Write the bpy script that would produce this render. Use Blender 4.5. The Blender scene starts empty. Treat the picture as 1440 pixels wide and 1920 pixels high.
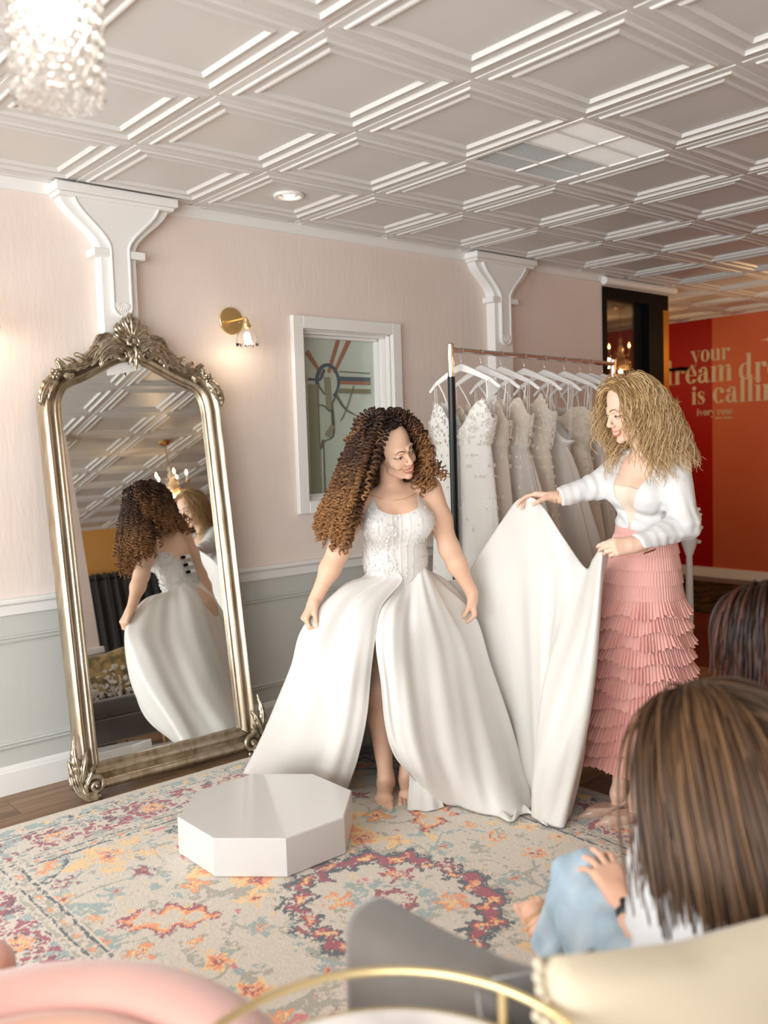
import bpy, math, random
import numpy as np
from mathutils import Vector, Matrix
random.seed(7); rng = np.random.default_rng(7)
SC = bpy.context.scene
COL = SC.collection
PI = math.pi
V3 = lambda *a: np.array(a, float)

# ------------------------------------------------------------------ camera numbers (metres, z up, wall with mirror at y=4.05)
F_PX, PITCH, ROLL, YAW, CAM_H = 1696.9, .0731, -.0311, .7112, 1.477
_cy, _sy = math.cos(YAW), math.sin(YAW)
FWD = V3(_sy*math.cos(PITCH), _cy*math.cos(PITCH), -math.sin(PITCH))
_r0 = V3(_cy, -_sy, 0); _u0 = np.cross(_r0, FWD)
RGT = math.cos(ROLL)*_r0 + math.sin(ROLL)*_u0
UPV = -math.sin(ROLL)*_r0 + math.cos(ROLL)*_u0
CAM = V3(0, 0, CAM_H)
def ray(x, y): return FWD + RGT*((x-720)/F_PX) - UPV*((y-960)/F_PX)
def at(x, y, d): return CAM + ray(x, y)*d            # measured photo point at a measured distance -> world metres
def atz(x, y, z): r = ray(x, y); return CAM + r*((z-CAM_H)/r[2])
def aty(x, y, Y): r = ray(x, y); return CAM + r*(Y/r[1])

# ------------------------------------------------------------------ object helpers
def tag(o, label=None, cat=None, group=None, kind=None):
    if label: o['label'] = label
    if cat: o['category'] = cat
    if group: o['group'] = group
    if kind: o['kind'] = kind
    return o
def empty(name, loc=(0, 0, 0), label=None, cat=None, group=None):
    o = bpy.data.objects.new(name, None); COL.objects.link(o)
    o.location = loc; o.empty_display_size = .05
    o['loc0'] = list(map(float, loc)); del o['loc0']
    return tag(o, label, cat, group)
def child_of(o, parent):
    if parent is not None:
        o.parent = parent
        o.matrix_parent_inverse = Matrix.Identity(4)
def mesh_obj(name, verts, faces, mat, parent=None, smooth=True, colors=None, mats=None, midx=None):
    me = bpy.data.meshes.new(name)
    verts = np.asarray(verts, float)
    if parent is not None:
        off = np.array(parent.matrix_world.translation) if parent.parent is None else None
        base = WORLD.get(parent.name, V3(0, 0, 0))
        verts = verts - base
        WORLD_CHILD = base
    else:
        WORLD_CHILD = V3(0, 0, 0)
    if isinstance(faces, np.ndarray) and faces.ndim == 2:
        n, k = faces.shape
        me.vertices.add(len(verts)); me.vertices.foreach_set('co', verts.astype(np.float32).ravel())
        me.loops.add(n*k); me.loops.foreach_set('vertex_index', faces.astype(np.int32).ravel())
        me.polygons.add(n); me.polygons.foreach_set('loop_start', np.arange(0, n*k, k, dtype=np.int32))
        me.polygons.foreach_set('loop_total', np.full(n, k, dtype=np.int32))
        me.update(calc_edges=True)
    else:
        me.from_pydata([tuple(v) for v in verts], [], [tuple(int(i) for i in f) for f in faces])
        me.update()
    me.validate(verbose=False)
    for m in (mats or [mat]): me.materials.append(m)
    if midx is not None: me.polygons.foreach_set('material_index', np.asarray(midx, dtype=np.int32))
    me.polygons.foreach_set('use_smooth', [bool(smooth)]*len(me.polygons))
    if colors is not None:
        ca = me.color_attributes.new('col', 'FLOAT_COLOR', 'POINT')
        c = np.ones((len(verts), 4), np.float32); c[:, :3] = colors
        ca.data.foreach_set('color', c.ravel())
    o = bpy.data.objects.new(name, me); COL.objects.link(o)
    child_of(o, parent)
    WORLD[o.name] = WORLD_CHILD
    return o
WORLD = {}
def thing(name, loc, label, cat, group=None):
    o = empty(name, tuple(float(v) for v in loc), label, cat, group)
    WORLD[o.name] = V3(*[float(v) for v in loc])
    return o

def rotm(axis, ang): return np.array(Matrix.Rotation(ang, 3, Vector(axis)))
def unit(v):
    v = np.asarray(v, float); n = np.linalg.norm(v, axis=-1, keepdims=True); return v/np.maximum(n, 1e-9)
def smoothstep(a, b, x): t = np.clip((np.asarray(x, float)-a)/(b-a), 0, 1); return t*t*(3-2*t)
def catmull(P, n):
    """n points along a Catmull-Rom curve through the rows of P"""
    P = np.asarray(P, float); k = len(P); t = np.linspace(0, k-1, n); i = np.clip(t.astype(int), 0, k-2); f = (t-i)[:, None]
    if P.ndim == 3: f = f[..., None]
    g = lambda j: P[np.clip(j, 0, k-1)]
    p0, p1, p2, p3 = g(i-1), g(i), g(i+1), g(i+2)
    p0 = np.where((i == 0).reshape(f.shape), 2*p1-p2, p0); p3 = np.where((i == k-2).reshape(f.shape), 2*p2-p1, p3)
    return .5*((2*p1)+(-p0+p2)*f+(2*p0-5*p1+4*p2-p3)*f*f+(-p0+3*p1-3*p2+p3)*f**3)
def frames(P):
    P = np.asarray(P, float); T = unit(np.gradient(P, axis=0)); n = len(P)
    up = V3(0, 0, 1) if abs(T[0][2]) < .9 else V3(1, 0, 0)
    N = np.zeros_like(P); N[0] = unit(np.cross(T[0], up))
    for i in range(1, n):
        v = N[i-1]-T[i]*(N[i-1]@T[i]); N[i] = unit(v)
    return T, N, np.cross(T, N)

class MB:
    def __init__(s): s.v = []; s.f = []; s.n = 0; s.c = []
    def add(s, V, Fc, col=None):
        V = np.asarray(V, float); s.v.append(V); s.f.extend([tuple(int(i)+s.n for i in f) for f in Fc]); s.n += len(V)
        if col is not None: s.c.append(np.broadcast_to(np.asarray(col, float), (len(V), 3)))
    def box(s, c, size, R=None, bevel=0, col=None):
        h = np.asarray(size, float)/2
        if bevel > 0:
            b = min(bevel, h.min()*.9); pts = []
            for sx in (-1, 1):
                for sy in (-1, 1):
                    for sz in (-1, 1):
                        q = V3(sx, sy, sz)*h
                        for k in range(3):
                            w = q.copy()
                            for j in range(3):
                                if j != k: w[j] -= b*(sx, sy, sz)[j]
                            pts.append(w)
            pts = np.array(pts); idx = lambda a, b_, c_, k: ((a*2+b_)*2+c_)*3+k
            fs = []
            fs += [[idx(0, 0, 0, 0), idx(0, 0, 1, 0), idx(0, 1, 1, 0), idx(0, 1, 0, 0)], [idx(1, 0, 0, 0), idx(1, 1, 0, 0), idx(1, 1, 1, 0), idx(1, 0, 1, 0)],
                   [idx(0, 0, 0, 1), idx(1, 0, 0, 1), idx(1, 0, 1, 1), idx(0, 0, 1, 1)], [idx(0, 1, 0, 1), idx(0, 1, 1, 1), idx(1, 1, 1, 1), idx(1, 1, 0, 1)],
                   [idx(0, 0, 0, 2), idx(0, 1, 0, 2), idx(1, 1, 0, 2), idx(1, 0, 0, 2)], [idx(0, 0, 1, 2), idx(1, 0, 1, 2), idx(1, 1, 1, 2), idx(0, 1, 1, 2)]]
            for a in (0, 1):
                for b_ in (0, 1):
                    fs.append([idx(0, a, b_, 1), idx(1, a, b_, 1), idx(1, a, b_, 2), idx(0, a, b_, 2)])
                    fs.append([idx(a, 0, b_, 0), idx(a, 1, b_, 0), idx(a, 1, b_, 2), idx(a, 0, b_, 2)])
                    fs.append([idx(a, b_, 0, 0), idx(a, b_, 1, 0), idx(a, b_, 1, 1), idx(a, b_, 0, 1)])
                    for c_ in (0, 1): fs.append([idx(a, b_, c_, 0), idx(a, b_, c_, 1), idx(a, b_, c_, 2)])
            cen = pts.mean(0); out = []
            for f in fs:
                p = pts[f]; nrm = np.cross(p[1]-p[0], p[2]-p[0])
                out.append(f if nrm@(p.mean(0)-cen) > 0 else f[::-1])
            V = pts; fs = out
        else:
            V = np.array([(x, y, z) for x in (-1, 1) for y in (-1, 1) for z in (-1, 1)], float)*h
            fs = [(0, 1, 3, 2), (4, 6, 7, 5), (0, 4, 5, 1), (2, 3, 7, 6), (0, 2, 6, 4), (1, 5, 7, 3)]
        if R is not None: V = V@np.asarray(R).T
        s.add(V+np.asarray(c, float), fs, col)
    def bb(s, lo, hi, bevel=0): lo = np.array(lo, float); hi = np.array(hi, float); s.box((lo+hi)/2, hi-lo, bevel=bevel)
    def grid(s, P, cu=False, cv=False, col=None, flip=False):
        P = np.asarray(P, float); n, m = P.shape[:2]; fs = []
        for i in range(n if cu else n-1):
            for j in range(m if cv else m-1):
                a = i*m+j; b = ((i+1) % n)*m+j; c = ((i+1) % n)*m+(j+1) % m; d = i*m+(j+1) % m
                fs.append((a, d, c, b) if flip else (a, b, c, d))
        s.add(P.reshape(-1, 3), fs, None if col is None else (np.asarray(col).reshape(-1, 3) if np.ndim(col) > 1 else col))
    def tube(s, P, r, n=8, caps=True, flat=1., col=None, close=False):
        P = np.asarray(P, float); r = np.broadcast_to(r, (len(P),)); T, N, B = frames(P)
        a = np.linspace(0, 2*PI, n, endpoint=False)
        G = P[:, None]+r[:, None, None]*(np.cos(a)[None, :, None]*N[:, None]+flat*np.sin(a)[None, :, None]*B[:, None])
        k = len(P); fs = []
        for i in range(k if close else k-1):
            for j in range(n): fs.append((i*n+j, i*n+(j+1) % n, ((i+1) % k)*n+(j+1) % n, ((i+1) % k)*n+j))
        if caps and not close: fs.append(tuple(range(n))[::-1]); fs.append(tuple(range((k-1)*n, k*n)))
        s.add(G.reshape(-1, 3), fs, col)
    def lathe(s, prof, c=(0, 0, 0), n=32, R=None, col=None, caps=False):
        prof = np.asarray(prof, float); a = np.linspace(0, 2*PI, n, endpoint=False)
        G = np.stack([prof[:, None, 0]*np.cos(a), prof[:, None, 0]*np.sin(a), np.repeat(prof[:, 1:2], n, 1)], -1).reshape(-1, 3)
        if R is not None: G = G@np.asarray(R).T
        k = len(prof); fs = []
        for i in range(k-1):
            for j in range(n): fs.append((i*n+j, i*n+(j+1) % n, (i+1)*n+(j+1) % n, (i+1)*n+j))
        if caps: fs.append(tuple(range(n))[::-1]); fs.append(tuple(range((k-1)*n, k*n)))
        s.add(G+np.asarray(c, float), fs, col)
    def ell(s, c, r, R=None, nu=16, nv=10, col=None):
        th = np.linspace(0, PI, nv+1); a = np.linspace(0, 2*PI, nu, endpoint=False)
        G = np.stack([np.sin(th)[:, None]*np.cos(a), np.sin(th)[:, None]*np.sin(a), np.repeat(np.cos(th)[:, None], nu, 1)], -1)*np.asarray(r, float)
        if R is not None: G = G@np.asarray(R).T
        s.grid(G+np.asarray(c, float), cv=True, col=col)
    def prism(s, poly, y0, y1, plane='xz', R=None, T=None, col=None):
        """outline (2D) extruded between y0 and y1"""
        p = np.asarray(poly, float); n = len(p)
        area = .5*np.sum(p[:, 0]*np.roll(p[:, 1], -1)-np.roll(p[:, 0], -1)*p[:, 1])
        if area < 0: p = p[::-1]
        mk = {'xz': lambda q, y: np.stack([q[:, 0], np.full(n, y), q[:, 1]], 1), 'xy': lambda q, y: np.stack([q[:, 0], q[:, 1], np.full(n, y)], 1),
              'yz': lambda q, y: np.stack([np.full(n, y), q[:, 0], q[:, 1]], 1)}[plane]
        V = np.concatenate([mk(p, y0), mk(p, y1)])
        fs = [tuple(range(n)), tuple(range(n, 2*n))[::-1]]+[(i, i+n, (i+1) % n+n, (i+1) % n) for i in range(n)]
        if plane == 'xy': fs = [f[::-1] for f in fs]
        if R is not None: V = V@np.asarray(R).T
        if T is not None: V = V+np.asarray(T, float)
        s.add(V, fs, col)
    def build(s, name, mat, parent=None, smooth=False, auto=None, recalc=False):
        V = np.concatenate(s.v)
        o = mesh_obj(name, V, s.f, mat, parent, smooth, colors=np.concatenate(s.c) if s.c and sum(len(c) for c in s.c) == len(V) else None)
        if recalc:
            import bmesh
            bm = bmesh.new(); bm.from_mesh(o.data); bmesh.ops.recalc_face_normals(bm, faces=bm.faces[:]); bm.to_mesh(o.data); bm.free()
        if auto is not None: o.data.set_sharp_from_angle(angle=auto)
        return o

# ------------------------------------------------------------------ materials
def lin(r, g, b):
    f = lambda c: (c/255/12.92) if c <= 10 else (((c/255)+.055)/1.055)**2.4
    return (f(r), f(g), f(b), 1)
def mat(name, col, rough=.5, metal=0, spec=.5, noise=None, bump=None, trans=0, ior=1.45, sheen=0, emit=None, alpha=None, attr=False, aniso=0, sss=0, coat=0):
    m = bpy.data.materials.new(name); m.use_nodes = True; nt = m.node_tree; b = nt.nodes['Principled BSDF']
    N = nt.nodes.new; L = nt.links.new
    b.inputs['Base Color'].default_value = col; b.inputs['Roughness'].default_value = rough; b.inputs['Metallic'].default_value = metal
    b.inputs['Specular IOR Level'].default_value = spec; b.inputs['IOR'].default_value = ior
    b.inputs['Transmission Weight'].default_value = trans; b.inputs['Sheen Weight'].default_value = sheen
    b.inputs['Coat Weight'].default_value = coat
    if sss: b.inputs['Subsurface Weight'].default_value = sss; b.inputs['Subsurface Radius'].default_value = (.012, .005, .003); b.inputs['Subsurface Scale'].default_value = 1.
    if emit: b.inputs['Emission Color'].default_value = emit[0]; b.inputs['Emission Strength'].default_value = emit[1]
    if alpha is not None: b.inputs['Alpha'].default_value = alpha
    tc = N('ShaderNodeTexCoord'); src = None
    if attr:
        a = N('ShaderNodeAttribute'); a.attribute_name = 'col'; L(a.outputs['Color'], b.inputs['Base Color']); src = a.outputs['Color']
    if noise:                      # (scale xyz or float, second colour, contrast lo, hi)
        sc, c2, lo, hi = noise
        mp = N('ShaderNodeMapping'); mp.inputs['Scale'].default_value = sc if isinstance(sc, tuple) else (sc,)*3
        nz = N('ShaderNodeTexNoise'); nz.inputs['Scale'].default_value = 1; nz.inputs['Detail'].default_value = 6
        L(tc.outputs['Object'], mp.inputs[0]); L(mp.outputs[0], nz.inputs['Vector'])
        mr = N('ShaderNodeMapRange'); mr.inputs[1].default_value = lo; mr.inputs[2].default_value = hi; L(nz.outputs['Fac'], mr.inputs[0])
        mx = N('ShaderNodeMix'); mx.data_type = 'RGBA'; L(mr.outputs[0], mx.inputs[0])
        if src is not None: L(src, mx.inputs[6])
        else: mx.inputs[6].default_value = col
        mx.inputs[7].default_value = c2; L(mx.outputs[2], b.inputs['Base Color'])
    if bump:                       # list of (kind, scale, strength, distance)
        prev = None
        for kind, sc, st, dist in bump:
            mp = N('ShaderNodeMapping'); mp.inputs['Scale'].default_value = sc if isinstance(sc, tuple) else (sc,)*3
            L(tc.outputs['Object'], mp.inputs[0])
            if kind == 'noise': t = N('ShaderNodeTexNoise'); t.inputs['Scale'].default_value = 1; t.inputs['Detail'].default_value = 5; out = t.outputs['Fac']
            elif kind == 'vor': t = N('ShaderNodeTexVoronoi'); t.inputs['Scale'].default_value = 1; out = t.outputs['Distance']
            else: t = N('ShaderNodeTexWave'); t.inputs['Scale'].default_value = 1; t.inputs['Distortion'].default_value = 2; out = t.outputs['Fac']
            L(mp.outputs[0], t.inputs['Vector'])
            bp = N('ShaderNodeBump'); bp.inputs['Strength'].default_value = st; bp.inputs['Distance'].default_value = dist
            L(out, bp.inputs['Height'])
            if prev is not None: L(prev, bp.inputs['Normal'])
            prev = bp.outputs[0]
        L(prev, b.inputs['Normal'])
    return m
# ================================================================== materials of the room
WALLY, CEIL = 4.05, 2.68
M = {}
M['pink'] = mat('pink_paint', lin(236, 223, 214), .75, spec=.25, noise=(2.2, lin(232, 217, 207), .35, .7), bump=[('noise', (28, 28, 7), .35, .006), ('noise', (90, 90, 30), .2, .002)])
M['grey_paint'] = mat('grey_wainscot_paint', lin(200, 201, 195), .65, spec=.3, bump=[('noise', (30, 30, 9), .25, .005)])
M['white_trim'] = mat('white_trim_paint', lin(238, 237, 233), .42, spec=.4, bump=[('noise', 14, .1, .003)])
M['ceil'] = mat('ceiling_tile_white', lin(220, 219, 215), .38, spec=.45)
M['black'] = mat('black_frame_paint', lin(8, 7, 7), .55, spec=.12)
M['bronze'] = mat('bronze_edge', lin(176, 124, 50), .35, metal=.8)
def wood_mat(name, dark, light, plank_w=.13, plank_l=1.2, rough=.38, along_x=True):
    m = bpy.data.materials.new(name); m.use_nodes = True; nt = m.node_tree; b = nt.nodes['Principled BSDF']; N = nt.nodes.new; L = nt.links.new
    tc = N('ShaderNodeTexCoord'); mp = N('ShaderNodeMapping'); L(tc.outputs['Object'], mp.inputs[0])
    if not along_x: mp.inputs['Rotation'].default_value = (0, 0, PI/2)
    br = N('ShaderNodeTexBrick'); br.inputs['Scale'].default_value = 1; br.inputs['Brick Width'].default_value = plank_l; br.inputs['Row Height'].default_value = plank_w
    br.inputs['Mortar Size'].default_value = .0014; br.inputs['Color1'].default_value = (0, 0, 0, 1); br.inputs['Color2'].default_value = (1, 1, 1, 1); br.inputs['Mortar'].default_value = (.2, .2, .2, 1)
    br.inputs['Bias'].default_value = 0; br.offset = .37
    L(mp.outputs[0], br.inputs['Vector'])
    m2 = N('ShaderNodeMapping'); m2.inputs['Scale'].default_value = (1.6, 13, 1); L(mp.outputs[0], m2.inputs[0])
    ad = N('ShaderNodeVectorMath'); ad.operation = 'MULTIPLY_ADD'; L(br.outputs['Color'], ad.inputs[0]); ad.inputs[1].default_value = (17, 9, 3); L(m2.outputs[0], ad.inputs[2])
    nz = N('ShaderNodeTexNoise'); nz.inputs['Scale'].default_value = 1.; nz.inputs['Detail'].default_value = 8; nz.inputs['Distortion'].default_value = 1.6; L(ad.outputs[0], nz.inputs['Vector'])
    mr = N('ShaderNodeMapRange'); mr.inputs[1].default_value = .33; mr.inputs[2].default_value = .68; L(nz.outputs['Fac'], mr.inputs[0])
    m3 = N('ShaderNodeMapping'); m3.inputs['Scale'].default_value = (1.2, 5, 1); L(mp.outputs[0], m3.inputs[0])
    n2 = N('ShaderNodeTexNoise'); n2.inputs['Scale'].default_value = 1.5; L(m3.outputs[0], n2.inputs['Vector'])
    mx = N('ShaderNodeMix'); mx.data_type = 'RGBA'; mx.inputs[6].default_value = dark; mx.inputs[7].default_value = light; L(mr.outputs[0], mx.inputs[0])
    hs = N('ShaderNodeHueSaturation'); L(mx.outputs[2], hs.inputs['Color'])
    mv = N('ShaderNodeMapRange'); mv.inputs[3].default_value = .8; mv.inputs[4].default_value = 1.22; L(n2.outputs['Fac'], mv.inputs[0]); L(mv.outputs[0], hs.inputs['Value'])
    gr = N('ShaderNodeMix'); gr.data_type = 'RGBA'; gr.blend_type = 'MIX'; L(br.outputs['Fac'], gr.inputs[0]); L(hs.outputs[0], gr.inputs[6]); gr.inputs[7].default_value = tuple(c*.25 for c in dark[:3])+(1,)
    L(gr.outputs[2], b.inputs['Base Color']); b.inputs['Roughness'].default_value = rough
    bp = N('ShaderNodeBump'); bp.inputs['Strength'].default_value = .2; bp.inputs['Distance'].default_value = .002; L(nz.outputs['Fac'], bp.inputs['Height']); L(bp.outputs[0], b.inputs['Normal'])
    return m
M['floor'] = wood_mat('oak_plank_floor', lin(112, 84, 60), lin(162, 130, 98), .18, 1.22, .42)
M['ochre'] = mat('ochre_wall_paint', lin(214, 158, 84), .7, bump=[('noise', 22, .2, .004)])
M['red'] = mat('red_mural_paint', lin(158, 6, 6), .5, spec=.35, noise=(1.5, lin(164, 12, 8), .3, .8))
M['coral'] = mat('coral_mural_paint', lin(196, 92, 56), .5, spec=.35, noise=(1.2, lin(202, 106, 70), .3, .8))
M['letter'] = mat('cream_letter_vinyl', lin(206, 188, 156), .55)
M['brass'] = mat('brushed_brass', lin(232, 206, 150), .3, metal=1, bump=[('noise', (60, 60, 60), .05, .001)])
M['dark_glass'] = mat('smoked_glass', lin(150, 140, 125), .02, trans=.94, ior=1.45)

def struct(o): o['kind'] = 'structure'; return o
X0, X1, Y0, Y1 = -2.5, 8.73, -4.0, 7.0
# floor
m = MB(); m.bb((X0-.2, Y0-.2, -.12), (5.25, Y1+.2, 0)); struct(m.build('floor', M['floor']))
M['floor2'] = wood_mat('mahogany_dimmed_floor', lin(48, 16, 8), lin(96, 40, 18), .12, 1.2, .35)  # dark red boards; the back room's dimness is partly put into their colour
m = MB(); m.bb((5.25, Y0-.2, -.12), (X1+.2, Y1+.2, 0)); struct(m.build('floor_back_room', M['floor2']))
# wall with the mirror (window opening cut), paint above, wainscot below
WL, WR, WB_, WT = 2.93, 3.575, 1.185, 2.125          # opening of the inner window
m = MB()
END = 5.675
for lo, hi in (((X0, .80), (WL, CEIL+.05)), ((WR, .80), (END, CEIL+.05)), ((WL, .80), (WR, WB_)), ((WL, WT), (WR, CEIL+.05))):
    m.bb((lo[0], WALLY, lo[1]), (hi[0], WALLY+.16, hi[1]))
struct(m.build('wall_back', M['pink']))
m = MB(); m.bb((X0, WALLY, 0), (END, WALLY+.16, .80)); struct(m.build('wall_wainscot', M['grey_paint']))
# mouldings on the wainscot
def hmould(m, x0, x1, zc, h, d):
    prof = [(0, -h/2), (d*.55, -h/2), (d*.8, -h*.28), (d*.45, -h*.08), (d*.6, .12*h), (d, .25*h), (d*.75, h/2), (0, h/2)]
    P = np.array([[(x, WALLY-.0-p[0], zc+p[1]) for p in prof] for x in (x0, x1)]); m.grid(P, flip=True)
def vmould(m, x, z0, z1, h, d):
    prof = [(0, -h/2), (d*.55, -h/2), (d*.8, -h*.28), (d*.45, -h*.08), (d*.6, .12*h), (d, .25*h), (d*.75, h/2), (0, h/2)]
    P = np.array([[(x+p[1], WALLY-p[0], z) for p in prof] for z in (z0, z1)]); m.grid(P)
PIL = [1.868, 4.508]
m = MB()
P = np.array([[(x, WALLY-d, z) for d, z in ((0, .79), (.013, .79), (.014, .83), (.018, .835), (.034, .842), (.036, .852), (.03, .86), (.0, .864))] for x in (X0, END)])
m.grid(P, flip=True); struct(m.build('trim_1', M['white_trim']))
m = MB()
for a, b in ((X0+.12, .35), (.5, PIL[0]-.22), (PIL[0]+.22, PIL[1]-.22), (PIL[1]+.22, END-.12)):
    for z in (.682, .215): hmould(m, a, b, z, .03, .016)
    for x in (a+.013, b-.013): vmould(m, x, .215, .682, .03, .016)
struct(m.build('trim_2', M['grey_paint']))
m = MB()
P = np.array([[(x, WALLY-d, z) for d, z in ((.018, 0), (.018, .098), (.014, .104), (.012, .112), (.004, .122), (0, .124))] for x in (X0, END)])
m.grid(P, flip=True); struct(m.build('baseboard_back', M['white_trim']))
# crown strip at the ceiling
m = MB(); P = np.array([[(x, WALLY-d, z) for d, z in ((0, CEIL-.055), (.014, CEIL-.052), (.018, CEIL-.02), (.03, CEIL-.008), (.03, CEIL+.0))] for x in (X0, END)])
m.grid(P, flip=True)
P = np.array([(END-.02+i*(6.60-END+.02)/1., WALLY-.035, CEIL-.045) for i in (0, 1)]); m.tube(P, .03, 12)
struct(m.build('trim_3', M['white_trim']))

# other walls
m = MB()
m.bb((X1, Y0, 0), (X1+.15, 4.884, CEIL)); struct(m.build('wall_mural_coral', M['coral']))
m = MB(); m.bb((X1, 4.884, 0), (X1+.15, Y1, CEIL)); struct(m.build('wall_mural_red', M['red']))
m = MB(); m.bb((X1-.018, Y0, 0), (X1, Y1, .1)); struct(m.build('baseboard_right', M['white_trim']))
m = MB(); m.bb((2.35, Y0-.15, 0), (X1+.15, Y0, CEIL)); struct(m.build('wall_front', M['ochre']))
# street side: big shop windows in the left wall, and openings added for fill light in the front wall left of the ochre part
m = MB()
m.bb((X0-.15, Y0-.15, 0), (X0, WALLY+.16, .35)); m.bb((X0-.15, Y0-.15, 2.55), (X0, WALLY+.16, CEIL))
for y in (Y0-.15, -1.9, .6, 2.9): m.bb((X0-.15, y, .35), (X0, y+.22, 2.55))
m.bb((X0-.15, 3.7, .35), (X0, WALLY+.16, 2.55))
struct(m.build('wall_left', M['pink']))
m = MB()
m.bb((X0, Y0-.15, 0), (2.35, Y0, .35)); m.bb((X0, Y0-.15, 2.55), (2.35, Y0, CEIL)); m.bb((-.1, Y0-.15, .35), (.1, Y0, 2.55)); m.bb((2.2, Y0-.15, .35), (2.35, Y0, 2.55))
struct(m.build('wall_front_left', M['pink']))
m = MB(); m.bb((X0-.15, Y1, 0), (X1+.15, Y1+.15, CEIL)); m.bb((4.2, WALLY+.16, 0), (4.35, Y1, CEIL)); struct(m.build('wall_hallway', M['ochre']))
# pillar behind the sofa (seen in the mirror)
m = MB(); m.bb((2.25, .12, 0), (2.83, .36, CEIL)); struct(m.build('wall_pillar', M['pink']))
m = MB(); m.bb((2.22, .09, .79), (2.86, .39, .85), .01); m.bb((2.235, .105, 0), (2.845, .375, .11), .004); struct(m.build('trim_4', M['white_trim']))

# ceiling of embossed panels on a 61 cm grid
GX, GY, T = 2.2752, 2.1318, .61
def tile_loops():
    L_ = [(.000, .003), (.010, .003), (.0105, .0), (.040, -.001), (.044, -.0065), (.050, -.0075), (.055, -.001), (.060, .004), (.094, .004), (.100, -.002), (.107, -.003), (.113, .004), (.118, .009), (.16, .009)]
    return L_
m = MB(); LP = tile_loops()
i0, i1 = int(math.floor((X0-GX)/T)), int(math.ceil((X1-GX)/T)); j0, j1 = int(math.floor((Y0-GY)/T)), int(math.ceil((Y1-GY)/T))
VENT = (1, -1)
for i in range(i0, i1):
    for j in range(j0, j1):
        xa, ya = GX+i*T, GY+j*T
        if (i, j) == (1, 0): continue
        xb, yb = min(xa+T, X1), min(ya+T, Y1)
        V = []; fs = []
        for k, (ins, h) in enumerate(LP):
            V += [(xa+ins, ya+ins, CEIL+h), (xb-ins, ya+ins, CEIL+h), (xb-ins, yb-ins, CEIL+h), (xa+ins, yb-ins, CEIL+h)]
            if k:
                for q in range(4): a = (k-1)*4+q; b = (k-1)*4+(q+1) % 4; fs.append((a, a+4, b+4, b))
        n = len(V); fs.append((n-4, n-1, n-2, n-3))
        m.add(V, fs)
struct(m.build('ceiling', M['ceil']))
m = MB(); m.bb((X0-.2, Y0-.2, CEIL+.12), (X1+.2, Y1+.2, CEIL+.2)); struct(m.build('ceiling_slab', M['ceil']))
# air vent panel in place of one tile
xa, ya = GX+T, GY
t = thing('ceiling_vent', (xa+T/2, ya+T/2, CEIL), 'square white louvred air vent set into the panelled ceiling', 'vent')
m = MB()
for a, b in (((0, 0), (T, .02)), ((0, T-.02), (T, T)), ((0, .02), (.02, T-.02)), ((T-.02, .02), (T, T-.02)), ((.02, T/2-.004), (T-.02, T/2+.004)), ((T/2-.004, .02), (T/2+.004, T-.02)), ((.02, T/4-.002), (T-.02, T/4+.002)), ((.02, 3*T/4-.002), (T-.02, 3*T/4+.002))):
    m.bb((xa+a[0], ya+a[1], CEIL-.002), (xa+b[0], ya+b[1], CEIL+.008))
m.build('frame', M['white_trim'], t)
m = MB(); a1 = math.radians(38)
for k in range(44):
    c = .025+k*(T-.05)/43
    for h, sgn in ((0, 1), (1, -1)):
        y_ = ya+(.02 if h == 0 else T/2+.004); ly = T/2-.024
        q = math.radians(38)*sgn
        m.box((xa+c, y_+ly/2, CEIL+.008), (.0105, ly, .0012), rotm((0, 1, 0), q))
m.build('louvre', M['white_trim'], t)
m = MB(); m.bb((xa+.004, ya+.004, CEIL+.03), (xa+T-.004, ya+T-.004, CEIL+.036)); m.build('backing', mat('vent_duct_dark', lin(120, 118, 112), .8), t)
# recessed downlight
p = V3(2.587, 3.627, CEIL)
t = thing('recessed_downlight', tuple(p), 'small round recessed ceiling light, lit, above the wall lamp', 'light')
m = MB(); m.lathe([(.048, .016), (.050, .002), (.058, -.004), (.074, -.003), (.076, .004), (.07, .017)], p, 40); m.build('trim_ring', M['white_trim'], t, smooth=True)
m = MB(); m.lathe([(.052, .018), (.040, .02), (.03, .03), (.0, .032)], p, 32); m.build('reflector', mat('reflector_chrome', lin(230, 225, 215), .15, metal=1), t, smooth=True)
m = MB(); m.ell(p+V3(0, 0, .014), (.03, .03, .018), nu=20, nv=10); m.build('bulb', mat('bulb_glow', lin(255, 240, 215), .5, emit=(lin(255, 236, 205), 6)), t, smooth=True)

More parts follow.
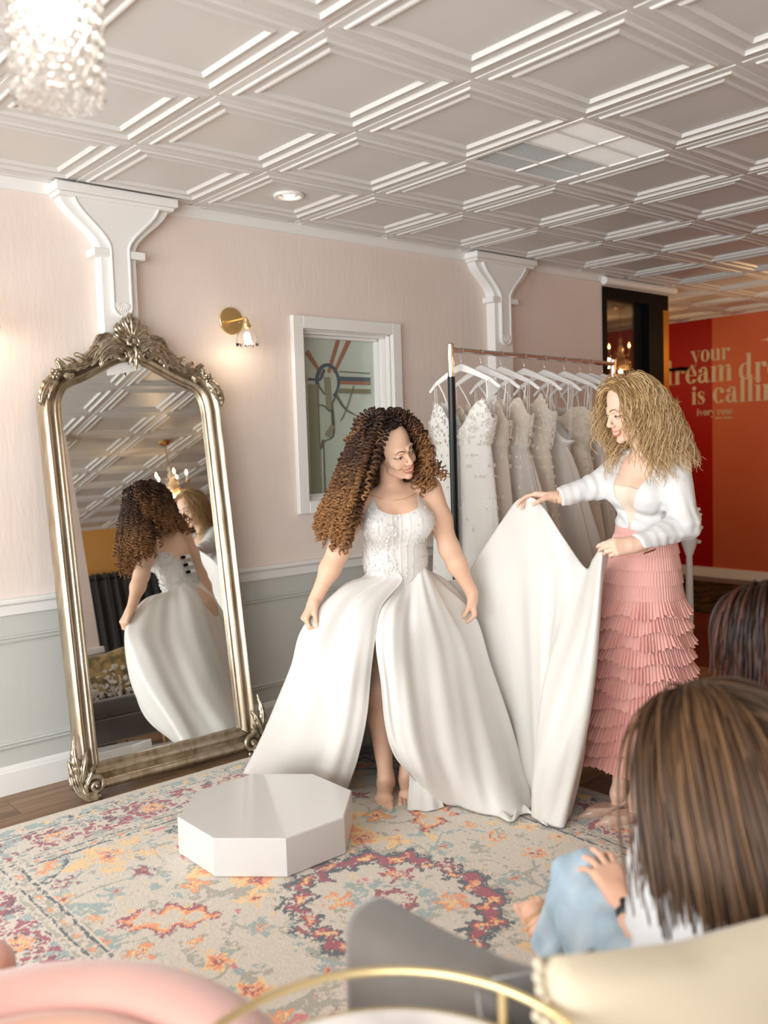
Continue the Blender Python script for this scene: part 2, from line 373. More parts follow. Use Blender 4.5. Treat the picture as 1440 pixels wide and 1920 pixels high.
# ------------------------------------------------------------------ pilasters with scroll brackets
def s_profile(top, bot, zt, zb, n=18):
    """half outline going down: wide top, S-curve to a narrow neck"""
    out = []
    for k in range(n+1):
        t_ = k/n; z = zt+(zb-zt)*t_
        w = bot+(top-bot)*(1-smoothstep(-.08, .98, t_))
        out.append((w, z))
    return out
def pilaster(cx, num):
    m = MB(); yf = WALLY-.07
    hw = .084
    m.bb((cx-hw, yf, 0), (cx+hw, WALLY, 2.41))
    # bracket
    pr_ = s_profile(.262, hw, 2.615, 2.40)
    poly = [(cx+w, z) for w, z in pr_]+[(cx-w, z) for w, z in pr_[::-1]]
    m.prism(poly, yf, WALLY)
    # cap
    m.bb((cx-.295, yf-.05, 2.632), (cx+.295, WALLY, 2.672), .006); m.bb((cx-.28, yf-.035, 2.615), (cx+.28, WALLY, 2.634), .006)
    # belt
    m.bb((cx-.125, yf-.022, 2.372), (cx-.045, WALLY, 2.408), .003); m.bb((cx+.045, yf-.022, 2.372), (cx+.125, WALLY, 2.408), .003)
    o = m.build('trim_%d' % num, M['white_trim']); struct(o); o.data.materials[0] = M['white_trim']
    # raised inner tongue with rounded foot
    m = MB(); pr2 = s_profile(.205, .043, 2.615, 2.40); zc = 2.15
    arc = [(.043*math.cos(a), zc+.043*math.sin(a)) for a in np.linspace(0, -PI, 17)]
    poly = [(cx+w, z) for w, z in pr2]+[(cx+x, z) for x, z in arc]+[(cx-w, z) for w, z in pr2[::-1]]
    m.prism(poly, yf-.02, yf+.001)
    # rounded roll along the tongue's edge
    for s_ in (1, -1):
        P = [(cx+s_*w, yf-.018, z) for w, z in pr2]+[(cx+s_*.043, yf-.018, z) for z in np.linspace(2.40, zc, 8)[1:]]
        m.tube(P, .008, 8)
    m.tube([(cx+x, yf-.018, z) for x, z in arc], .008, 8)
    for k, a in enumerate(np.linspace(-1.15, 1.15, 9)):    # scallop shell
        d = V3(math.sin(a), 0, math.cos(a)); d2 = V3(math.sin(a), 0, -math.cos(a)); base = V3(cx, yf-.021, zc+.022)
        P = [base+d2*r for r in np.linspace(.005, .044, 6)]
        m.tube(P, [.002, .0035, .0045, .0055, .006, .003], 8)
    o = m.build('trim_%d' % (num+1), M['white_trim'], smooth=True, auto=.7); struct(o)
pilaster(PIL[0], 5); pilaster(PIL[1], 7)

# ------------------------------------------------------------------ inner window with a leaded pane
m = MB(); yf = WALLY-.03
o_ = .068
for lo, hi in (((WL-o_, WB_-o_-.0), (WL, WT+o_)), ((WR, WB_-o_), (WR+o_, WT+o_)), ((WL, WB_-o_), (WR, WB_)), ((WL, WT), (WR, WT+o_))):
    m.bb((lo[0], yf, lo[1]), (hi[0], WALLY, hi[1]), .003)
for k, (ins, y0, y1) in enumerate(((.0, WALLY, WALLY+.05), (.012, WALLY+.03, WALLY+.09), (.026, WALLY+.075, WALLY+.14))):   # stepped jamb
    a, b, c, d = WL+ins, WR-ins, WB_+ins, WT-ins; w_ = .02
    m.bb((a-.03, y0, c-.02), (a+w_-.02+.006, y1, d+.02)); m.bb((b-.006, y0, c-.02), (b+.03, y1, d+.02)); m.bb((a, y0, c-.03), (b, y1, c+.006)); m.bb((a, y0, d-.006), (b, y1, d+.03))
wf = struct(m.build('window_1', M['white_trim']))
gy = WALLY+.115; W_, H_ = WR-WL-.05, WT-WB_-.05; gx0, gz0 = WL+.025, WB_+.025
M['green_glass'] = mat('sage_stained_glass', lin(196, 208, 196), .04, spec=.7, noise=((1.2, 1, 2.2), lin(176, 186, 164), .35, .75))
m = MB(); m.bb((gx0-.01, gy, gz0-.01), (gx0+W_+.01, gy+.006, gz0+H_+.01)); wp = m.build('pane', M['green_glass'], wf); 
def gp(u, v): return V3(gx0+(.16+.84*u)*W_, gy-.002, gz0+(1-v)*H_)
_sc = [0]
def strip(mb, pts, w0, w1=None, off=0.):
    _sc[0] += 1; off = .0004*_sc[0]
    pts = np.array([gp(*p) for p in pts]); pts = catmull(pts, 22) if len(pts) > 2 else pts; pts[:, 1] -= off; k = len(pts); w = np.linspace(w0, w1 if w1 is not None else w0, k)
    tn = unit(np.gradient(pts, axis=0)); nn = np.stack([tn[:, 2], np.zeros(k), -tn[:, 0]], 1)
    G = np.stack([pts-nn*w[:, None], pts+nn*w[:, None]], 1); G2 = G.copy(); G2[..., 1] += .012
    mb.grid(np.concatenate([G, G2[:, ::-1]], 1), cv=True)
glm = {'c': mat('clear_leaded_glass', lin(150, 160, 144), .1), 'r': mat('rust_glass', lin(158, 116, 96), .12), 'n': mat('navy_glass', lin(88, 102, 108), .12), 'o': mat('olive_glass', lin(128, 130, 104), .12), 's': mat('smoke_glass', lin(140, 142, 120), .12), 'k': mat('lead_line', lin(104, 108, 90), .4)}
g = {k: MB() for k in glm}
strip(g['r'], [(.30, .22), (.46, .0)], .012, .014); strip(g['r'], [(.38, .22), (.62, .0)], .01, .016); strip(g['r'], [(.0, .09), (.22, .25)], .016, .008)
circ = [(.285+.155*math.cos(a), .275+.105*math.sin(a)) for a in np.linspace(PI*.9, PI*2.35, 24)]
strip(g['n'], circ, .012, .008); strip(g['n'], [(.0, .265), (.16, .265), (.2, .24), (.24, .2)], .006, .009)
strip(g['n'], [(.42, .25), (.5, .255), (.92, .255)], .012); strip(g['r'], [(.46, .28), (.92, .282)], .01); strip(g['o'], [(.42, .335), (.92, .335)], .014); strip(g['k'], [(.45, .21), (.92, .215)], .003)
strip(g['o'], [(.0, .31), (.16, .31)], .012); strip(g['s'], [(.07, .3), (.07, 1.)], .035); strip(g['k'], [(.135, .3), (.135, .7), (.185, .66), (.185, 1.)], .0025); strip(g['s'], [(.27, .25), (.29, .46)], .02)
strip(g['k'], [(.14, .3), (.2, .34), (.23, .36)], .003); strip(g['k'], [(.39, .36), (.52, .45), (.7, .5)], .008, .0008, .0); strip(g['k'], [(.66, .3), (.55, .44), (.45, .53)], .001, .0006)
strip(g['k'], [(.33, .42), (.335, .44), (.335, .62), (.2, .66), (.16, .7)], .0025); strip(g['k'], [(.39, .37), (.33, .42), (.32, .5), (.325, .6)], .0025); strip(g['s'], [(.33, .56), (.28, .6), (.25, .63)], .012, .02)
strip(g['k'], [(.12, .43), (.2, .43), (.3, .47)], .0025)
for j_, (k, mb) in enumerate(g.items()):
    if mb.n:
        o = mb.build('leaded_strip', glm[k], wp); 
# ------------------------------------------------------------------ black-framed glazed opening at the end of the wall, hallway behind
m = MB(); x0, x1 = 5.675, 6.545; ft = 2.60
for lo, hi in (((x0, 0), (x0+.05, ft)), ((x1-.27, 0), (x1, ft)), ((x0+.05, ft-.09), (x1-.27, ft)), ((x0+.05, 0), (x1-.27, .09))):
    m.bb((lo[0], WALLY-.01, lo[1]), (hi[0], WALLY+.15, hi[1]))
wf2 = struct(m.build('window_2', M['black']))
m = MB(); m.bb((x1, WALLY-.01, 0), (x1+.006, WALLY+.15, ft-.0)); m.bb((x1-.075, WALLY-.016, 0), (x1, WALLY-.009, ft-.12)); struct(m.build('trim_9', M['bronze']))
m = MB(); m.bb((x0+.05, WALLY+.06, .09), (x1-.27, WALLY+.066, ft-.09)); m.build('pane', M['dark_glass'], wf2)
m = MB(); m.bb((x0, WALLY+.0, ft), (x1, WALLY+.15, CEIL+.05)); struct(m.build('wall_header', M['pink']))
# ================================================================== standing mirror
MY, ML = math.radians(1.5), math.radians(8)
MN = V3(-math.sin(MY)*math.cos(ML), -math.cos(MY)*math.cos(ML), math.sin(ML)); MU = V3(math.cos(MY), -math.sin(MY), 0); MW = np.cross(MU, MN)*1.
if MW[2] < 0: MW = -MW
MO = V3(1.9, 3.72, 0)+MU*-.0095
def mp3(q): q = np.asarray(q, float); return MO+q[..., 0:1]*MU+q[..., 1:2]*MW+q[..., 2:3]*MN
M['silver'] = mat('antique_silver_leaf', lin(196, 184, 164), .3, metal=.88, noise=((30, 30, 6), lin(156, 138, 110), .42, .75), bump=[('noise', 60, .12, .002)])
M['silver_dark'] = mat('aged_silver_carving', lin(188, 176, 156), .3, metal=.9, noise=(46, lin(112, 96, 72), .45, .72), bump=[('noise', 120, .15, .001)])
mirror = thing('standing_mirror', tuple(MO), 'tall ornate silver framed mirror leaning against the pink wall', 'mirror')
half = [(.347, .145), (.347, .45), (.347, .8), (.347, 1.15), (.347, 1.45), (.347, 1.68), (.340, 1.735), (.318, 1.778), (.285, 1.80), (.24, 1.818), (.19, 1.842), (.14, 1.868), (.09, 1.895), (.045, 1.912), (.0, 1.918)]
hc = catmull(np.array(half[5:]), 40)
hc = np.concatenate([np.array([(.347, w) for w in np.linspace(.145, 1.66, 30)]), hc])
inner = np.concatenate([hc, (hc*[-1, 1])[::-1][1:]])               # right side up, over the peak, left side down
def offset_path(P, d):
    t = np.gradient(P, axis=0); t = t/np.linalg.norm(t, axis=1, keepdims=True); nrm = np.stack([t[:, 1], -t[:, 0]], 1)
    return P+nrm*d
prof = [(.0, .0), (.0, .014), (.006, .018), (.010, .013), (.014, .012), (.022, .026), (.030, .030), (.038, .026), (.044, .014), (.050, .012), (.056, .03), (.064, .044), (.073, .048), (.082, .042), (.090, .026), (.094, .0), (.094, -.028)]
def smooth_poly(P, it=3):
    for _ in range(it): P[1:-1] = (P[:-2]+2*P[1:-1]+P[2:])/4
    return P
G = []
for d, h in prof:
    Q = offset_path(inner, d)
    if d > .03:
        k = len(Q)//2; Q[k-8:k+9] = smooth_poly(Q[k-8:k+9].copy(), 12)
    Q[0] = inner[0]+(d, -d); Q[-1] = inner[-1]+(-d, -d)
    G.append(np.concatenate([Q, np.full((len(Q), 1), h)], 1))
m = MB(); m.grid(mp3(np.array(G)), flip=False)
B = []
for d, h in prof: B.append([(-.347-d, .145-d*1.25, h), (.347+d, .145-d*1.25, h)])
m.grid(mp3(np.array(B)), flip=False)
m.build('frame', M['silver'], mirror, smooth=True, auto=.9, recalc=True)
# backing board and looking glass
m = MB(); out = offset_path(inner, .06); out[len(out)//2] = (0, 1.97); poly = np.concatenate([[(.40, .08)], out[1:-1], [(-.40, .08)]]); n_ = len(poly)
A = mp3(np.concatenate([poly, np.full((n_, 1), -.028)], 1)); Bq = mp3(np.concatenate([poly, np.full((n_, 1), -.006)], 1))
m.add(np.concatenate([A, Bq]), [tuple(range(n_)), tuple(range(n_, 2*n_))[::-1]]+[(i, (i+1) % n_, (i+1) % n_+n_, i+n_) for i in range(n_)])
m.build('backing_board', M['black'], mirror)
m = MB(); gl = offset_path(inner, .005); gl[0] = inner[0]+(.005, -.005); gl[-1] = inner[-1]+(-.005, -.005); n_ = len(gl); gl[n_//2] = (0, 1.924)
m.add(mp3(np.concatenate([gl, np.full((n_, 1), .001)], 1)), [tuple(range(n_))])
o = m.build('looking_glass', mat('mirror_glass', (.86, .885, .875, 1), .0, metal=1), mirror)
# carved work
def leaf(mb, spine, w, ribs=5, bulge=.012, rib=.004, lobes=5, lob=.28, n=34, mm=15, tipcurl=.0, width_pow=.8, frame=None, wmax_at=.35):
    """ribbed, lobed acanthus leaf along a spine of (u, w, n) mirror coordinates"""
    S = catmull(np.array(spine, float), n); s = np.linspace(0, 1, n)
    T_ = unit(np.gradient(S, axis=0)); Nn = V3(0, 0, 1); side = unit(np.cross(Nn, T_)); up = unit(np.cross(T_, side))
    prof_w = w*np.where(s < wmax_at, .45+.55*np.sin(s/wmax_at*PI/2), np.cos((s-wmax_at)/(1-wmax_at)*PI/2)**width_pow)
    prof_w = prof_w*(1-lob+lob*np.abs(np.sin(s*PI*lobes)))+.0008
    t = np.linspace(-1, 1, mm)
    h = bulge*(1-t[None]**2)*(.35+.65*np.sin(np.clip(s, .02, 1)*PI))[:, None]+rib*np.cos(PI*ribs*t)[None]*(1-s[:, None]*.5)
    h[:, 0] = h[:, -1] = -.006
    G = S[:, None]+side[:, None]*(prof_w[:, None]*t[None])[..., None]+up[:, None]*h[..., None]
    back = S[:, None]+side[:, None]*(prof_w[:, None]*t[None]*.9)[..., None]-up[:, None]*.008
    mb.grid(mp3(G)); mb.grid(mp3(back), flip=True)
def scroll(mb, c, r0, turns, a0, thick, hgt, sgn=1, n=60, ribs=True, endr=.18):
    """rolled volute"""
    s = np.linspace(0, 1, n); a = a0+sgn*s*turns*2*PI; r = r0*(1-s*(1-endr))
    P = np.stack([c[0]+r*np.cos(a), c[1]+r*np.sin(a), hgt*(.75+.45*s)], 1)
    mb.tube(mp3(P), thick*(1-.45*s), 10, flat=1.)
def rosette(mb, c, r, hgt, n=6):
    for k in range(n):
        a = k*2*PI/n; d = V3(math.cos(a), math.sin(a), 0)
        leaf(mb, [V3(c[0], c[1], hgt)+d*r*q+V3(0, 0, .006*math.sin(q*3)) for q in (.1, .5, 1)], r*.36, 2, .005, .002, 1, 0, 10, 7)
    p = mp3(np.array([c[0], c[1], hgt+.008])); mb.ell(p, (r*.25,)*3, nu=8, nv=6)
for sx in (-1, 1):
    X = lambda pts: [(sx*a, b, c) for a, b, c in pts]
    m = MB()
    # big leaves sweeping from the centre down the shoulders
    leaf(m, X([(.03, 1.955, .06), (.075, 1.985, .07), (.13, 1.975, .065), (.175, 1.925, .05), (.20, 1.885, .045)]), .036, 4, .016, .0062, 5, .36)
    leaf(m, X([(.06, 1.93, .06), (.11, 1.945, .062), (.15, 1.915, .055), (.165, 1.875, .05)]), .026, 3, .014, .0058, 4, .34)
    leaf(m, X([(.075, 1.99, .05), (.11, 2.02, .055), (.155, 2.01, .05), (.185, 1.965, .045)]), .024, 3, .012, .0052, 4, .34)
    leaf(m, X([(.12, 1.96, .045), (.17, 1.965, .05), (.215, 1.925, .045), (.235, 1.90, .04)]), .022, 3, .012, .0052, 4, .34)
    leaf(m, X([(.18, 1.915, .05), (.25, 1.885, .05), (.31, 1.875, .045), (.355, 1.865, .04)]), .021, 3, .012, .0045, 6, .34)
    leaf(m, X([(.21, 1.90, .045), (.235, 1.925, .05), (.262, 1.938, .04), (.25, 1.945, .04)]), .013, 3, .008, .002, 2)
    leaf(m, X([(.26, 1.885, .045), (.29, 1.91, .05), (.325, 1.918, .04)]), .012, 3, .008, .002, 2)
    leaf(m, X([(.31, 1.872, .045), (.345, 1.905, .045), (.352, 1.915, .04)]), .013, 3, .008, .002, 2)
    leaf(m, X([(.345, 1.858, .052), (.35, 1.885, .052), (.36, 1.91, .045)]), .014, 3, .008, .002, 3)
    leaf(m, X([(.335, 1.84, .052), (.305, 1.835, .055), (.285, 1.85, .05)]), .018, 3, .010, .002, 3)
    leaf(m, X([(.375, 1.835, .055), (.415, 1.79, .055), (.437, 1.745, .05), (.44, 1.705, .04)]), .024, 4, .010, .003, 5)
    leaf(m, X([(.36, 1.825, .055), (.395, 1.775, .06), (.415, 1.73, .055)]), .014, 3, .010, .002, 3)
    rosette(m, (sx*.372, 1.842), .03, .056)
    scroll(m, (sx*.052, 1.935), .033, .95, PI/2 if sx > 0 else PI/2, .010, .065, -sx)
    scroll(m, (sx*.108, 2.008), .022, .8, PI*.2 if sx > 0 else PI*.8, .009, .06, sx)
    # beaded twist
    for k in range(9):
        q = k/8; c = (sx*(.065+.05*q), 1.985+.028*math.sin(q*2.4), .064); m.ell(mp3(np.array(c)), (.0065,)*3, nu=8, nv=6)
    m.build('shoulder_carving', M['silver_dark'], mirror, smooth=True)
m = MB()                                                     # crest: fan of flame leaves over a shell
for a, L_, w_ in ((-66, .095, .024), (-38, .110, .027), (-15, .125, .022), (15, .125, .022), (0, .146, .026), (38, .110, .027), (66, .095, .024)):
    q = math.radians(a); d = V3(math.sin(q), math.cos(q), 0); b = V3(0, 1.995, .05)
    leaf(m, [b+d*L_*.0, b+d*L_*.4+V3(0, 0, .012), b+d*L_*.75+V3(math.sin(q*2)*.010, 0, .016), b+d*L_+V3(-math.sin(q)*.004, .010*abs(math.sin(q)), .004)], w_, 3, .012, .0038, 2, .22, wmax_at=.6)
m.build('crest', M['silver_dark'], mirror, smooth=True)
m = MB()
P = [(.028*math.cos(a), 1.998+.026*math.sin(a), .072) for a in np.linspace(-.7, PI+.7, 22)]
m.tube(mp3(np.array(P)), np.linspace(.008, .011, 22), 10)
for sx in (-1, 1): m.ell(mp3(np.array([sx*.017, 1.984, .078])), (.0095,)*3, nu=10, nv=8)
for a, L_ in ((-48, .06), (-24, .08), (0, .10), (24, .08), (48, .06)):
    q = math.radians(180+a); d = V3(math.sin(q), math.cos(q), 0); b = V3(0, 1.965, .062)
    leaf(m, [b, b+d*L_*.5+V3(0, 0, .012), b+d*L_], .015, 3, .010, .003, 3, .18)
leaf(m, [(0, 1.985, .07), (0, 1.95, .085), (0, 1.90, .07)], .010, 1, .010, .001, 2)
m.build('crest_drop', M['silver_dark'], mirror, smooth=True)
# feet: big volute with leaves climbing the corner
for sx in (-1, 1):
    m = MB(); X = lambda pts: [(sx*a, b, c) for a, b, c in pts]
    c = (sx*.385, .062)
    for kk, (r0, tt, tk) in enumerate(((.052, 1.35, .015),)):
        scroll(m, c, r0*.98, 1.7, -PI*.62 if sx > 0 else -PI*.38, .0145, .056, -sx*-1, 90, endr=.14)
    m.ell(mp3(np.array([c[0], c[1], .070])), (.011, .011, .010), nu=12, nv=8)
    for off in (0, .011, .022, .033):
        pts = [(.474-off*.55, .20-off*.6, .03+off*.4), (.480-off*.8, .11, .045+off*.3), (.468-off*.8, .05+off*.35, .055), (.43, .012+off*.75, .062), (.385, .004+off*.75, .06)]
        m.tube(mp3(catmull(np.array(X(pts)), 26)), np.linspace(.004, .0095, 26), 8)
    leaf(m, X([(.45, .09, .05), (.455, .15, .055), (.462, .21, .05), (.452, .285, .04)]), .021, 4, .012, .003, 5, .35)
    leaf(m, X([(.445, .08, .055), (.435, .14, .062), (.42, .185, .055), (.405, .215, .045)]), .017, 3, .012, .003, 4, .3)
    leaf(m, X([(.43, .07, .055), (.405, .115, .06), (.39, .15, .055)]), .015, 3, .010, .003, 3, .3)
    leaf(m, X([(.465, .09, .04), (.478, .13, .045), (.487, .19, .035)]), .011, 3, .008, .002, 3, .3)
    leaf(m, X([(.46, .05, .045), (.482, .085, .045), (.49, .12, .035)]), .012, 3, .008, .002, 3, .3)
    m.build('foot_scroll', M['silver_dark'], mirror, smooth=True)
# ================================================================== lamps
M['clear_glass'] = mat('clear_glass', (1, 1, 1, 1), .02, trans=1, ior=1.18)
M['crystal'] = mat('pressed_crystal_glass', (1, .99, .97, 1), .05, trans=1, ior=1.3)
M['lit_bulb'] = mat('lit_bulb', lin(255, 235, 205), .4, emit=(lin(255, 226, 190), 9))
def sconce(x, z, label):
    t = thing('wall_sconce', (x, WALLY, z), label, 'lamp', None)
    R = rotm((1, 0, 0), PI/2)
    m = MB(); m.lathe([(.0, .0), (.066, .0), (.069, .003), (.069, .010), (.066, .013), (.0, .013)], (x, WALLY, z), 48, R=R)
    for s_ in (-1, 1): m.ell((x+s_*.048, WALLY-.014, z-.006), (.004, .002, .004), nu=8, nv=6)
    m.build('back_plate', M['brass'], t, smooth=True, auto=.6)
    m = MB(); m.tube([(x, WALLY-.01, z), (x, WALLY-.06, z), (x, WALLY-.145, z), (x, WALLY-.150, z-.003), (x, WALLY-.150, z-.012)], .0052, 10)
    m.lathe([(.0, .02), (.012, .02), (.013, .005), (.02, .0), (.021, -.022), (.013, -.026), (.0, -.026)], (x, WALLY-.15, z-.03), 24)
    m.tube([(x+.018, WALLY-.15, z-.04), (x+.034, WALLY-.15, z-.04)], .0025, 8); m.ell((x+.037, WALLY-.15, z-.04), (.004,)*3, nu=8, nv=6)
    m.build('arm', M['brass'], t, smooth=True, auto=.8)
    c = V3(x, WALLY-.15, z-.05); n = 96; a = np.linspace(0, 2*PI, n, endpoint=False)
    pr_ = [(.016, -.006), (.03, -.012), (.046, -.028), (.053, -.05), (.055, -.072), (.053, -.088)]
    G = []
    for r, h in pr_+[(r-.0028, h) for r, h in pr_[::-1]]:
        rr = r*(1+.045*np.cos(12*a)*min(1, (-h)/.03)); G.append(np.stack([c[0]+rr*np.cos(a), c[1]+rr*np.sin(a), np.full(n, c[2]+h-.004*(h < -.08)*np.cos(12*a))], 1))
    m = MB(); m.grid(np.array(G), cv=True); m.build('glass_shade', M['clear_glass'], t, smooth=True, recalc=True)
    m = MB(); m.ell(c+V3(0, 0, -.048), (.017, .017, .026), nu=16, nv=12); m.build('bulb', M['lit_bulb'], t, smooth=True)
    return t
sconce(2.492, 2.137, 'brass wall lamp with ribbed clear glass shade right of the leaning mirror')
sconce(1.235, 2.137, 'brass wall lamp cut off by the left edge of the photo')
def small_light(loc, power, r=.02, col=(1, .78, .52)):
    l = bpy.data.lights.new('bulb_light', 'POINT'); l.energy = power; l.color = col; l.shadow_soft_size = r
    o = bpy.data.objects.new('bulb_light', l); COL.objects.link(o); o.location = loc
small_light((2.492, WALLY-.17, 2.00), 1.2, .03); small_light((1.235, WALLY-.17, 2.00), 1.2, .03)

# ---- beaded cylinder pendant in the foreground
pc = at(104, 100, 1.5); pb = at(110, 175, 1.5); px, py = pb[0], pb[1]; R0 = .072; zb = pb[2]-.010
t = thing('pendant_light', (px, py, CEIL), 'cylindrical pendant lamp of clear crystal rings hanging at upper left', 'light')
m = MB(); m.tube([(px, py, CEIL), (px, py, zb+.36)], .003, 8); m.lathe([(.0, -.02), (.05, -.018), (.055, 0), (.0, 0)], (px, py, CEIL), 32); m.build('cord', M['white_trim'], t)
m = MB(); m.lathe([(.0, .31), (.05, .308), (R0+.002, .30), (R0+.003, .285), (R0, .284)], (px, py, zb), 40); m.build('cap', mat('chrome', lin(225, 222, 215), .12, metal=1), t, smooth=True)
m = MB(); nr, nz = 15, 11
for i in range(nz):
    for j in range(nr):
        a = 2*PI*(j+.5*(i % 2))/nr; c = V3(px+R0*math.cos(a), py+R0*math.sin(a), zb+.016+i*.0262); tt = V3(-math.sin(a), math.cos(a), 0)
        P = [c+.0138*(math.cos(q)*tt+math.sin(q)*V3(0, 0, 1)) for q in np.linspace(0, 2*PI, 14, endpoint=False)]
        m.tube(P, .0042, 6, caps=False, close=True)
for z in (0, .287): m.tube([(px+R0*math.cos(a), py+R0*math.sin(a), zb+z) for a in np.linspace(0, 2*PI, 40, endpoint=False)], .003, 6, close=True, caps=False)
m.build('crystal_shade', M['crystal'], t, smooth=True)
m = MB()
for i in range(nz):
    for j in range(nr):
        a = 2*PI*(j+.5*(i % 2))/nr; c = V3(px+R0*math.cos(a), py+R0*math.sin(a), zb+.016+i*.0262)
        m.ell(c, (.0058,)*3, nu=8, nv=6)
m.build('bead', mat('crystal_bead', (1, .98, .96, 1), .06, trans=1, ior=1.5), t, smooth=True); COL.objects[-1]['kind'] = 'stuff'
m = MB(); bz = zb+.185; m.ell((px, py, bz), (.027, .027, .034), nu=20, nv=14); m.build('bulb', mat('pendant_bulb', lin(255, 244, 232), .4, emit=(lin(255, 238, 222), 14)), t, smooth=True)
small_light((px, py, bz-.05), 1.5, .03, (1, .9, .78))

# ---- candle chandeliers (one is seen in the mirror, one through the smoked glass)
M['crys2'] = mat('chandelier_crystal', lin(250, 236, 214), .05, trans=.55, ior=1.5, metal=.0)
M['flame'] = mat('flame_bulb', lin(255, 226, 180), .4, emit=(lin(255, 205, 140), 22))
M['gilt'] = mat('gilt_metal', lin(200, 160, 96), .3, metal=1)
def chandelier(c, label, S=1.0, zc=CEIL):
    c = V3(*c); t = thing('chandelier', (c[0], c[1], zc), label, 'light')
    m = MB(); m.lathe([(.0, -.035), (.03, -.03), (.062, -.006), (.062, 0), (0, 0)], (c[0], c[1], zc), 24); m.build('canopy', M['gilt'], t, smooth=True)
    m = MB(); m.tube([(c[0], c[1], zc), (c[0], c[1], c[2]+.16*S)], .004, 6); m.build('chain', M['gilt'], t)
    m = MB(); m.lathe([(.0, .17), (.012, .165), (.02, .14), (.008, .11), (.03, .08), (.012, .04), (.035, 0), (.045, -.03), (.02, -.06), (.03, -.09), (.0, -.12)], c, 16); m.build('stem', M['crys2'], t, smooth=True)
    for k in range(5):
        a = k*2*PI/5+.5; d = V3(math.cos(a), math.sin(a), 0)
        P = catmull(np.array([c+d*.02+V3(0, 0, -.04), c+d*.07+V3(0, 0, -.085), c+d*.13+V3(0, 0, -.055), c+d*.15+V3(0, 0, -.01)]), 14)
        m = MB(); m.tube(P, .005, 8); m.lathe([(.0, -.01), (.022, -.004), (.026, .004), (.0, .002)], c+d*.15, 14)
        ar = m.build('candle_arm', M['gilt'], t, smooth=True)
        m = MB(); m.lathe([(.009, 0), (.009, .055), (.004, .058), (0, .058)], c+d*.15, 12); m.build('candle', M['white_trim'], ar, smooth=True) if False else m.build('candle', M['white_trim'], t, smooth=True)
        m = MB(); m.lathe([(0, 0), (.009, .01), (.011, .022), (.005, .042), (0, .054)], c+d*.15+V3(0, 0, .058), 12); m.build('candle_bulb', M['flame'], t, smooth=True)
    m = MB(); r_ = np.random.default_rng(3)
    for k in range(90):
        a = r_.uniform(0, 2*PI); q = r_.uniform(0, 1); rad = .03+.11*q*r_.uniform(.3, 1); z = -.10+.22*(1-q)*r_.uniform(0, 1)-.02
        m.ell(c+V3(rad*math.cos(a), rad*math.sin(a), z), (.0075, .0075, .012), nu=6, nv=5)
    o = m.build('crystal_drops', M['crys2'], t, smooth=False); o['kind'] = 'stuff'
    small_light(tuple(c+V3(0, 0, -.14)), 9*S, .02, (1, .66, .34)); return t
chandelier((3.864, .042, 2.27), 'candle chandelier with crystal drops seen in the mirror above the heads')
hc_ = at(1163, 668, 8.3)
chandelier(tuple(hc_), 'lit candle chandelier behind the black framed smoked glass', 1.)

# ================================================================== low platform
def octa(cx, cy, h, r):
    return [(cx+r*x, cy+r*y) for x, y in ((-1, -.4142), (-.4142, -1), (.4142, -1), (1, -.4142), (1, .4142), (.4142, 1), (-.4142, 1), (-1, .4142))]
m = MB(); o8 = np.array(octa(1.806, 2.821, 0, .306)); 
z0, z1 = .013, .15; b_ = .004
lv = []
cc = V3(1.806, 2.821, 0)[:2]
for sc, z in ((.99, z0), (1, z0+b_), (1, z1-b_), (.988, z1)): lv.append(np.concatenate([cc+(o8-cc)*sc, np.full((8, 1), z)], 1))
m.grid(np.array(lv), cv=True); m.add(lv[3], [tuple(range(8))]); m.add(lv[0], [tuple(range(8))[::-1]])
o = m.build('octagon_platform', mat('white_lacquer', lin(220, 218, 215), .16, spec=.5, coat=.3), recalc=True)
tag(o, 'low white glossy octagonal platform standing on the patterned rug', 'platform')

# ================================================================== mural lettering, drawn from plain shapes (heavy letters with fine hairlines)
class Pen:
    """x to the right (towards -y of the wall), z up; unit = x-height"""
    def __init__(s): s.p = []
    def poly(s, pts): s.p.append(np.array(pts, float))
    def rect(s, x0, y0, x1, y1): s.poly([(x0, y0), (x1, y0), (x1, y1), (x0, y1)])
    def dot(s, x, y, r): s.poly([(x+r*math.cos(a), y+r*math.sin(a)) for a in np.linspace(0, 2*PI, 24, endpoint=False)])
    def ring(s, cx, cy, rx, ry, ix, iy, a0=0, a1=360, ox=0):
        a = np.radians(np.linspace(a0, a1, 40))
        for i in range(39):
            s.poly([(cx+rx*math.cos(a[i]), cy+ry*math.sin(a[i])), (cx+rx*math.cos(a[i+1]), cy+ry*math.sin(a[i+1])), (cx+ox+ix*math.cos(a[i+1]), cy+iy*math.sin(a[i+1])), (cx+ox+ix*math.cos(a[i]), cy+iy*math.sin(a[i]))])
    def stem(s, x, w, y0, y1, sb=True, st=False):
        s.rect(x, y0, x+w, y1)
        if sb: s.rect(x-.07, y0, x+w+.07, y0+.045)
        if st: s.poly([(x-.1, y1-.045), (x, y1-.045), (x, y1), (x-.1, y1-.02)])
    def stroke(s, pts, w):
        P = catmull(np.array(pts, float), 18); w = np.interp(np.linspace(0, 1, 18), np.linspace(0, 1, len(w)), w); t = np.gradient(P, axis=0); t /= np.linalg.norm(t, axis=1, keepdims=True)+1e-9; n = np.stack([-t[:, 1], t[:, 0]], 1)
        for i in range(17): s.poly([P[i]+n[i]*w[i]/2, P[i+1]+n[i+1]*w[i+1]/2, P[i+1]-n[i+1]*w[i+1]/2, P[i]-n[i]*w[i]/2])
W1 = .27
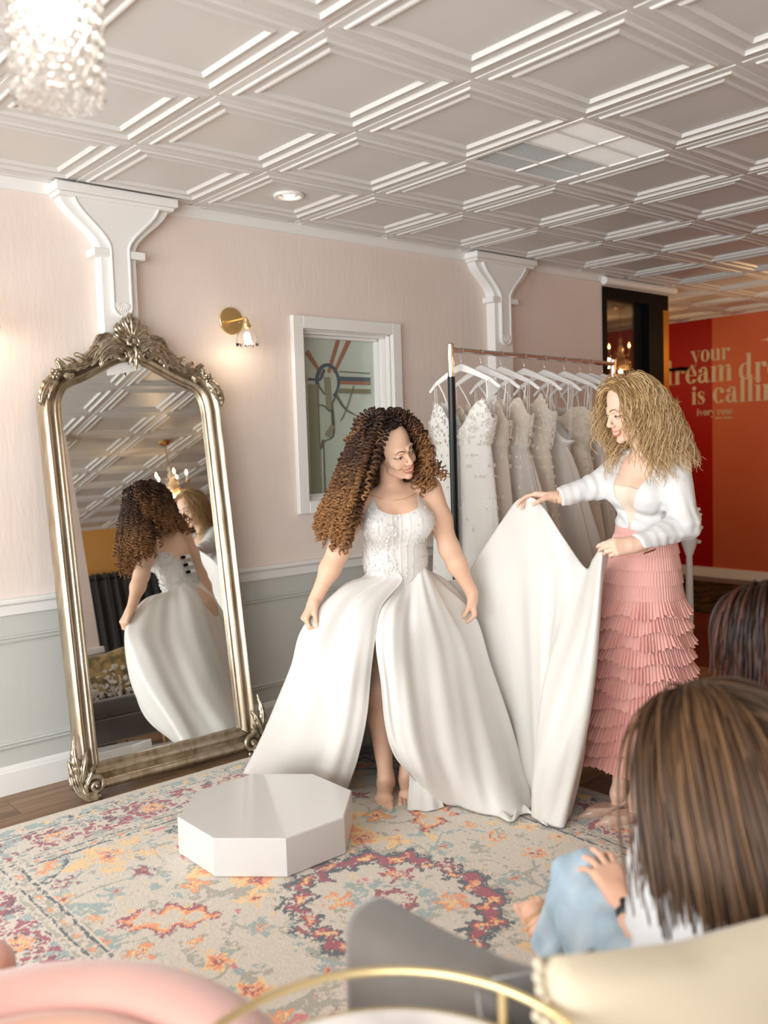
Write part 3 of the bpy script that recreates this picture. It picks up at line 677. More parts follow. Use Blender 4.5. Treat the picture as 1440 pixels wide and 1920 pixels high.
def glyph(ch):
    p = Pen()
    if ch == 'o': p.ring(.42, .5, .42, .52, .15, .46); return p, .88
    if ch == 'e':
        p.ring(.40, .5, .40, .52, .14, .46, 20, 330); p.rect(.2, .48, .78, .535); p.stroke([(.66, .68), (.70, .58), (.70, .52)], [.2, .18, .16]); p.stroke([(.60, .06), (.72, .14), (.80, .27)], [.05, .05, .02]); return p, .84
    if ch == 'c':
        p.ring(.42, .5, .42, .52, .14, .46, 48, 322); p.dot(.64, .77, .145); p.stroke([(.55, .03), (.70, .1), (.80, .26)], [.06, .05, .02]); return p, .86
    if ch == 'd':
        p.ring(.38, .5, .38, .52, .12, .46, 60, 300, ); p.stem(.52, W1, 0, 1.62, False, True); p.rect(.52, 0, .92, .045); return p, .97
    if ch == 'a':
        p.stem(.44, W1, .1, .74, False); p.ring(.44, .72, .27, .30, .06, .25, 10, 140); p.dot(.2, .76, .13); p.ring(.3, .27, .30, .29, .06, .22, 60, 330); p.stroke([(.58, .14), (.68, .02), (.80, .06), (.84, .2)], [.22, .1, .05, .02]); return p, .88
    if ch == 'i': p.stem(.1, W1, 0, 1, True, True); p.dot(.235, 1.28, .165); return p, .48
    if ch == 'l': p.stem(.1, W1, 0, 1.62, True, True); return p, .48
    if ch == 'r':
        p.stem(.1, W1, 0, 1, True, True); p.dot(.66, .84, .15); p.stroke([(.37, .7), (.45, .92), (.58, .99), (.68, .96)], [.04, .05, .06, .06]); return p, .82
    if ch in 'nm':
        x = .1; p.stem(x, W1, 0, 1, True, True)
        for k in range(1 if ch == 'n' else 2):
            x0 = x; x = x+.52; p.stroke([(x0+W1, .72), (x0+W1+.08, .93), (x+.1, 1.0), (x+W1*.5, .88)], [.03, .05, .1, .27]); p.stem(x, W1, 0, .86)
        return p, x+W1+.1
    if ch == 'u':
        p.stem(.1, W1, .16, 1, False, True); p.ring(.38, .24, .28, .26, .03, .2, 180, 330); p.stem(.62, W1, 0, 1, False, True); p.rect(.62, 0, .98, .045); return p, 1.02
    if ch in 'yv':
        p.poly([(.06, 1), (.36, 1), (.64, .0), (.5, .0)]); p.rect(-.02, .955, .44, 1); p.rect(.66, .955, .98, 1); p.stroke([(.84, 1), (.58, .05)], [.035, .035])
        if ch == 'y': p.stroke([(.58, .05), (.46, -.36), (.3, -.46), (.16, -.4)], [.035, .045, .06, .1]); p.dot(.16, -.33, .14)
        return p, .98
    if ch == 's':
        p.stroke([(.58, .76), (.46, .96), (.26, .96), (.14, .8), (.24, .62), (.46, .46), (.58, .28), (.46, .06), (.24, .03), (.1, .24)], [.03, .05, .09, .2, .27, .29, .2, .09, .05, .03]); p.rect(.56, .66, .60, .98); p.rect(.08, 0, .12, .32); return p, .68
    if ch == 'g':
        p.ring(.36, .64, .32, .38, .1, .33); p.ring(.38, -.2, .40, .26, .3, .17); p.stroke([(.2, .3), (.12, .16), (.3, .06), (.62, .04)], [.05, .1, .16, .12]); p.dot(.78, .96, .12); return p, .92
    if ch == 'b':
        p.stem(.1, W1, 0, 1.62, False, True); p.ring(.5, .5, .38, .52, .12, .46, -120, 120); return p, .92
    return p, .42
def star(cx, cz, r):
    P = Pen(); out = []
    for k in range(4):
        a = k*PI/2; out += [(cx+r*math.cos(a), cz+r*math.sin(a))]
        for q in (.2, .5, .8):
            b = a+q*PI/2; rr = r*(.2+.28*(2*q-1)**4+.05); out.append((cx+rr*math.cos(b), cz+rr*math.sin(b)))
    P.poly(out); return P
mural = thing('mural_lettering', (X1-.004, 4.9, 1.9), 'cream words your dream dress is calling on the red and coral wall', 'wall sign')
_k = [0]
def emit(pens, name, thick=.002):
    """pens: list of (Pen, y of left edge, z of baseline, unit)"""
    m = MB()
    for p, y, z, u in pens:
        for q in p.p: _k[0] += 1; m.prism(np.stack([y-q[:, 0]*u, z+q[:, 1]*u], 1), X1-.002-thick-.0045*((_k[0]*7) % 97)/97, X1-.001, plane='yz')
    m.build(name, M['letter'], mural, recalc=True)
def line(text, yl, z, u, gap=.02, name='word', yr=None):
    gl_ = []; w = 0
    for ch in text:
        p, a = glyph(ch); gl_.append((p, w)); w += a+gap
    for (p, x) in gl_: pass
    emit([(p, yl-x*u, z, u) for p, x in gl_], name); return yl-w*u
def mwall(x, y): r = ray(x, y); return CAM+r*(X1/r[0])
a = mwall(1297, 677); b = mwall(1368, 677)
line('your', mwall(1295, 676)[1], mwall(1330, 677)[2], (mwall(1295, 676)[1]-mwall(1367, 676)[1])/3.62, name='word')
zz = mwall(1312, 718)[2]; u2 = (mwall(1264.5, 718)[1]-mwall(1372, 716)[1])/(.82+.84+.88+1.5)
uu = u2
yl = mwall(1264.5, 718)[1]+(.97+.02)*uu
yr_ = line('dream', yl, zz, uu)
line('dress', mwall(1386, 712)[1], zz, uu)
zz2 = mwall(1330, 757)[2]
line('is', mwall(1297, 758)[1], zz2, uu*.82)
line('calling', mwall(1337, 757)[1], zz2, uu)
zz3 = mwall(1340, 778)[2]
yb = mwall(1307, 778)[1]; ub = (yb-mwall(1375, 778)[1])/8.05
line('ivory', yb, zz3, ub, name='word'); line('rose', yb-(.48+.98+.88+.82+.98+.1+.42)*ub, zz3, ub, name='word')
m = MB(); yy = mwall(1341, 783)[1]; y2 = mwall(1373, 783)[1]; zq = zz3-.85*ub
for k in range(15):
    if k in (6,): continue
    w = (yy-y2)/15; m.bb((X1-.004, yy-(k+.78)*w, zq), (X1, yy-(k+.1)*w, zq+.35*ub))
m.build('small_line', M['letter'], mural)
for cx, cz, r in ((1270.5, 754, .062), (1266, 778, .05), (1443, 636, .09)):
    q = mwall(cx, cz); s_ = star(0, 0, r); emit([(s_, q[1], q[2], 1.)], 'star')
for cx, cz, r in ((1282.5, 785, .011), (1287, 793, .019)):
    q = mwall(cx, cz); s_ = Pen(); s_.dot(0, 0, r); emit([(s_, q[1], q[2], 1.)], 'dot')
# a dark hanging rod that sticks out of the far wall beside the black frame
q = mwall(1287, 692); m = MB(); m.tube([(X1, q[1], q[2]), (X1-.12, q[1], q[2])], .02, 10); m.tube([(X1-.1, q[1]-.02, q[2]), (X1-.1, q[1]+.5, q[2])], .016, 10)
o = m.build('wall_rod', M['black'], smooth=True); tag(o, 'short dark metal rail mounted on the red wall beside the black frame', 'rail')
# ================================================================== clothes rail with gowns
M['chrome'] = mat('polished_chrome', lin(226, 220, 212), .12, metal=1)
M['gunmetal'] = mat('black_enamel_tube', lin(26, 28, 27), .25, metal=.3)
M['hanger'] = mat('white_hanger_paint', lin(238, 236, 234), .4)
RA, RB = V3(3.150, 3.125, 1.93), V3(4.715, 3.290, 1.93); RD = unit(RB-RA); HD = V3(-RD[1], RD[0], 0)
rack = thing('garment_rack', (float(RA[0]), float(RA[1]), 0), 'chrome and black garment rail holding a row of white gowns', 'clothes rack')
m = MB(); m.tube([RA, RB], .0135, 16); m.build('rail', M['chrome'], rack, smooth=True, auto=.8)
for E_ in (RA, RB):
    m = MB(); m.tube([V3(E_[0], E_[1], 1.80), V3(E_[0], E_[1], 1.955)], .0165, 16); m.ell((E_[0], E_[1], 1.955), (.0165, .0165, .008)); m.build('pole_top', M['chrome'], rack, smooth=True, auto=.8)
    m = MB(); m.tube([V3(E_[0], E_[1], .11), V3(E_[0], E_[1], 1.80)], .0185, 16); pl = m.build('pole', M['gunmetal'], rack, smooth=True, auto=.8)
    m = MB(); m.tube([E_*[1, 1, 0]+V3(0, 0, .10)-HD*.28, E_*[1, 1, 0]+V3(0, 0, .10)+HD*.28], .016, 12); m.build('foot_bar', M['gunmetal'], rack, smooth=True)
    for s_ in (-1, 1):
        c = E_*[1, 1, 0]+HD*.26*s_; m = MB(); m.tube([c+V3(0, 0, .1), c+V3(0, 0, .06)], .008, 8); m.tube([c+V3(-.014, 0, .032), c+V3(.014, 0, .032)], .032, 20); m.build('caster', M['gunmetal'], rack, smooth=True, auto=.8)
HX = [3.229, 3.390, 3.560, 3.768, 3.962, 4.165, 4.335, 4.452, 4.590]
satin = mat('ivory_satin', lin(240, 236, 228), .34, sheen=.25, spec=.5)
def fab(name, col, rough=.75, alpha=None, b=None): return mat(name, col, rough, sheen=.4, spec=.25, alpha=alpha, bump=b)
LACE = [('vor', 95, .5, .003), ('noise', 210, .4, .0015)]
FM = {'lacew': fab('white_sequin_lace', lin(238, 237, 231), .42, b=LACE), 'laceb': fab('beige_corded_lace', lin(226, 213, 196), .6, b=LACE),
      'tulle': fab('ivory_tulle', lin(236, 228, 218), .85, .82, [('noise', (14, 14, 2), .4, .01)]), 'tulle2': fab('champagne_tulle', lin(228, 215, 200), .85, .86, [('noise', (16, 16, 2), .4, .01)]), 'satin': satin,
      'petal': fab('lace_flower_thread', lin(246, 240, 232), .6), 'petalb': fab('beige_flower_thread', lin(236, 222, 204), .6), 'strap': fab('satin_ribbon', lin(244, 240, 234), .4)}
def hanger(c, label):
    t = thing('clothes_hanger', tuple(c), label, 'hanger', 'white hangers on the garment rail')
    m = MB(); a = np.linspace(-.35*PI, PI*1.02, 16); P = [c+HD*(.017*math.cos(q))+V3(0, 0, -.002+.017*math.sin(q)) for q in a[::-1]]
    P = [P[0]]+P[1:]; P += [c+V3(0, 0, -.03)+HD*.006, c+V3(0, 0, -.045), c+V3(0, 0, -.075)]
    m.tube(P, .0016, 6); m.build('hook', M['chrome'], t, smooth=True)
    m = MB(); s = np.linspace(-1, 1, 33); w = .222
    top = -.062-.105*np.abs(s)**1.15-.014*smoothstep(.75, 1, np.abs(s)); thick = .040*(1-.42*np.abs(s)); thick = thick*np.where(np.abs(s) > .985, .6, 1)
    G = []
    for i, q in enumerate(s):
        b_ = c+HD*w*q+RD*.022*(q*q); zt = top[i]; zb_ = top[i]-thick[i]
        G.append([b_+RD*.0075+V3(0, 0, zt-.003), b_+V3(0, 0, zt), b_-RD*.0075+V3(0, 0, zt-.003), b_-RD*.0075+V3(0, 0, zb_+.003), b_+V3(0, 0, zb_), b_+RD*.0075+V3(0, 0, zb_+.003)])
    m.grid(np.array(G), cv=True); n_ = len(G)*6; m.f.append(tuple(range(6))); m.f.append(tuple(range(n_-6, n_))[::-1])
    m.build('shoulder_bar', M['hanger'], t, smooth=True, auto=.7, recalc=True); return t
def hung_gown(c, spec, label):
    t = thing('wedding_gown', (c[0], c[1], 1.4), label, 'dress', 'gowns on the garment rail')
    r_ = np.random.default_rng(spec['seed']); zt, zw, zh = spec['top'], spec['waist'], spec.get('hem', .12); NA = 72
    a = np.linspace(0, 2*PI, NA, endpoint=False); ph = r_.uniform(0, 6, 6)
    def section(z, w, d, fold, k):
        rr = 1+fold*(np.sin(k*a+ph[0])*.6+np.sin((k*1.7//1)*a+ph[1])*.4); 
        return c*[1, 1, 0]+HD*(w*np.sin(a)*rr)[:, None]+RD*(d*np.cos(a)*rr)[:, None]+np.stack([0*a, 0*a, z], 1)
    y_ = np.abs(np.sin(a)); nk = spec['neck']
    if nk == 'v': ztop = zt-.15*np.exp(-(y_/.42)**2)-.10*smoothstep(.72, 1, y_)
    elif nk == 'sweet': ztop = zt-.05*np.exp(-(y_/.25)**2)-.03*smoothstep(.7, 1, y_)
    elif nk == 'peak': ztop = zt-.05-.12*smoothstep(.1, .9, y_)
    else: ztop = zt-.06*np.exp(-(y_/.5)**2)
    G = []; nb = 16
    for i in range(nb+1):
        s = i/nb; z = ztop*(1-s)+zw*s; w = spec['wt']*(1-s**1.3)+spec['ww']*s**1.3; d = spec['d']*(1+.35*math.sin(s*PI)*(1-s))
        G.append(section(z, w, d, .03, 3))
    m = MB(); G1 = np.array(G); G2 = G1.copy(); cen = G1.mean(1, keepdims=True); G2 = cen+(G1-cen)*[.965, .965, 1]
    m.grid(G1, cv=True); m.grid(G2, cv=True, flip=True); m.build('bodice', FM[spec['mb']], t, smooth=True, recalc=False)
    m = MB(); G = []; ns = 26
    for i in range(ns+1):
        s = i/ns; z = zw*(1-s)+zh*s
        f = s**spec.get('pw', .8); w = spec['ww']*(1-f)+spec['wh']*f; d = spec['d']*(1-f)+spec['dh']*f
        cc_ = spec.get('sw', 0)*s
        Gs = section(np.full(NA, z), w, d, .02+spec['fold']*min(1, s*2.2), spec['k'])+HD*cc_; G.append(Gs)
    m.grid(np.array(G), cv=True)
    m.build('skirt', FM[spec['ms']], t, smooth=True)
    if spec.get('lace', 0):
        m = MB(); n_l = spec['lace']; B_ = G1
        for q in range(n_l):
            i = int(r_.integers(0, nb)) if q < n_l*.72 else None
            j = int(r_.integers(0, NA))
            if i is None:
                i2 = int(min(ns-1, abs(r_.normal(0, 5)))); p = np.array(G)[i2, j]; cen2 = np.array(G)[i2].mean(0)
            else: p = B_[i, j]; cen2 = B_[i].mean(0)
            nrm = unit(p-cen2); u_ = unit(np.cross(nrm, V3(0, 0, 1))); v_ = np.cross(u_, nrm); r0 = r_.uniform(.008, .018); a0 = r_.uniform(0, 6)
            k = int(r_.integers(4, 7)); V = [p+nrm*.006]; F_ = []
            for e in range(k*2):
                an = a0+e*PI/k; rad = r0*.75 if e % 2 == 0 else r0*.5
                V.append(p+nrm*(.004+.005*(e % 2 == 0))+rad*(math.cos(an)*u_+math.sin(an)*v_))
            for e in range(k*2): F_.append((0, 1+e, 1+(e+1) % (k*2)))
            m.add(V, F_)
        o = m.build('lace_flowers', FM[spec.get('ml', 'petal')], t, smooth=False); o['kind'] = 'stuff'
    # straps and hanging loops
    for s_ in (-1, 1):
        for side in (-1, 1):
            m = MB(); yy = spec['wt']*.62*s_; 
            b0 = c*[1, 1, 0]+HD*yy+RD*side*spec['d']*.75+V3(0, 0, zt-.012); tp = c+HD*(.150*s_ if spec.get('loop') else yy*1.05)+V3(0, 0, -.148 if spec.get('loop') else -.10-.02)
            P = np.array([b0, b0*.5+tp*.5+RD*side*.005, tp]); wv = .004 if not spec.get('wide') else .008
            G_ = np.stack([catmull(P, 8)-HD*wv, catmull(P, 8)+HD*wv], 1); m.grid(G_); m.grid(G_-RD*.0012, flip=True)
            if side == 1 or not spec.get('loop'): m.build('strap', FM['strap'], t, smooth=True)
    if spec.get('loop'):
        for s_ in (-1, 1):
            m = MB(); b0 = c+HD*(.17*s_)+V3(0, 0, -.15); b1 = c*[1, 1, 0]+HD*(.15*s_)+V3(0, 0, spec['waist']-.02)
            for o_ in (-.007, .007): m.tube([b0+RD*o_, (b0+b1)/2+RD*o_*1.3, b1+RD*o_], .0018, 6)
            m.build('hanging_loop', FM['strap'], t, smooth=True)
    return t
SP = [
 dict(top=1.69, waist=1.47, wt=.20, ww=.165, d=.048, wh=.24, dh=.056, fold=.10, k=5, neck='v', mb='lacew', ms='lacew', lace=620, seed=1, loop=1),
 dict(top=1.68, waist=1.46, wt=.17, ww=.15, d=.052, wh=.22, dh=.078, fold=.16, k=7, neck='v', mb='laceb', ms='tulle2', lace=380, seed=2, loop=1, ml='petalb'),
 dict(top=1.71, waist=1.45, wt=.18, ww=.15, d=.052, wh=.44, dh=.078, fold=.16, k=9, neck='v', mb='laceb', ms='tulle', lace=560, seed=3, loop=1),
 dict(top=1.72, waist=1.44, wt=.18, ww=.15, d=.052, wh=.26, dh=.078, fold=.12, k=6, neck='v', mb='laceb', ms='laceb', lace=800, seed=4, loop=1),
 dict(top=1.645, waist=1.44, wt=.19, ww=.14, d=.052, wh=.50, dh=.078, fold=.14, k=10, neck='peak', mb='satin', ms='tulle', lace=0, seed=5, loop=1),
 dict(top=1.66, waist=1.42, wt=.19, ww=.15, d=.052, wh=.30, dh=.078, fold=.12, k=6, neck='sweet', mb='laceb', ms='laceb', lace=700, seed=6, loop=1, ml='petalb'),
 dict(top=1.68, waist=1.43, wt=.18, ww=.15, d=.052, wh=.30, dh=.078, fold=.12, k=7, neck='v', mb='lacew', ms='tulle', lace=220, seed=7, loop=1),
 dict(top=1.68, waist=1.43, wt=.17, ww=.14, d=.052, wh=.26, dh=.078, fold=.12, k=7, neck='v', mb='laceb', ms='laceb', lace=150, seed=8),
 dict(top=1.68, waist=1.43, wt=.17, ww=.14, d=.052, wh=.26, dh=.078, fold=.12, k=7, neck='v', mb='laceb', ms='tulle2', lace=120, seed=9)]
HL = ['white hanger nearest the left pole of the garment rail', 'second white hanger from the left pole of the rail', 'third white hanger from the left pole of the rail', 'fourth white hanger from the left, above the flower strap gown',
      'middle white hanger of the nine on the rail', 'white hanger holding the plain satin gown, sixth from the left', 'seventh white hanger from the left pole of the rail', 'eighth white hanger, partly hidden behind its neighbours', 'white hanger nearest the right pole, beside the blond hair']
GL = ['white sequinned lace gown with deep V, first beside the left pole', 'beige gown with beaded straps and narrow tulle skirt, second on the rail', 'tulle gown with flower appliques and wide skirt, third on the rail', 'beige corded lace gown with V neck, fourth on the rail',
      'plain satin bodice gown with a pointed neckline and tulle skirt', 'beige lace gown with rounded bust right of the satin bodice gown', 'pale tulle gown seventh on the rail, beside the blond woman', 'lace gown behind the blond woman, eighth on the rail', 'gown nearest the right pole of the rail, mostly hidden by the blond hair']
order = SP
for i, x in enumerate(HX):
    c = RA+RD*((x-RA[0])/RD[0]); hanger(c+V3(0, 0, .0), HL[i]); hung_gown(c, order[i], GL[i])
# ================================================================== woven rug: a fine grid of coloured tufts
RX0, RX1, RY0, RY1 = .615, 3.05, .62, 3.66
nu_, nv_ = 560, 700
gu, gv = np.meshgrid(np.linspace(0, RX1-RX0, nu_), np.linspace(0, RY1-RY0, nv_), indexing='ij')
def vnoise(x, y, s, seed):
    r = np.random.default_rng(seed); N_ = 128; tab = r.random((N_, N_)); X = x*s; Y = y*s; i = np.floor(X).astype(int); j = np.floor(Y).astype(int); fx = X-i; fy = Y-j; fx = fx*fx*(3-2*fx); fy = fy*fy*(3-2*fy)
    g = lambda a, b: tab[a % N_, b % N_]
    return (g(i, j)*(1-fx)+g(i+1, j)*fx)*(1-fy)+(g(i, j+1)*(1-fx)+g(i+1, j+1)*fx)*fy
def fb(x, y, s, seed, o=4):
    t = 0; a = 1; n = 0
    for k in range(o): t = t+a*vnoise(x, y, s*2**k, seed+k); n += a; a *= .55
    return t/n
P_ = {k: np.array(lin(*v)[:3]) for k, v in dict(cream=(216, 207, 193), mag=(158, 38, 78), navy=(34, 66, 88), blue=(150, 174, 176), or_=(242, 150, 96), yel=(246, 206, 140), gry=(168, 166, 152), plum=(96, 36, 72), pink=(214, 120, 128)).items()}
C = np.zeros((nu_, nv_, 3))+P_['cream']
W2, H2 = (RX1-RX0)/2, (RY1-RY0)/2
U_ = gu-W2; V_ = gv-H2
wx = (fb(gu, gv, 26, 11)-.5)*.05+(fb(gu, gv, 90, 12, 2)-.5)*.022; wy = (fb(gu, gv, 26, 21)-.5)*.05+(fb(gu, gv, 90, 22, 2)-.5)*.022
Uw, Vw = U_+wx, V_+wy
wear = fb(gu, gv, 60, 31, 3)+(fb(gu, gv, 5, 35, 2)-.5)*.5
def put(mask, col, th=.40, seed=0):
    global C
    k = mask & (wear+(vnoise(gu, gv, 170, 50+seed)-.5)*.35 > th); C[k] = P_[col]*(1+.0*0)
def hsh(i, j, s=0): return np.mod(np.sin(i*127.1+j*311.7+s*74.7)*43758.5453, 1)
# speckled field
for sd, col, th in ((61, 'blue', .70), (62, 'gry', .68), (63, 'yel', .74), (64, 'pink', .755)):
    n_ = fb(gu, gv, 17, sd, 4); put(n_ > th, col, .38, sd)
# vines (thin wandering lines)
for sd, s in ((71, 2.6), (72, 3.4)):
    n_ = fb(gu+wx*.5, gv, s, sd, 2); put(np.abs(n_-.5) < .0045*s, 'blue' if sd == 71 else 'gry', .42, sd)
# scattered small flowers, mirrored about the middle of the rug
r_ = np.random.default_rng(4); fl = []
Ua, Va = np.abs(Uw), np.abs(Vw)
def flower(cx, cy, r, cols, k=5, rot=0.):
    dx, dy = Ua-cx, Va-cy; rr = np.hypot(dx, dy); an = np.arctan2(dy, dx)+rot; e = r*(1+.38*np.cos(k*an))
    put(rr < e*1.18, cols[0], .44, 1); put(rr < e*.9, cols[1], .36, 2); put(rr < e*.45, cols[2], .36, 3); put(rr < e*.18, cols[3], .3, 4)
for q in range(58):
    cx, cy = r_.uniform(.02, W2-.42), r_.uniform(.05, H2-.44)
    if math.hypot(cx, cy*.9) < .42 or any(math.hypot(cx-a, cy-b) < .105 for a, b in fl): continue
    fl.append((cx, cy)); cs = [('gry', 'navy', 'blue', 'yel'), ('yel', 'or_', 'mag', 'yel'), ('blue', 'mag', 'plum', 'or_'), ('yel', 'yel', 'or_', 'mag'), ('blue', 'blue', 'or_', 'mag'), ('gry', 'or_', 'yel', 'mag')][int(r_.integers(0, 6))]
    flower(cx, cy, r_.uniform(.022, .05), cs, int(r_.integers(3, 6)), r_.uniform(0, 3))
flower(.20, .62, .12, ('yel', 'or_', 'cream', 'mag'), 6); flower(.20, .62, .05, ('mag', 'plum', 'yel', 'mag'), 4); flower(.52, .98, .11, ('yel', 'yel', 'or_', 'mag'), 5)
flower(.0, 1.0, .10, ('or_', 'or_', 'yel', 'mag'), 6)
# flame shaped palmettes
for cx, cy in ((.58, .42),):
    dx, dy = Ua-cx, Va-cy; s = dx*.8+dy*.6; t_ = -dx*.6+dy*.8; w_ = .07*np.cos(np.clip(s/.17, -1, 1)*PI/2)*(1+.35*np.cos(s*70)); b_ = np.abs(s) < .17
    put(b_ & (np.abs(t_) < w_+.02), 'gry', .5); put(b_ & (np.abs(t_) < w_+.012), 'mag', .34); put(b_ & (np.abs(t_) < w_-.004), 'or_', .30); put(b_ & (np.abs(t_) < w_-.022), 'yel', .36); put(b_ & (np.abs(t_) < w_-.034), 'cream', .3)
# central medallion
R_ = np.hypot(Uw, Vw*.88); A_ = np.arctan2(Vw, Uw); jag = .022*np.cos(A_*14)+.014*np.cos(A_*31+1); re = R_+jag*.8
gap = (wear > .2)
put((re > .236) & (re < .345), 'navy', .30, 5); put((re > .264) & (re < .314), 'mag', .30, 6); put((re > .275) & (re < .300) & (np.cos(A_*16) > -.1), 'or_', .34, 7); put((re > .28) & (re < .294) & (np.cos(A_*16) > .5), 'yel', .3, 8)
put((re > .20) & (re < .245), 'cream', .1); put((re > .33) & (re < .37), 'gry', .62, 9)
put((R_ < .14) & (R_ > .095), 'blue', .36, 10); put((R_ < .15) & (R_ > .13), 'gry', .45, 10)
D_ = np.maximum(np.abs(Uw), np.abs(Vw)); D2 = np.maximum(np.abs(Uw+Vw), np.abs(Uw-Vw))*.75; DD = D_*.5+D2*.5
put((DD < .068) & (DD > .038), 'mag', .3, 12); put((DD < .074) & (DD > .066), 'plum', .4, 12)
for a in range(4):
    an = PI/4+a*PI/2; dx, dy = Uw-.185*math.cos(an), Vw-.185*math.sin(an); rr = np.hypot(dx, dy); e = .042*(1+.4*np.cos(5*np.arctan2(dy, dx)))
    put(rr < e*1.2, 'mag' if a % 2 == 0 else 'or_', .36, 13); put(rr < e*.6, 'or_' if a % 2 == 0 else 'yel', .36, 14)
# border bands measured from the edge
eu, ev = W2-np.abs(U_), H2-np.abs(V_); E = np.minimum(eu, ev); al = np.where(eu < ev, V_, U_); Ew = E+wx*.35; alw = al+wy*.8
inb = (E < .43)
C[inb] = P_['cream']
def band(lo, hi, col, th=.3, seed=0, cond=True): put((Ew > lo) & (Ew < hi) & cond, col, th, seed)
band(.045, .115, 'blue', .40, 20, fb(gu, gv, 24, 80) > .47); band(.05, .11, 'yel', .36, 21, fb(gu, gv, 28, 81) > .60); band(.06, .10, 'navy', .4, 22, fb(gu, gv, 30, 82) > .66)
band(.118, .126, 'navy', .42, 23); band(.36, .37, 'navy', .38, 24); band(.41, .422, 'navy', .36, 25); band(.372, .408, 'gry', .5, 25); band(.38, .40, 'or_', .4, 26, np.cos(alw*60) > .75)
band(.335, .352, 'gry', .48, 27)
per = .40; cell = np.mod(alw+10, per)-per/2; rr = np.hypot(cell, (Ew-.235)*1.15); idx = np.floor((alw+10)/per)
rj = rr+.010*np.cos(np.arctan2(cell, Ew-.235)*9)
B_ = (Ew > .135) & (Ew < .33)
put(B_ & (fb(gu, gv, 20, 85) > .47), 'mag', .34, 28); put(B_ & (fb(gu, gv, 30, 86) > .60), 'plum', .34, 29); put(B_ & (fb(gu, gv, 26, 87) > .58), 'blue', .36, 30)
put(B_ & (rj < .105), 'cream', .0); put(B_ & (rj < .092) & (rj > .068), 'mag', .32, 31); put(B_ & (rj < .066) & (rj > .052), 'navy', .48, 32); put(B_ & (rj < .05), 'or_', .36, 33); put(B_ & (rj < .03), 'yel', .34, 34); put(B_ & (rj < .016), 'mag', .3, 35)
C[E < .035] = P_['cream']
# corner pieces just inside the border
ci = (eu > .43) & (ev > .43) & (eu+ev < 1.05); q_ = np.abs(np.hypot(eu-.43, ev-.43)-.14+wx)
put(ci & (q_ < .028), 'blue', .42, 40); put(ci & (q_ < .012), 'navy', .42, 41); put(ci & (np.abs(np.hypot(eu-.43, ev-.43)-.08+wx) < .02), 'or_', .44, 42)
tone = .93+.14*fb(gu, gv, 120, 90, 2); C = (C*.82+P_['cream']*.18)*tone[..., None]
Z = .010+.0013*vnoise(gu, gv, 220, 95); Z[0] = Z[-1] = 0; Z[:, 0] = Z[:, -1] = 0
V = np.stack([gu+RX0, gv+RY0, Z], -1).reshape(-1, 3)
ii, jj = np.meshgrid(np.arange(nu_-1), np.arange(nv_-1), indexing='ij'); a_ = (ii*nv_+jj).ravel()
Fq = np.stack([a_, a_+nv_, a_+nv_+1, a_+1], 1)
o = mesh_obj('patterned_rug', V, Fq, mat('wool_rug', (1, 1, 1, 1), .95, spec=.1, attr=True, sheen=.3), None, False, colors=C.reshape(-1, 3))
tag(o, 'large cream rug with magenta, navy and orange medallion pattern on the wooden floor', 'rug')
# dark runner in the back room
m = MB(); m.bb((6.9, 2.6, 0), (8.35, 5.6, .012)); o = m.build('runner_rug', mat('dark_runner_wool', lin(72, 54, 34), .95, spec=.1, noise=((5, 12, 1), lin(28, 26, 26), .42, .6))); tag(o, 'dark brown patterned rug in the back room before the red wall', 'rug')
# ================================================================== seats and side table near the camera
velg = mat('grey_velvet', lin(106, 99, 92), .75, sheen=.5, spec=.2, noise=(5, lin(94, 88, 82), .35, .7))
velgd = mat('charcoal_velvet', lin(88, 84, 80), .75, sheen=.7, spec=.2, noise=(5, lin(72, 68, 66), .35, .7))
velp = mat('pink_velvet', lin(202, 154, 142), .7, sheen=.7, spec=.2, noise=(4, lin(192, 142, 130), .35, .7))
velp2 = mat('peach_velvet', lin(198, 146, 122), .7, sheen=.6, spec=.2)
def sweep_wall(mb, path, thick, z0, z1, rad=.05):
    """upholstered wall along a plan path: rounded top"""
    P = catmull(np.array(path, float), 60); t = unit(np.gradient(P, axis=0)); n = np.stack([-t[:, 1], t[:, 0]], 1)
    pr_ = [(-thick/2, z0)]+[(-thick/2, z) for z in np.linspace(z0+.05, z1-rad, 4)]+[(-thick/2+rad*(1-math.cos(a)), z1-rad+rad*math.sin(a)) for a in np.linspace(.2, PI/2, 6)]
    pr_ = pr_+[(-x, z) for x, z in pr_[::-1]]
    G = []
    for k, (o_, z) in enumerate(pr_): G.append(np.concatenate([P+n*o_, np.full((len(P), 1), z)], 1))
    G = np.array(G)
    for e in (0, -1):                                     # round the two ends
        c = G[:, e].mean(0)
    mb.grid(G)
    for e, sg in ((0, -1), (-1, 1)):
        prev = G[:, e]; cen = prev.mean(0); dirn = np.array([t[e][0], t[e][1], 0])*sg; rings = [prev]
        for q in (.35, .7, .92, 1.):
            r = prev.copy(); f = math.sqrt(1-q*q) if q < 1 else 0
            r[:, :2] = cen[:2]+(prev[:, :2]-cen[:2])*f; r[:, 2] = z0+(prev[:, 2]-z0)*(1-.08*(1-f)); r += dirn*q*thick*.4; rings.append(r)
        mb.grid(np.array(rings))
sofa = thing('grey_sofa', (1.9, .75, 0), 'grey velvet sofa seen from behind at the bottom of the photo', 'sofa')
m = MB(); path = [(.925, 1.13), (.925, .98), (.945, .83), (1.03, .72), (1.22, .62), (1.7, .52), (2.4, .47), (2.9, .48), (3.02, .56), (3.05, .8), (3.05, 1.1)]
sweep_wall(m, path, .11, .10, .72, .05); m.build('backrest', velg, sofa, smooth=True, recalc=True)
m = MB(); outl = [(.99, 1.15), (.99, .86), (1.08, .77), (1.3, .68), (1.8, .58), (2.9, .55), (2.98, .6), (2.98, 1.15)]
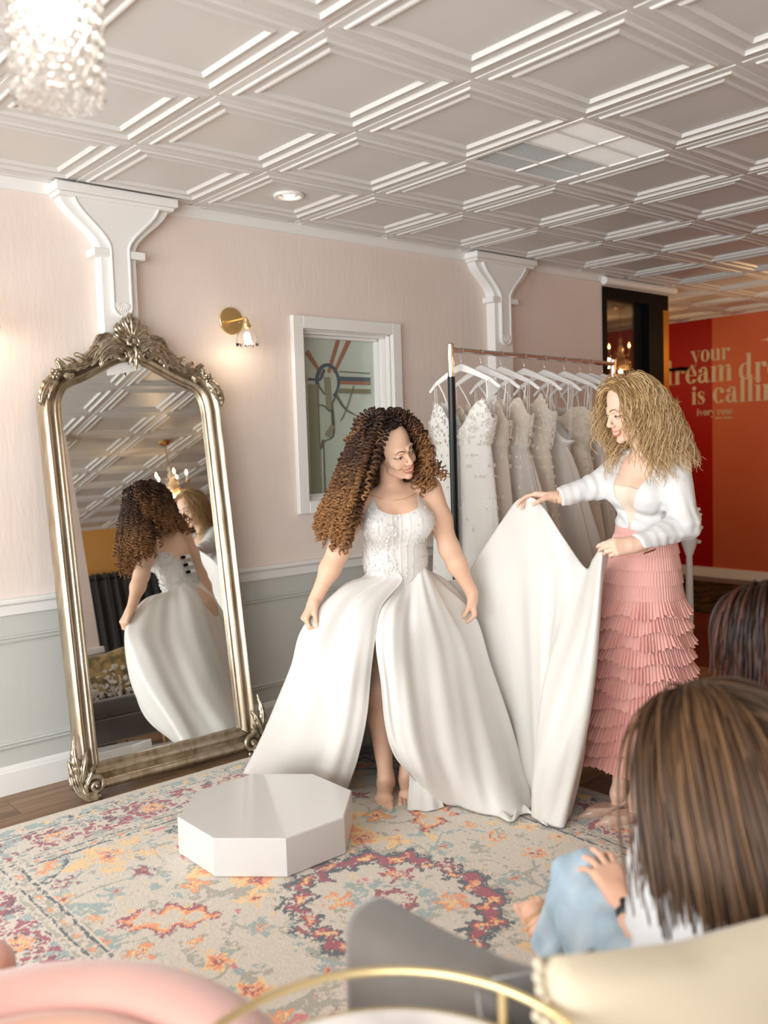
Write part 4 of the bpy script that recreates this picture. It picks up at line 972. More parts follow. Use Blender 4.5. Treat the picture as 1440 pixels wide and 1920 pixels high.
def cushion_prism(mb, pts, z0, z1, b=.03):
    p = np.array(pts); c = p.mean(0); R_ = []
    for ins, z in ((.02, z0), (.0, z0+b), (.0, z1-b), (.012, z1-b*.3), (.035, z1)): R_.append(np.concatenate([c+(p-c)*(1-ins/.4), np.full((len(p), 1), z)], 1))
    mb.grid(np.array(R_), cv=True); mb.add(R_[-1], [tuple(range(len(p)))]); mb.add(R_[0], [tuple(range(len(p)))[::-1]])
cushion_prism(m, outl, .10, .28, .01); m.build('base', velgd, sofa, smooth=True, auto=.7, recalc=True)
m = MB(); cushion_prism(m, [(1.0, 1.17), (1.0, .86), (1.09, .78), (1.3, .70), (1.8, .6), (2.9, .57), (2.97, .62), (2.97, 1.17)], .285, .42, .035); m.build('seat_cushion', velgd, sofa, smooth=True, auto=.9, recalc=True)
for x, y in ((1.0, 1.08), (2.95, 1.08), (1.3, .62), (2.85, .55)):
    m = MB(); m.lathe([(.012, 0), (.018, .105)], (x, y, 0), 12, caps=True); m.build('leg', M['brass'], sofa, smooth=True, auto=.8)
def pillow(name, c, u, v, w, h, th, material, label, cat='cushion', nlump=.0, par=None):
    """soft square pillow: u across, v up (unit vectors)"""
    u, v = unit(V3(*u)), unit(V3(*v)); n = np.cross(u, v); k = 25; a = np.linspace(-1, 1, k); A, B = np.meshgrid(a, a, indexing='ij')
    prof_ = ((1-np.abs(A)**3.2)*(1-np.abs(B)**3.2))**.5; pin = 1-.10*(1-np.abs(A))*np.abs(B)**3; pin2 = 1-.10*(1-np.abs(B))*np.abs(A)**3
    wr = 1+.06*np.sin(A*5+B*3)*prof_
    X = (A*w/2*pin2)[..., None]*u+(B*h/2*pin)[..., None]*v; Hh = (prof_*th/2*wr)[..., None]*n
    m = MB(); m.grid(np.array(c)+X+Hh); m.grid(np.array(c)+X-Hh, flip=True)
    o = m.build(name, material, par, smooth=True, recalc=True)
    if par is None: tag(o, label, cat)
    return o, (np.array(c), u, v, w, h)
crm = mat('cream_linen', lin(192, 178, 154), .85, sheen=.3, spec=.15, bump=[('noise', (3, 3, 14), .5, .006), ('noise', 160, .4, .0015)])
pc1 = at(1275, 1890, 1.20)
pu = unit(at(1440, 1800, 1.28)-at(1100, 1850, 1.20))
th = thing('cream_cushion', tuple(pc1), 'cream linen cushion with tufted edge on the grey sofa, lower right', 'cushion')
pil, info = pillow('cover', pc1+V3(.02, -.02, -.105), (pu[0], pu[1], 0), (.10, .16, 1), .44, .40, .15, crm, '', par=th)
m = MB(); c_, u_, v_, w_, h_ = info
for s_ in (-1, 1):
    for k in range(26):
        for e in range(2):
            b_ = c_+u_*s_*w_*.5*(.98-.0*k)+v_*(k/25-.5)*h_*.93; m.ell(b_+np.array(rng.uniform(-.006, .006, 3))+u_*s_*e*.008, (.008,)*3, nu=6, nv=5)
o = m.build('tassel_edge', crm, th, smooth=True); o['kind'] = 'stuff'
pillow('back_cushion', at(1020, 1935, 1.28), (.95, -.3, 0), (.1, .2, 1), .20, .18, .11, velgd, 'charcoal velvet cushion leaning in the corner of the grey sofa')
# gold and white blossom pillow on the far end of the sofa (seen in the mirror)
fp = mat('gold_brocade', lin(186, 160, 104), .5, sheen=.4, noise=(16, lin(120, 112, 78), .45, .6))
thf = thing('blossom_pillow', (2.72, .78, .56), 'gold pillow with white blossoms on the sofa, seen low in the mirror', 'cushion')
pillow('cover', (2.72, .74, .60), (1, 0, .08), (-.03, -.25, 1), .40, .38, .12, fp, '', par=thf)
m = MB(); r_ = np.random.default_rng(5)
for k in range(110):
    q = V3(2.72+r_.uniform(-.19, .19), .80+r_.uniform(0, .05), .43+abs(r_.normal(0, .10))); u_ = unit(r_.normal(size=3)); w_ = unit(np.cross(u_, r_.normal(size=3))); x_ = np.cross(u_, w_)
    for e in range(5):
        a = e*2*PI/5; m.ell(q+.011*(math.cos(a)*w_+math.sin(a)*x_), (.009, .009, .006), nu=6, nv=4)
o = m.build('blossoms', mat('white_blossom', lin(240, 236, 226), .8), thf, smooth=True); o['kind'] = 'stuff'
# pink tub chair
pk = thing('pink_tub_chair', (.30, 1.14, 0), 'pink velvet tub chair at the bottom left corner', 'chair')
arc = [(.33+.31*math.cos(a), 1.14+.33*math.sin(a)) for a in np.linspace(-.9, 2.1, 16)]
m = MB(); sweep_wall(m, arc, .15, .12, .655, .07); m.build('backrest', velp, pk, smooth=True, recalc=True)
m = MB(); sweep_wall(m, [(.33+.215*math.cos(a), 1.14+.235*math.sin(a)) for a in np.linspace(-.7, 1.9, 14)], .07, .36, .635, .03); m.build('inner_pad', velp2, pk, smooth=True, recalc=True)
m = MB(); cushion_prism(m, [(.33+.235*math.cos(a), 1.14+.25*math.sin(a)) for a in np.linspace(0, 2*PI, 28, endpoint=False)], .12, .42, .04); m.build('seat', velp2, pk, smooth=True, auto=.9, recalc=True)
for a in (.6, 2.2, 3.8, 5.4):
    m = MB(); m.lathe([(.01, 0), (.016, .125)], (.33+.22*math.cos(a), 1.14+.22*math.sin(a), 0), 12, caps=True); m.build('leg', M['brass'], pk, smooth=True, auto=.8)
pk2 = thing('pink_stool', (.36, 1.88, 0), 'round salmon pink stool cut off at the left edge of the photo', 'stool')
pq = at(-16, 1800, 2.0)
m = MB(); m.lathe([(.0, .10), (.15, .10), (.165, .12), (.165, pq[2]-.05), (.162, pq[2]-.02), (.14, pq[2]), (.0, pq[2]+.01)], (pq[0]-.10, pq[1]+.06, 0), 40); m.build('seat', mat('salmon_velvet', lin(222, 150, 124), .7, sheen=.6), pk2, smooth=True, auto=1.)
m = MB(); m.lathe([(.0, .0), (.13, 0), (.13, .10), (0, .10)], (pq[0]-.10, pq[1]+.06, 0), 32); m.build('plinth', M['brass'], pk2, smooth=True, auto=.7)
pk2.location = (pq[0]-.10, pq[1]+.06, 0)
for ch in COL.objects:
    if ch.parent == pk2:
        d_ = V3(.36, 1.88, 0)-V3(pq[0]-.10, pq[1]+.06, 0)
        for v in ch.data.vertices: v.co.x += d_[0]; v.co.y += d_[1]
# round side table with gallery ring
gld = mat('pale_gold_metal', lin(222, 200, 150), .3, metal=.85)
tc_, tr_, tz = (.594, .714), .262, .76
tb = thing('side_table', (tc_[0], tc_[1], 0), 'round gold gallery table with white top at the bottom of the photo', 'table')
m = MB(); m.tube([(tc_[0]+tr_*math.cos(a), tc_[1]+tr_*math.sin(a), tz) for a in np.linspace(0, 2*PI, 72, endpoint=False)], .006, 10, close=True, caps=False); m.build('gallery_ring', gld, tb, smooth=True)
m = MB(); m.lathe([(.0, tz-.066), (tr_-.012, tz-.066), (tr_-.008, tz-.062), (tr_-.008, tz-.052), (tr_-.012, tz-.048), (0, tz-.048)], (tc_[0], tc_[1], 0), 72); m.build('table_top', mat('white_marble', lin(240, 236, 232), .2, noise=(5, lin(214, 208, 204), .5, .62)), tb, smooth=True, auto=.6)
m = MB(); m.tube([(tc_[0]+(tr_-.006)*math.cos(a), tc_[1]+(tr_-.006)*math.sin(a), tz-.057) for a in np.linspace(0, 2*PI, 72, endpoint=False)], .008, 8, close=True, caps=False); m.build('rim', gld, tb, smooth=True)
pa = atz(943, 1895, tz-.03); an0 = math.atan2(pa[1]-tc_[1], pa[0]-tc_[0])
for k in range(4):
    a = an0+k*PI/2; m = MB(); x, y = tc_[0]+tr_*math.cos(a), tc_[1]+tr_*math.sin(a); m.tube([(x, y, .0), (x, y, .35), (x, y, tz)], .0065, 10); m.build('leg', gld, tb, smooth=True, auto=.8)
m = MB(); m.tube([(tc_[0]+tr_*math.cos(a), tc_[1]+tr_*math.sin(a), .12) for a in np.linspace(0, 2*PI, 48, endpoint=False)], .006, 8, close=True, caps=False); m.build('foot_ring', gld, tb, smooth=True)
# dark curtain on a rod against the ochre wall (seen in the mirror)
cu = thing('dark_curtain', (4.4, -3.85, 0), 'dark grey gathered curtain along the ochre wall, seen in the mirror', 'curtain')
m = MB(); xs = np.linspace(3.0, 7.6, 420); G = []
for z in np.concatenate([np.linspace(.02, 1.9, 8), [1.96, 2.0, 2.02, 2.06]]):
    amp = .035 if z < 1.9 else .02; G.append(np.stack([xs+.01*np.sin(xs*21), -3.86+amp*np.sin(xs*46+.6*np.sin(xs*5))*(1.1-.1*z)+.012*np.sin(xs*117), np.full_like(xs, z)+(.012*np.sin(xs*92) if z > 2.03 else 0)], 1))
m.grid(np.array(G)); m.build('drape', mat('charcoal_drape', lin(52, 50, 50), .8, sheen=.3), cu, smooth=True)
m = MB(); m.tube([(2.95, -3.86, 1.985), (7.65, -3.86, 1.985)], .014, 10); m.build('rod', M['black'], cu, smooth=True)
# white pedestal with flowers behind the blond woman
q = at(1292, 985, 5.2)
pd = thing('plant_stand', (q[0], q[1], 0), 'slim white stand just right of the blond woman, holding flowers', 'stand')
m = MB(); m.lathe([(.09, 0), (.09, .02), (.03, .05), (.018, .2), (.022, .5), (.018, q[2]-.18), (.045, q[2]-.10), (.05, q[2]-.08), (0, q[2]-.08)], (q[0], q[1], 0), 24); m.build('column', M['white_trim'], pd, smooth=True, auto=.8)
fl = thing('flower_bunch', (q[0], q[1], q[2]-.08), 'bunch of white flowers on the slim white stand', 'flowers')
m = MB(); r_ = np.random.default_rng(8)
for k in range(70):
    c = q+V3(*(r_.normal(size=3)*[.035, .035, .04])); m.ell(c, (.014, .014, .012), nu=7, nv=5)
m.build('petals', mat('ivory_petals', lin(236, 226, 204), .7), fl, smooth=True)['kind'] = 'stuff'
m = MB(); m.lathe([(.0, -.08), (.04, -.08), (.045, -.02), (.03, -.01), (.0, -.01)], q, 16); m.build('pot', M['white_trim'], fl, smooth=True, auto=.8)
# ================================================================== implicit body modelling: smooth-joined tapered limbs and ellipsoids, meshed as one skin
class Sdf:
    def __init__(s): s.p = []
    def cone(s, a, b, ra, rb, k=.02, op=1): s.p.append(('c', V3(*a), V3(*b), ra, rb, k, op)); return s
    def ell(s, c, r, R=None, k=.02, op=1): s.p.append(('e', V3(*c), V3(*r), np.eye(3) if R is None else np.asarray(R, float), None, k, op)); return s
    def fn(s, f, c, rad, k=.004, op=-1): s.p.append(('f', V3(*c), rad, f, None, k, op)); return s
    def bound(s, q):
        if q[0] == 'c': c = (q[1]+q[2])/2; return c, np.linalg.norm(q[1]-q[2])/2+max(q[3], q[4])
        if q[0] == 'e': return q[1], q[2].max()
        return q[1], q[2]
    def one(s, q, P):
        if q[0] == 'c':
            ab = q[2]-q[1]; t = np.clip((P-q[1])@ab/(ab@ab+1e-12), 0, 1); return np.linalg.norm(P-q[1]-t[:, None]*ab, axis=1)-(q[3]+(q[4]-q[3])*t)
        if q[0] == 'e':
            L_ = (P-q[1])@q[3]; k0 = np.linalg.norm(L_/q[2], axis=1); k1 = np.linalg.norm(L_/q[2]**2, axis=1); return k0*(k0-1)/np.maximum(k1, 1e-9)
        return q[3](P)
    def ev(s, P, sel=None):
        D = np.full(len(P), 1.)
        for q in (s.p if sel is None else sel):
            d = s.one(q, P); k = q[5]
            if q[6] > 0: h = np.maximum(k-np.abs(D-d), 0)/k; D = np.minimum(D, d)-h*h*k*.25
            else: h = np.maximum(k-np.abs(D+d), 0)/k; D = np.maximum(D, -d)+h*h*k*.25
        return D
    def grad(s, P, e=.003):
        g = np.stack([s.ev(P+d)-s.ev(P-d) for d in np.eye(3)*e], 1); return unit(g)
    def mesh(s, lo, hi, h, B=16):
        lo = np.array(lo, float); n = (np.ceil((np.array(hi)-lo)/h/B).astype(int))*B+1
        Fd = np.full(n, 1., np.float32); nb = (n-1)//B
        bi = np.stack(np.meshgrid(*[np.arange(k) for k in nb], indexing='ij'), -1).reshape(-1, 3); cen = lo+(bi+.5)*B*h; half = B*h*.5*1.7321
        bounds = [s.bound(q) for q in s.p]; dc = s.ev(cen)
        o = np.arange(B+1)*h; off = np.stack(np.meshgrid(o, o, o, indexing='ij'), -1).reshape(-1, 3)
        for b, c, d in zip(bi, cen, dc):
            sl = tuple(slice(b[i]*B, b[i]*B+B+1) for i in range(3))
            if abs(d) > half*1.6+.03:
                if d < 0: Fd[sl] = -1
                continue
            sel = [q for q, (bc, br) in zip(s.p, bounds) if np.linalg.norm(bc-c) < br+half+q[5]+.01]
            if not sel: continue
            Fd[sl] = s.ev(lo+b*B*h+off, sel).reshape(B+1, B+1, B+1)
        S = Fd < 0; c8 = np.zeros(tuple(k-1 for k in S.shape), np.int8)
        for i in (0, 1):
            for j in (0, 1):
                for k in (0, 1): c8 += S[i:S.shape[0]-1+i, j:S.shape[1]-1+j, k:S.shape[2]-1+k]
        cells = np.argwhere((c8 > 0) & (c8 < 8)); idx = np.full(c8.shape, -1, np.int32); idx[tuple(cells.T)] = np.arange(len(cells))
        acc = np.zeros((len(cells), 3)); cnt = np.zeros(len(cells))
        cor = [(i, j, k) for i in (0, 1) for j in (0, 1) for k in (0, 1)]
        val = {q: Fd[cells[:, 0]+q[0], cells[:, 1]+q[1], cells[:, 2]+q[2]] for q in cor}
        for a in cor:
            for ax in range(3):
                if a[ax] == 0:
                    b = list(a); b[ax] = 1; b = tuple(b); va, vb = val[a], val[b]; m_ = (va < 0) != (vb < 0); t = np.where(m_, va/(va-vb+1e-12), 0)
                    p = np.array(a, float)+np.zeros((len(cells), 3)); p[:, ax] += t; acc[m_] += p[m_]; cnt[m_] += 1
        V = lo+(cells+acc/np.maximum(cnt, 1)[:, None])*h; Fq = []
        for ax in range(3):
            u_, v_ = [(1, 2), (2, 0), (0, 1)][ax]; e = [slice(None)]*3; e2 = [slice(None)]*3; e[ax] = slice(0, -1); e2[ax] = slice(1, None)
            ch = S[tuple(e)] != S[tuple(e2)]; ed = np.argwhere(ch); ed = ed[(ed[:, u_] > 0) & (ed[:, v_] > 0) & (ed[:, u_] < S.shape[u_]-1) & (ed[:, v_] < S.shape[v_]-1)]
            ins = S[tuple(ed.T)]; q = []
            for du, dv in ((0, 0), (1, 0), (1, 1), (0, 1)): w_ = ed.copy(); w_[:, u_] -= du; w_[:, v_] -= dv; q.append(idx[tuple(w_.T)])
            q = np.stack(q, 1); q[~ins] = q[~ins][:, ::-1]; Fq.append(q)
        return V, np.concatenate(Fq)[:, ::1]

def hand(S, wrist, d, palm, side, curls, size=1., spread=0., thumb=(.5, .3, .3), k=.006, fr=1.):
    """d: towards the fingers, palm: normal the fingers close towards, side: thumb side"""
    d, palm = unit(d), unit(palm); side = unit(side-(side@d)*d); palm = unit(palm-(palm@d)*d-(palm@side)*side); z = size; w0 = np.asarray(wrist, float)
    P = lambda a, b, c: w0+z*(a*d+b*side+c*palm); rr = .9*fr
    S.cone(P(-.03, 0, 0), P(.02, 0, 0), .024*z, .024*z, k=.015)
    for b, r in ((.026, .0145), (.009, .0150), (-.009, .0148), (-.026, .013)): S.cone(P(.005, b*.65, 0), P(.085-.1*abs(b-.008), b, 0), r*z, .0115*z, k=.012)
    L_ = [(.024, .086, (.040, .026, .021)), (.008, .089, (.044, .029, .022)), (-.0085, .085, (.041, .027, .021)), (-.0245, .077, (.033, .021, .019))]
    tips = []
    for f, (b, a0, seg) in enumerate(L_):
        c = curls[f]; p = P(a0, b, 0); ang = 0.; dirn = unit(d+side*spread*(1.5-f)*.12); r = (.0088, .0082, .0075, .0066)
        for j, l in enumerate(seg):
            ang += c[j]; v = math.cos(ang)*dirn+math.sin(ang)*palm; q = p+v*l*z; rs = r[j]*z*rr*(1 if f < 3 else .88); re = r[j+1]*z*rr*(1 if f < 3 else .88); S.cone(p, q, rs, re, k=.0035 if j else .007); p = q
        tips.append(p)
    # thumb from the side of the palm
    t0 = P(.018, .022, .006); a, b, c = thumb
    v = unit(d*math.cos(a)*.8+side*math.sin(a)+palm*.35); t1 = t0+v*.040*z; v2 = unit(v+palm*b+d*b*.6-side*b*.3); t2 = t1+v2*.031*z; v3 = unit(v2+palm*c+d*c*.4-side*c*.5); t3 = t2+v3*.025*z
    S.cone(t0, t1, .0155*z, .0105*z, k=.012); S.cone(t1, t2, .0105*z, .0092*z, k=.004); S.cone(t2, t3, .0092*z, .0075*z, k=.003)
    return tips+[t3]

def head_frame(f, e0):
    f = unit(f); e = unit(e0-(e0@f)*f); return e, f, np.cross(f, e)
def view_vec(a, tow, z): return a*unit(_r0)-tow*unit(FWD*[1, 1, 0])+V3(0, 0, z)
def head(S, o, e, f, u, s=1., smile=True):
    Rm = np.stack([e, f, u], 1); P = lambda x, y, z: o+Rm@(V3(x, y, z)*s)
    E = lambda c, r, k=.02, op=1: S.ell(P(*c), V3(*r)*s, Rm, k*s, op)
    C_ = lambda a, b, ra, rb, k=.01, op=1: S.cone(P(*a), P(*b), ra*s, rb*s, k*s, op)
    E((0, -.012, .028), (.074, .094, .088)); E((0, .022, -.030), (.059, .067, .086), .016); E((0, .032, -.080), (.045, .050, .036), .012); E((0, .074, -.110), (.019, .016, .014), .014)
    for q in (-1, 1):
        E((q*.042, .052, -.036), (.020, .018, .018), .016); E((q*.036, .069, -.050), (.017, .013, .013), .014)
        E((q*.031, .100, -.006), (.0165, .014, .0095), .014, -1); E((q*.031, .0735, -.008), (.0135, .0128, .0112), .004)
        C_((q*.012, .088, .013), (q*.044, .074, .015), .0065, .005, .014)
        E((q*.077, -.004, -.014), (.006, .016, .028), .006); E((q*.0105, .096, -.0435), (.0065, .008, .0055), .005)
        C_((q*.048, .02, -.086), (q*.026, .062, -.106), .011, .010, .012)
    C_((0, .084, .000), (0, .106, -.034), .0070, .0085, .010); E((0, .106, -.040), (.0095, .008, .0075), .006)
    if smile:
        for x in np.linspace(-.026, .026, 9): E((x, .096-9*x*x, -.0765+14*x*x), (.0062, .014, .0068*(1-(x/.034)**2)+.0008), .003, -1)
        for x0, x1 in ((-.022, -.008), (-.008, .008), (.008, .022)):
            g = lambda x, dz: (x, .0885-9*x*x, -.0745+12*x*x+dz)
            C_(g(x0, .0072), g(x1, .0072), .0032, .0032, .005); C_(g(x0, -.0078*(1-(x0/.03)**2)), g(x1, -.0078*(1-(x1/.03)**2)), .0042, .0042, .005)
    return P
def face_parts(S, P, parent, browcol, lipcol, Rm, s=1.):
    """brows, lash lines, lips and teeth laid on the face surface"""
    o = P(0, 0, 0); f = Rm[:, 1]
    def snap(x, z, out=.0006):
        y = np.linspace(.135, .03, 90); Q = np.array([P(x, q, z) for q in y]); d = S.ev(Q); i = int(np.argmax(d < .0004)); return Q[i]+f*out*s
    li, te = MB(), MB(); bm_ = mat('brow_hair', browcol, .8); lam = mat('lash_dark', lin(48, 30, 22), .7); whm = mat('eye_white', lin(232, 226, 220), .2)
    for q in (-1, 1):
        br, la, wh = MB(), MB(), MB()
        pts = [snap(q*x, z, .0008) for x, z in ((.012, .0145), (.022, .019), (.034, .0195), (.047, .0125))]; br.tube(catmull(np.array(pts), 14), np.array([.0018, .0024, .0026, .0025, .0025, .0024, .0022, .002, .0018, .0016, .0014, .0012, .001, .0006])*s, 6)
        pts = [snap(q*x, z, .0004) for x, z in ((.017, -.0105), (.024, -.0055), (.032, -.0040), (.040, -.0065), (.048, -.0100))]; la.tube(catmull(np.array(pts), 16), .0015*s, 6)
        pts = [snap(q*x, z, .0002) for x, z in ((.020, -.0118), (.032, -.0135), (.043, -.0112))]; la.tube(catmull(np.array(pts), 10), .0006*s, 5)
        la.ell(snap(q*.032, -.0085, -.0008), np.array([.0040, .0030, .0040])*s, Rm, 10, 8)
        wh.ell(snap(q*.0315, -.0088, -.0016), np.array([.0095, .0022, .0030])*s, Rm, 12, 8)
        br.build('eyebrow', bm_, parent, smooth=True); la.build('eyelash', lam, parent, smooth=True); wh.build('eyeball', whm, parent, smooth=True)
    g = lambda x, dz: P(x, .0920-11*x*x, -.0765+13*x*x+dz)
    xs = np.linspace(-.0285, .0285, 17); w = np.sqrt(np.clip(1-(xs/.0295)**2, 0, 1))
    li.tube([g(x, .0058*k_+.0006) for x, k_ in zip(xs, w)], (.0009+.0014*w)*s, 8); li.tube([g(x, -.0095*k_-.0002) for x, k_ in zip(xs, w)], (.0010+.0022*w)*s, 8)
    G = [[P(x, .0885-12*x*x, -.0765+13*x*x+t_*.0070*k_-.0002) for t_ in (-.75, 0, .9)] for x, k_ in zip(np.linspace(-.025, .025, 17), np.sqrt(np.clip(1-(np.linspace(-.025, .025, 17)/.0275)**2, 0, 1)))]
    te.grid(np.array(G))
    li.build('lips', mat('lips', lipcol, .45), parent, smooth=True); te.build('teeth', mat('teeth', lin(246, 242, 234), .25), parent, smooth=True)

def strands_obj(name, P, r, material, parent, sides=5, colors=None, flat=1.):
    """P [S,N,3], r [S,N]: many thin locks joined into one hair mesh"""
    S_, N_, _ = P.shape; T_ = unit(np.gradient(P, axis=1)); ref = np.broadcast_to(unit(V3(.31, .52, .11)), T_.shape); A_ = unit(np.cross(T_, ref)); B_ = np.cross(T_, A_)
    a = np.linspace(0, 2*PI, sides, endpoint=False)
    V = P[:, :, None]+r[:, :, None, None]*(np.cos(a)[:, None]*A_[:, :, None]+flat*np.sin(a)[:, None]*B_[:, :, None])
    base = (np.arange(S_)[:, None, None]*N_+np.arange(N_-1)[None, :, None])*sides; j = np.arange(sides); j2 = (j+1) % sides
    F_ = np.stack([base+j, base+j2, base+sides+j2, base+sides+j], -1).reshape(-1, 4)
    c = None if colors is None else np.broadcast_to(colors[:, :, None, :], (S_, N_, sides, 3)).reshape(-1, 3)
    o = mesh_obj(name, V.reshape(-1, 3), F_, material, parent, True, colors=c); return o
def grow(p0, d0, n, step, sdf, margin, grav=.10, inertia=.9, wind=None, target=None, head=None):
    """let locks fall from the scalp and slide over the body"""
    S_ = len(p0); P = np.zeros((S_, n, 3)); P[:, 0] = p0; d = d0.copy(); step = np.broadcast_to(step, (S_,))
    for i in range(1, n):
        g = np.array([0, 0, -1.])*grav
        if wind is not None: g = g+wind*grav
        d = unit(d*inertia+g); q = P[:, i-1]+d*step[:, None]; dist = sdf.ev(q); m_ = margin*min(1, .25+i/8.); bad = dist < m_
        if bad.any():
            gr = sdf.grad(q[bad]); q[bad] = q[bad]+gr*(m_[bad]-dist[bad])[:, None] if np.ndim(m_) else q[bad]+gr*(m_-dist[bad])[:, None]
        d = unit(q-P[:, i-1]); q = P[:, i-1]+d*step[:, None]; P[:, i] = q
    return P
def smooth_paths(P, it=2):
    for _ in range(it): P[:, 1:-1] = (P[:, :-2]+2*P[:, 1:-1]+P[:, 2:])/4
    return P
def resample(P, m):
    S_, n, _ = P.shape; t = np.linspace(0, n-1, m); i = np.clip(t.astype(int), 0, n-2); f = (t-i)[None, :, None]; g = lambda k: P[:, np.clip(k, 0, n-1)]
    p0, p1, p2, p3 = g(i-1), g(i), g(i+1), g(i+2); return .5*(2*p1+(-p0+p2)*f+(2*p0-5*p1+4*p2-p3)*f*f+(-p0+3*p1-3*p2+p3)*f**3)
def coil(P, rad, turns, phase):
    T_ = unit(np.gradient(P, axis=1)); ref = np.broadcast_to(unit(V3(.4, .3, .05)), T_.shape); A_ = unit(np.cross(T_, ref)); B_ = np.cross(T_, A_)
    s = np.linspace(0, 1, P.shape[1])[None]; ph = 2*PI*turns[:, None]*s+phase[:, None]; return P+rad[..., None]*(np.cos(ph)[..., None]*A_+np.sin(ph)[..., None]*B_)
def scalp(n, P, Rm, keep, r_, s=1.):
    out = []; nn = []
    while len(out) < n:
        v = unit(r_.normal(size=3))
        if v[2] < -.55 or not keep(v): continue
        out.append(P(v[0]*.077, -.012+v[1]*.097, .028+v[2]*.091)); nn.append(Rm@v)
    return np.array(out), np.array(nn)

def clear_face(G_, o, Rm, px=None, P2=None):
    """drop the locks that would hang across the face"""
    L_ = (G_-o)@Rm; bad = ((L_[..., 1] > .055) & (np.abs(L_[..., 0]) < .056) & (L_[..., 2] < .062) & (L_[..., 2] > -.15)).any(1)
    if px is not None:
        cx, cy, rx, ry, rot = px; D = G_-CAM; dep = D@FWD; x = 720+F_PX*(D@RGT)/dep-cx; y = 960-F_PX*(D@UPV)/dep-cy
        xr = x*math.cos(rot)+y*math.sin(rot); yr = -x*math.sin(rot)+y*math.cos(rot); bad |= (((xr/rx)**2+(yr/ry)**2 < 1) & (dep < (o-CAM)@FWD+.02)).any(1)
    return ~bad
def cloth(rows, nu, nv, fold=None):
    """rows: [R][C] of world points -> smooth surface [nu across C][nv down R]"""
    A_ = np.array(rows, float); A_ = catmull(A_, nv); A_ = catmull(A_.transpose(1, 0, 2), nu)      # [nu, nv, 3]
    if fold is not None:
        du = np.gradient(A_, axis=0); dv = np.gradient(A_, axis=1); n_ = unit(np.cross(du, dv)); U, Vv = np.meshgrid(np.linspace(0, 1, nu), np.linspace(0, 1, nv), indexing='ij'); A_ = A_+n_*fold(U, Vv)[..., None]
    return A_
skin = lambda name, col: mat(name, col, .48, spec=.4, sss=.12, noise=(9, tuple(min(1, c*k) for c, k in zip(col[:3], (.95, .88, .86)))+(1,), .4, .75))
# ================================================================== the bride
bo = atz(738, 1490, .012); bride = thing('person', (bo[0], bo[1], .012), 'barefoot smiling person with long dark curly hair, lifting a strapless white gown', 'person')
SK = skin('fair_skin', lin(236, 196, 168))
BS = Sdf()
shL, shR = at(664, 938, 3.71), at(806, 916, 3.77); elL, wrL = at(634, 1036, 3.67), at(592, 1122, 3.64); elR, wrR = at(843, 1030, 3.82), at(884, 1112, 3.85)
waist, chest, pelvis = at(742, 1052, 3.79), at(742, 972, 3.735), at(740, 1125, 3.86); neck0 = (shL+shR)/2+V3(0, 0, .015)
tE = unit(shR-shL); tU = unit(neck0-waist); tE = unit(tE-(tE@tU)*tU); tF = np.cross(tE, tU)
if tF@FWD > 0: tF = -tF
TR = np.stack([tE, tF, tU], 1); TP = lambda b, x, y, z: b+TR@V3(x, y, z)
hf = view_vec(math.sin(math.radians(40))*math.cos(math.radians(18)), math.cos(math.radians(40))*math.cos(math.radians(18)), -math.sin(math.radians(18)))
he = view_vec(.69, -.58, .44)
he, hf, hu = head_frame(hf, he); ho = at(736, 838, 3.655); HR = np.stack([he, hf, hu], 1)
def torso(S, wide=1.):
    S.ell(TP(chest, 0, -.012, .0), (.142*wide, .098, .13), TR, .04); S.ell(TP(waist, 0, 0, .01), (.130, .094, .13), TR, .06); S.ell(pelvis, (.165, .115, .12), TR, .06)
    for q in (-1, 1): S.ell(TP(chest, q*.070, .066, -.012), (.066, .052, .066), TR, .035)
    S.cone(shL+tE*.035+tU*.002-tF*.008, shR-tE*.035+tU*.002-tF*.008, .036, .036, .035); S.cone(TP(neck0, 0, -.03, -.03), TP(neck0, 0, -.025, -.13), .060, .085, .04)
    S.cone(TP(neck0, -.02, .022, -.022), TP(shL, .03, .012, .0), .011, .012, .012); S.cone(TP(neck0, .02, .022, -.022), TP(shR, -.03, .012, .0), .011, .012, .012)
torso(BS)
BS.cone(neck0+tU*-.02-tF*.012, ho-hu*.05-hf*.030, .050, .044, .018)
hP = head(BS, ho, he, hf, hu)
for a, b, c, r in ((shL, elL, wrL, (.052, .046, .043, .025)), (shR, elR, wrR, (.050, .045, .042, .025))):
    BS.cone(a, a+(b-a)*.5, r[0], r[1]+.002, .035); BS.cone(a+(b-a)*.5, b, r[1]+.002, r[2]-.002, .03); BS.cone(b, b+(c-b)*.35, r[2]-.001, r[2]-.003, .03); BS.cone(b+(c-b)*.35, c, r[2]-.003, r[3], .03)
dL = unit(at(571, 1160, 3.61)-wrL); dR = unit(at(889, 1150, 3.84)-wrR)
curl = [(.9, 1.1, .6), (1.0, 1.2, .6), (1.1, 1.2, .6), (1.2, 1.2, .6)]
tipsL = hand(BS, wrL+dL*.012, dL, unit(view_vec(.75, -.35, -.4)), unit(view_vec(.15, .9, -.1)), curl, .95, thumb=(.25, .5, .5))
tipsR = hand(BS, wrR+dR*.012, dR, unit(view_vec(-.7, -.3, -.3)), unit(view_vec(-.1, .95, .1)), curl, .95, thumb=(.2, .5, .5))
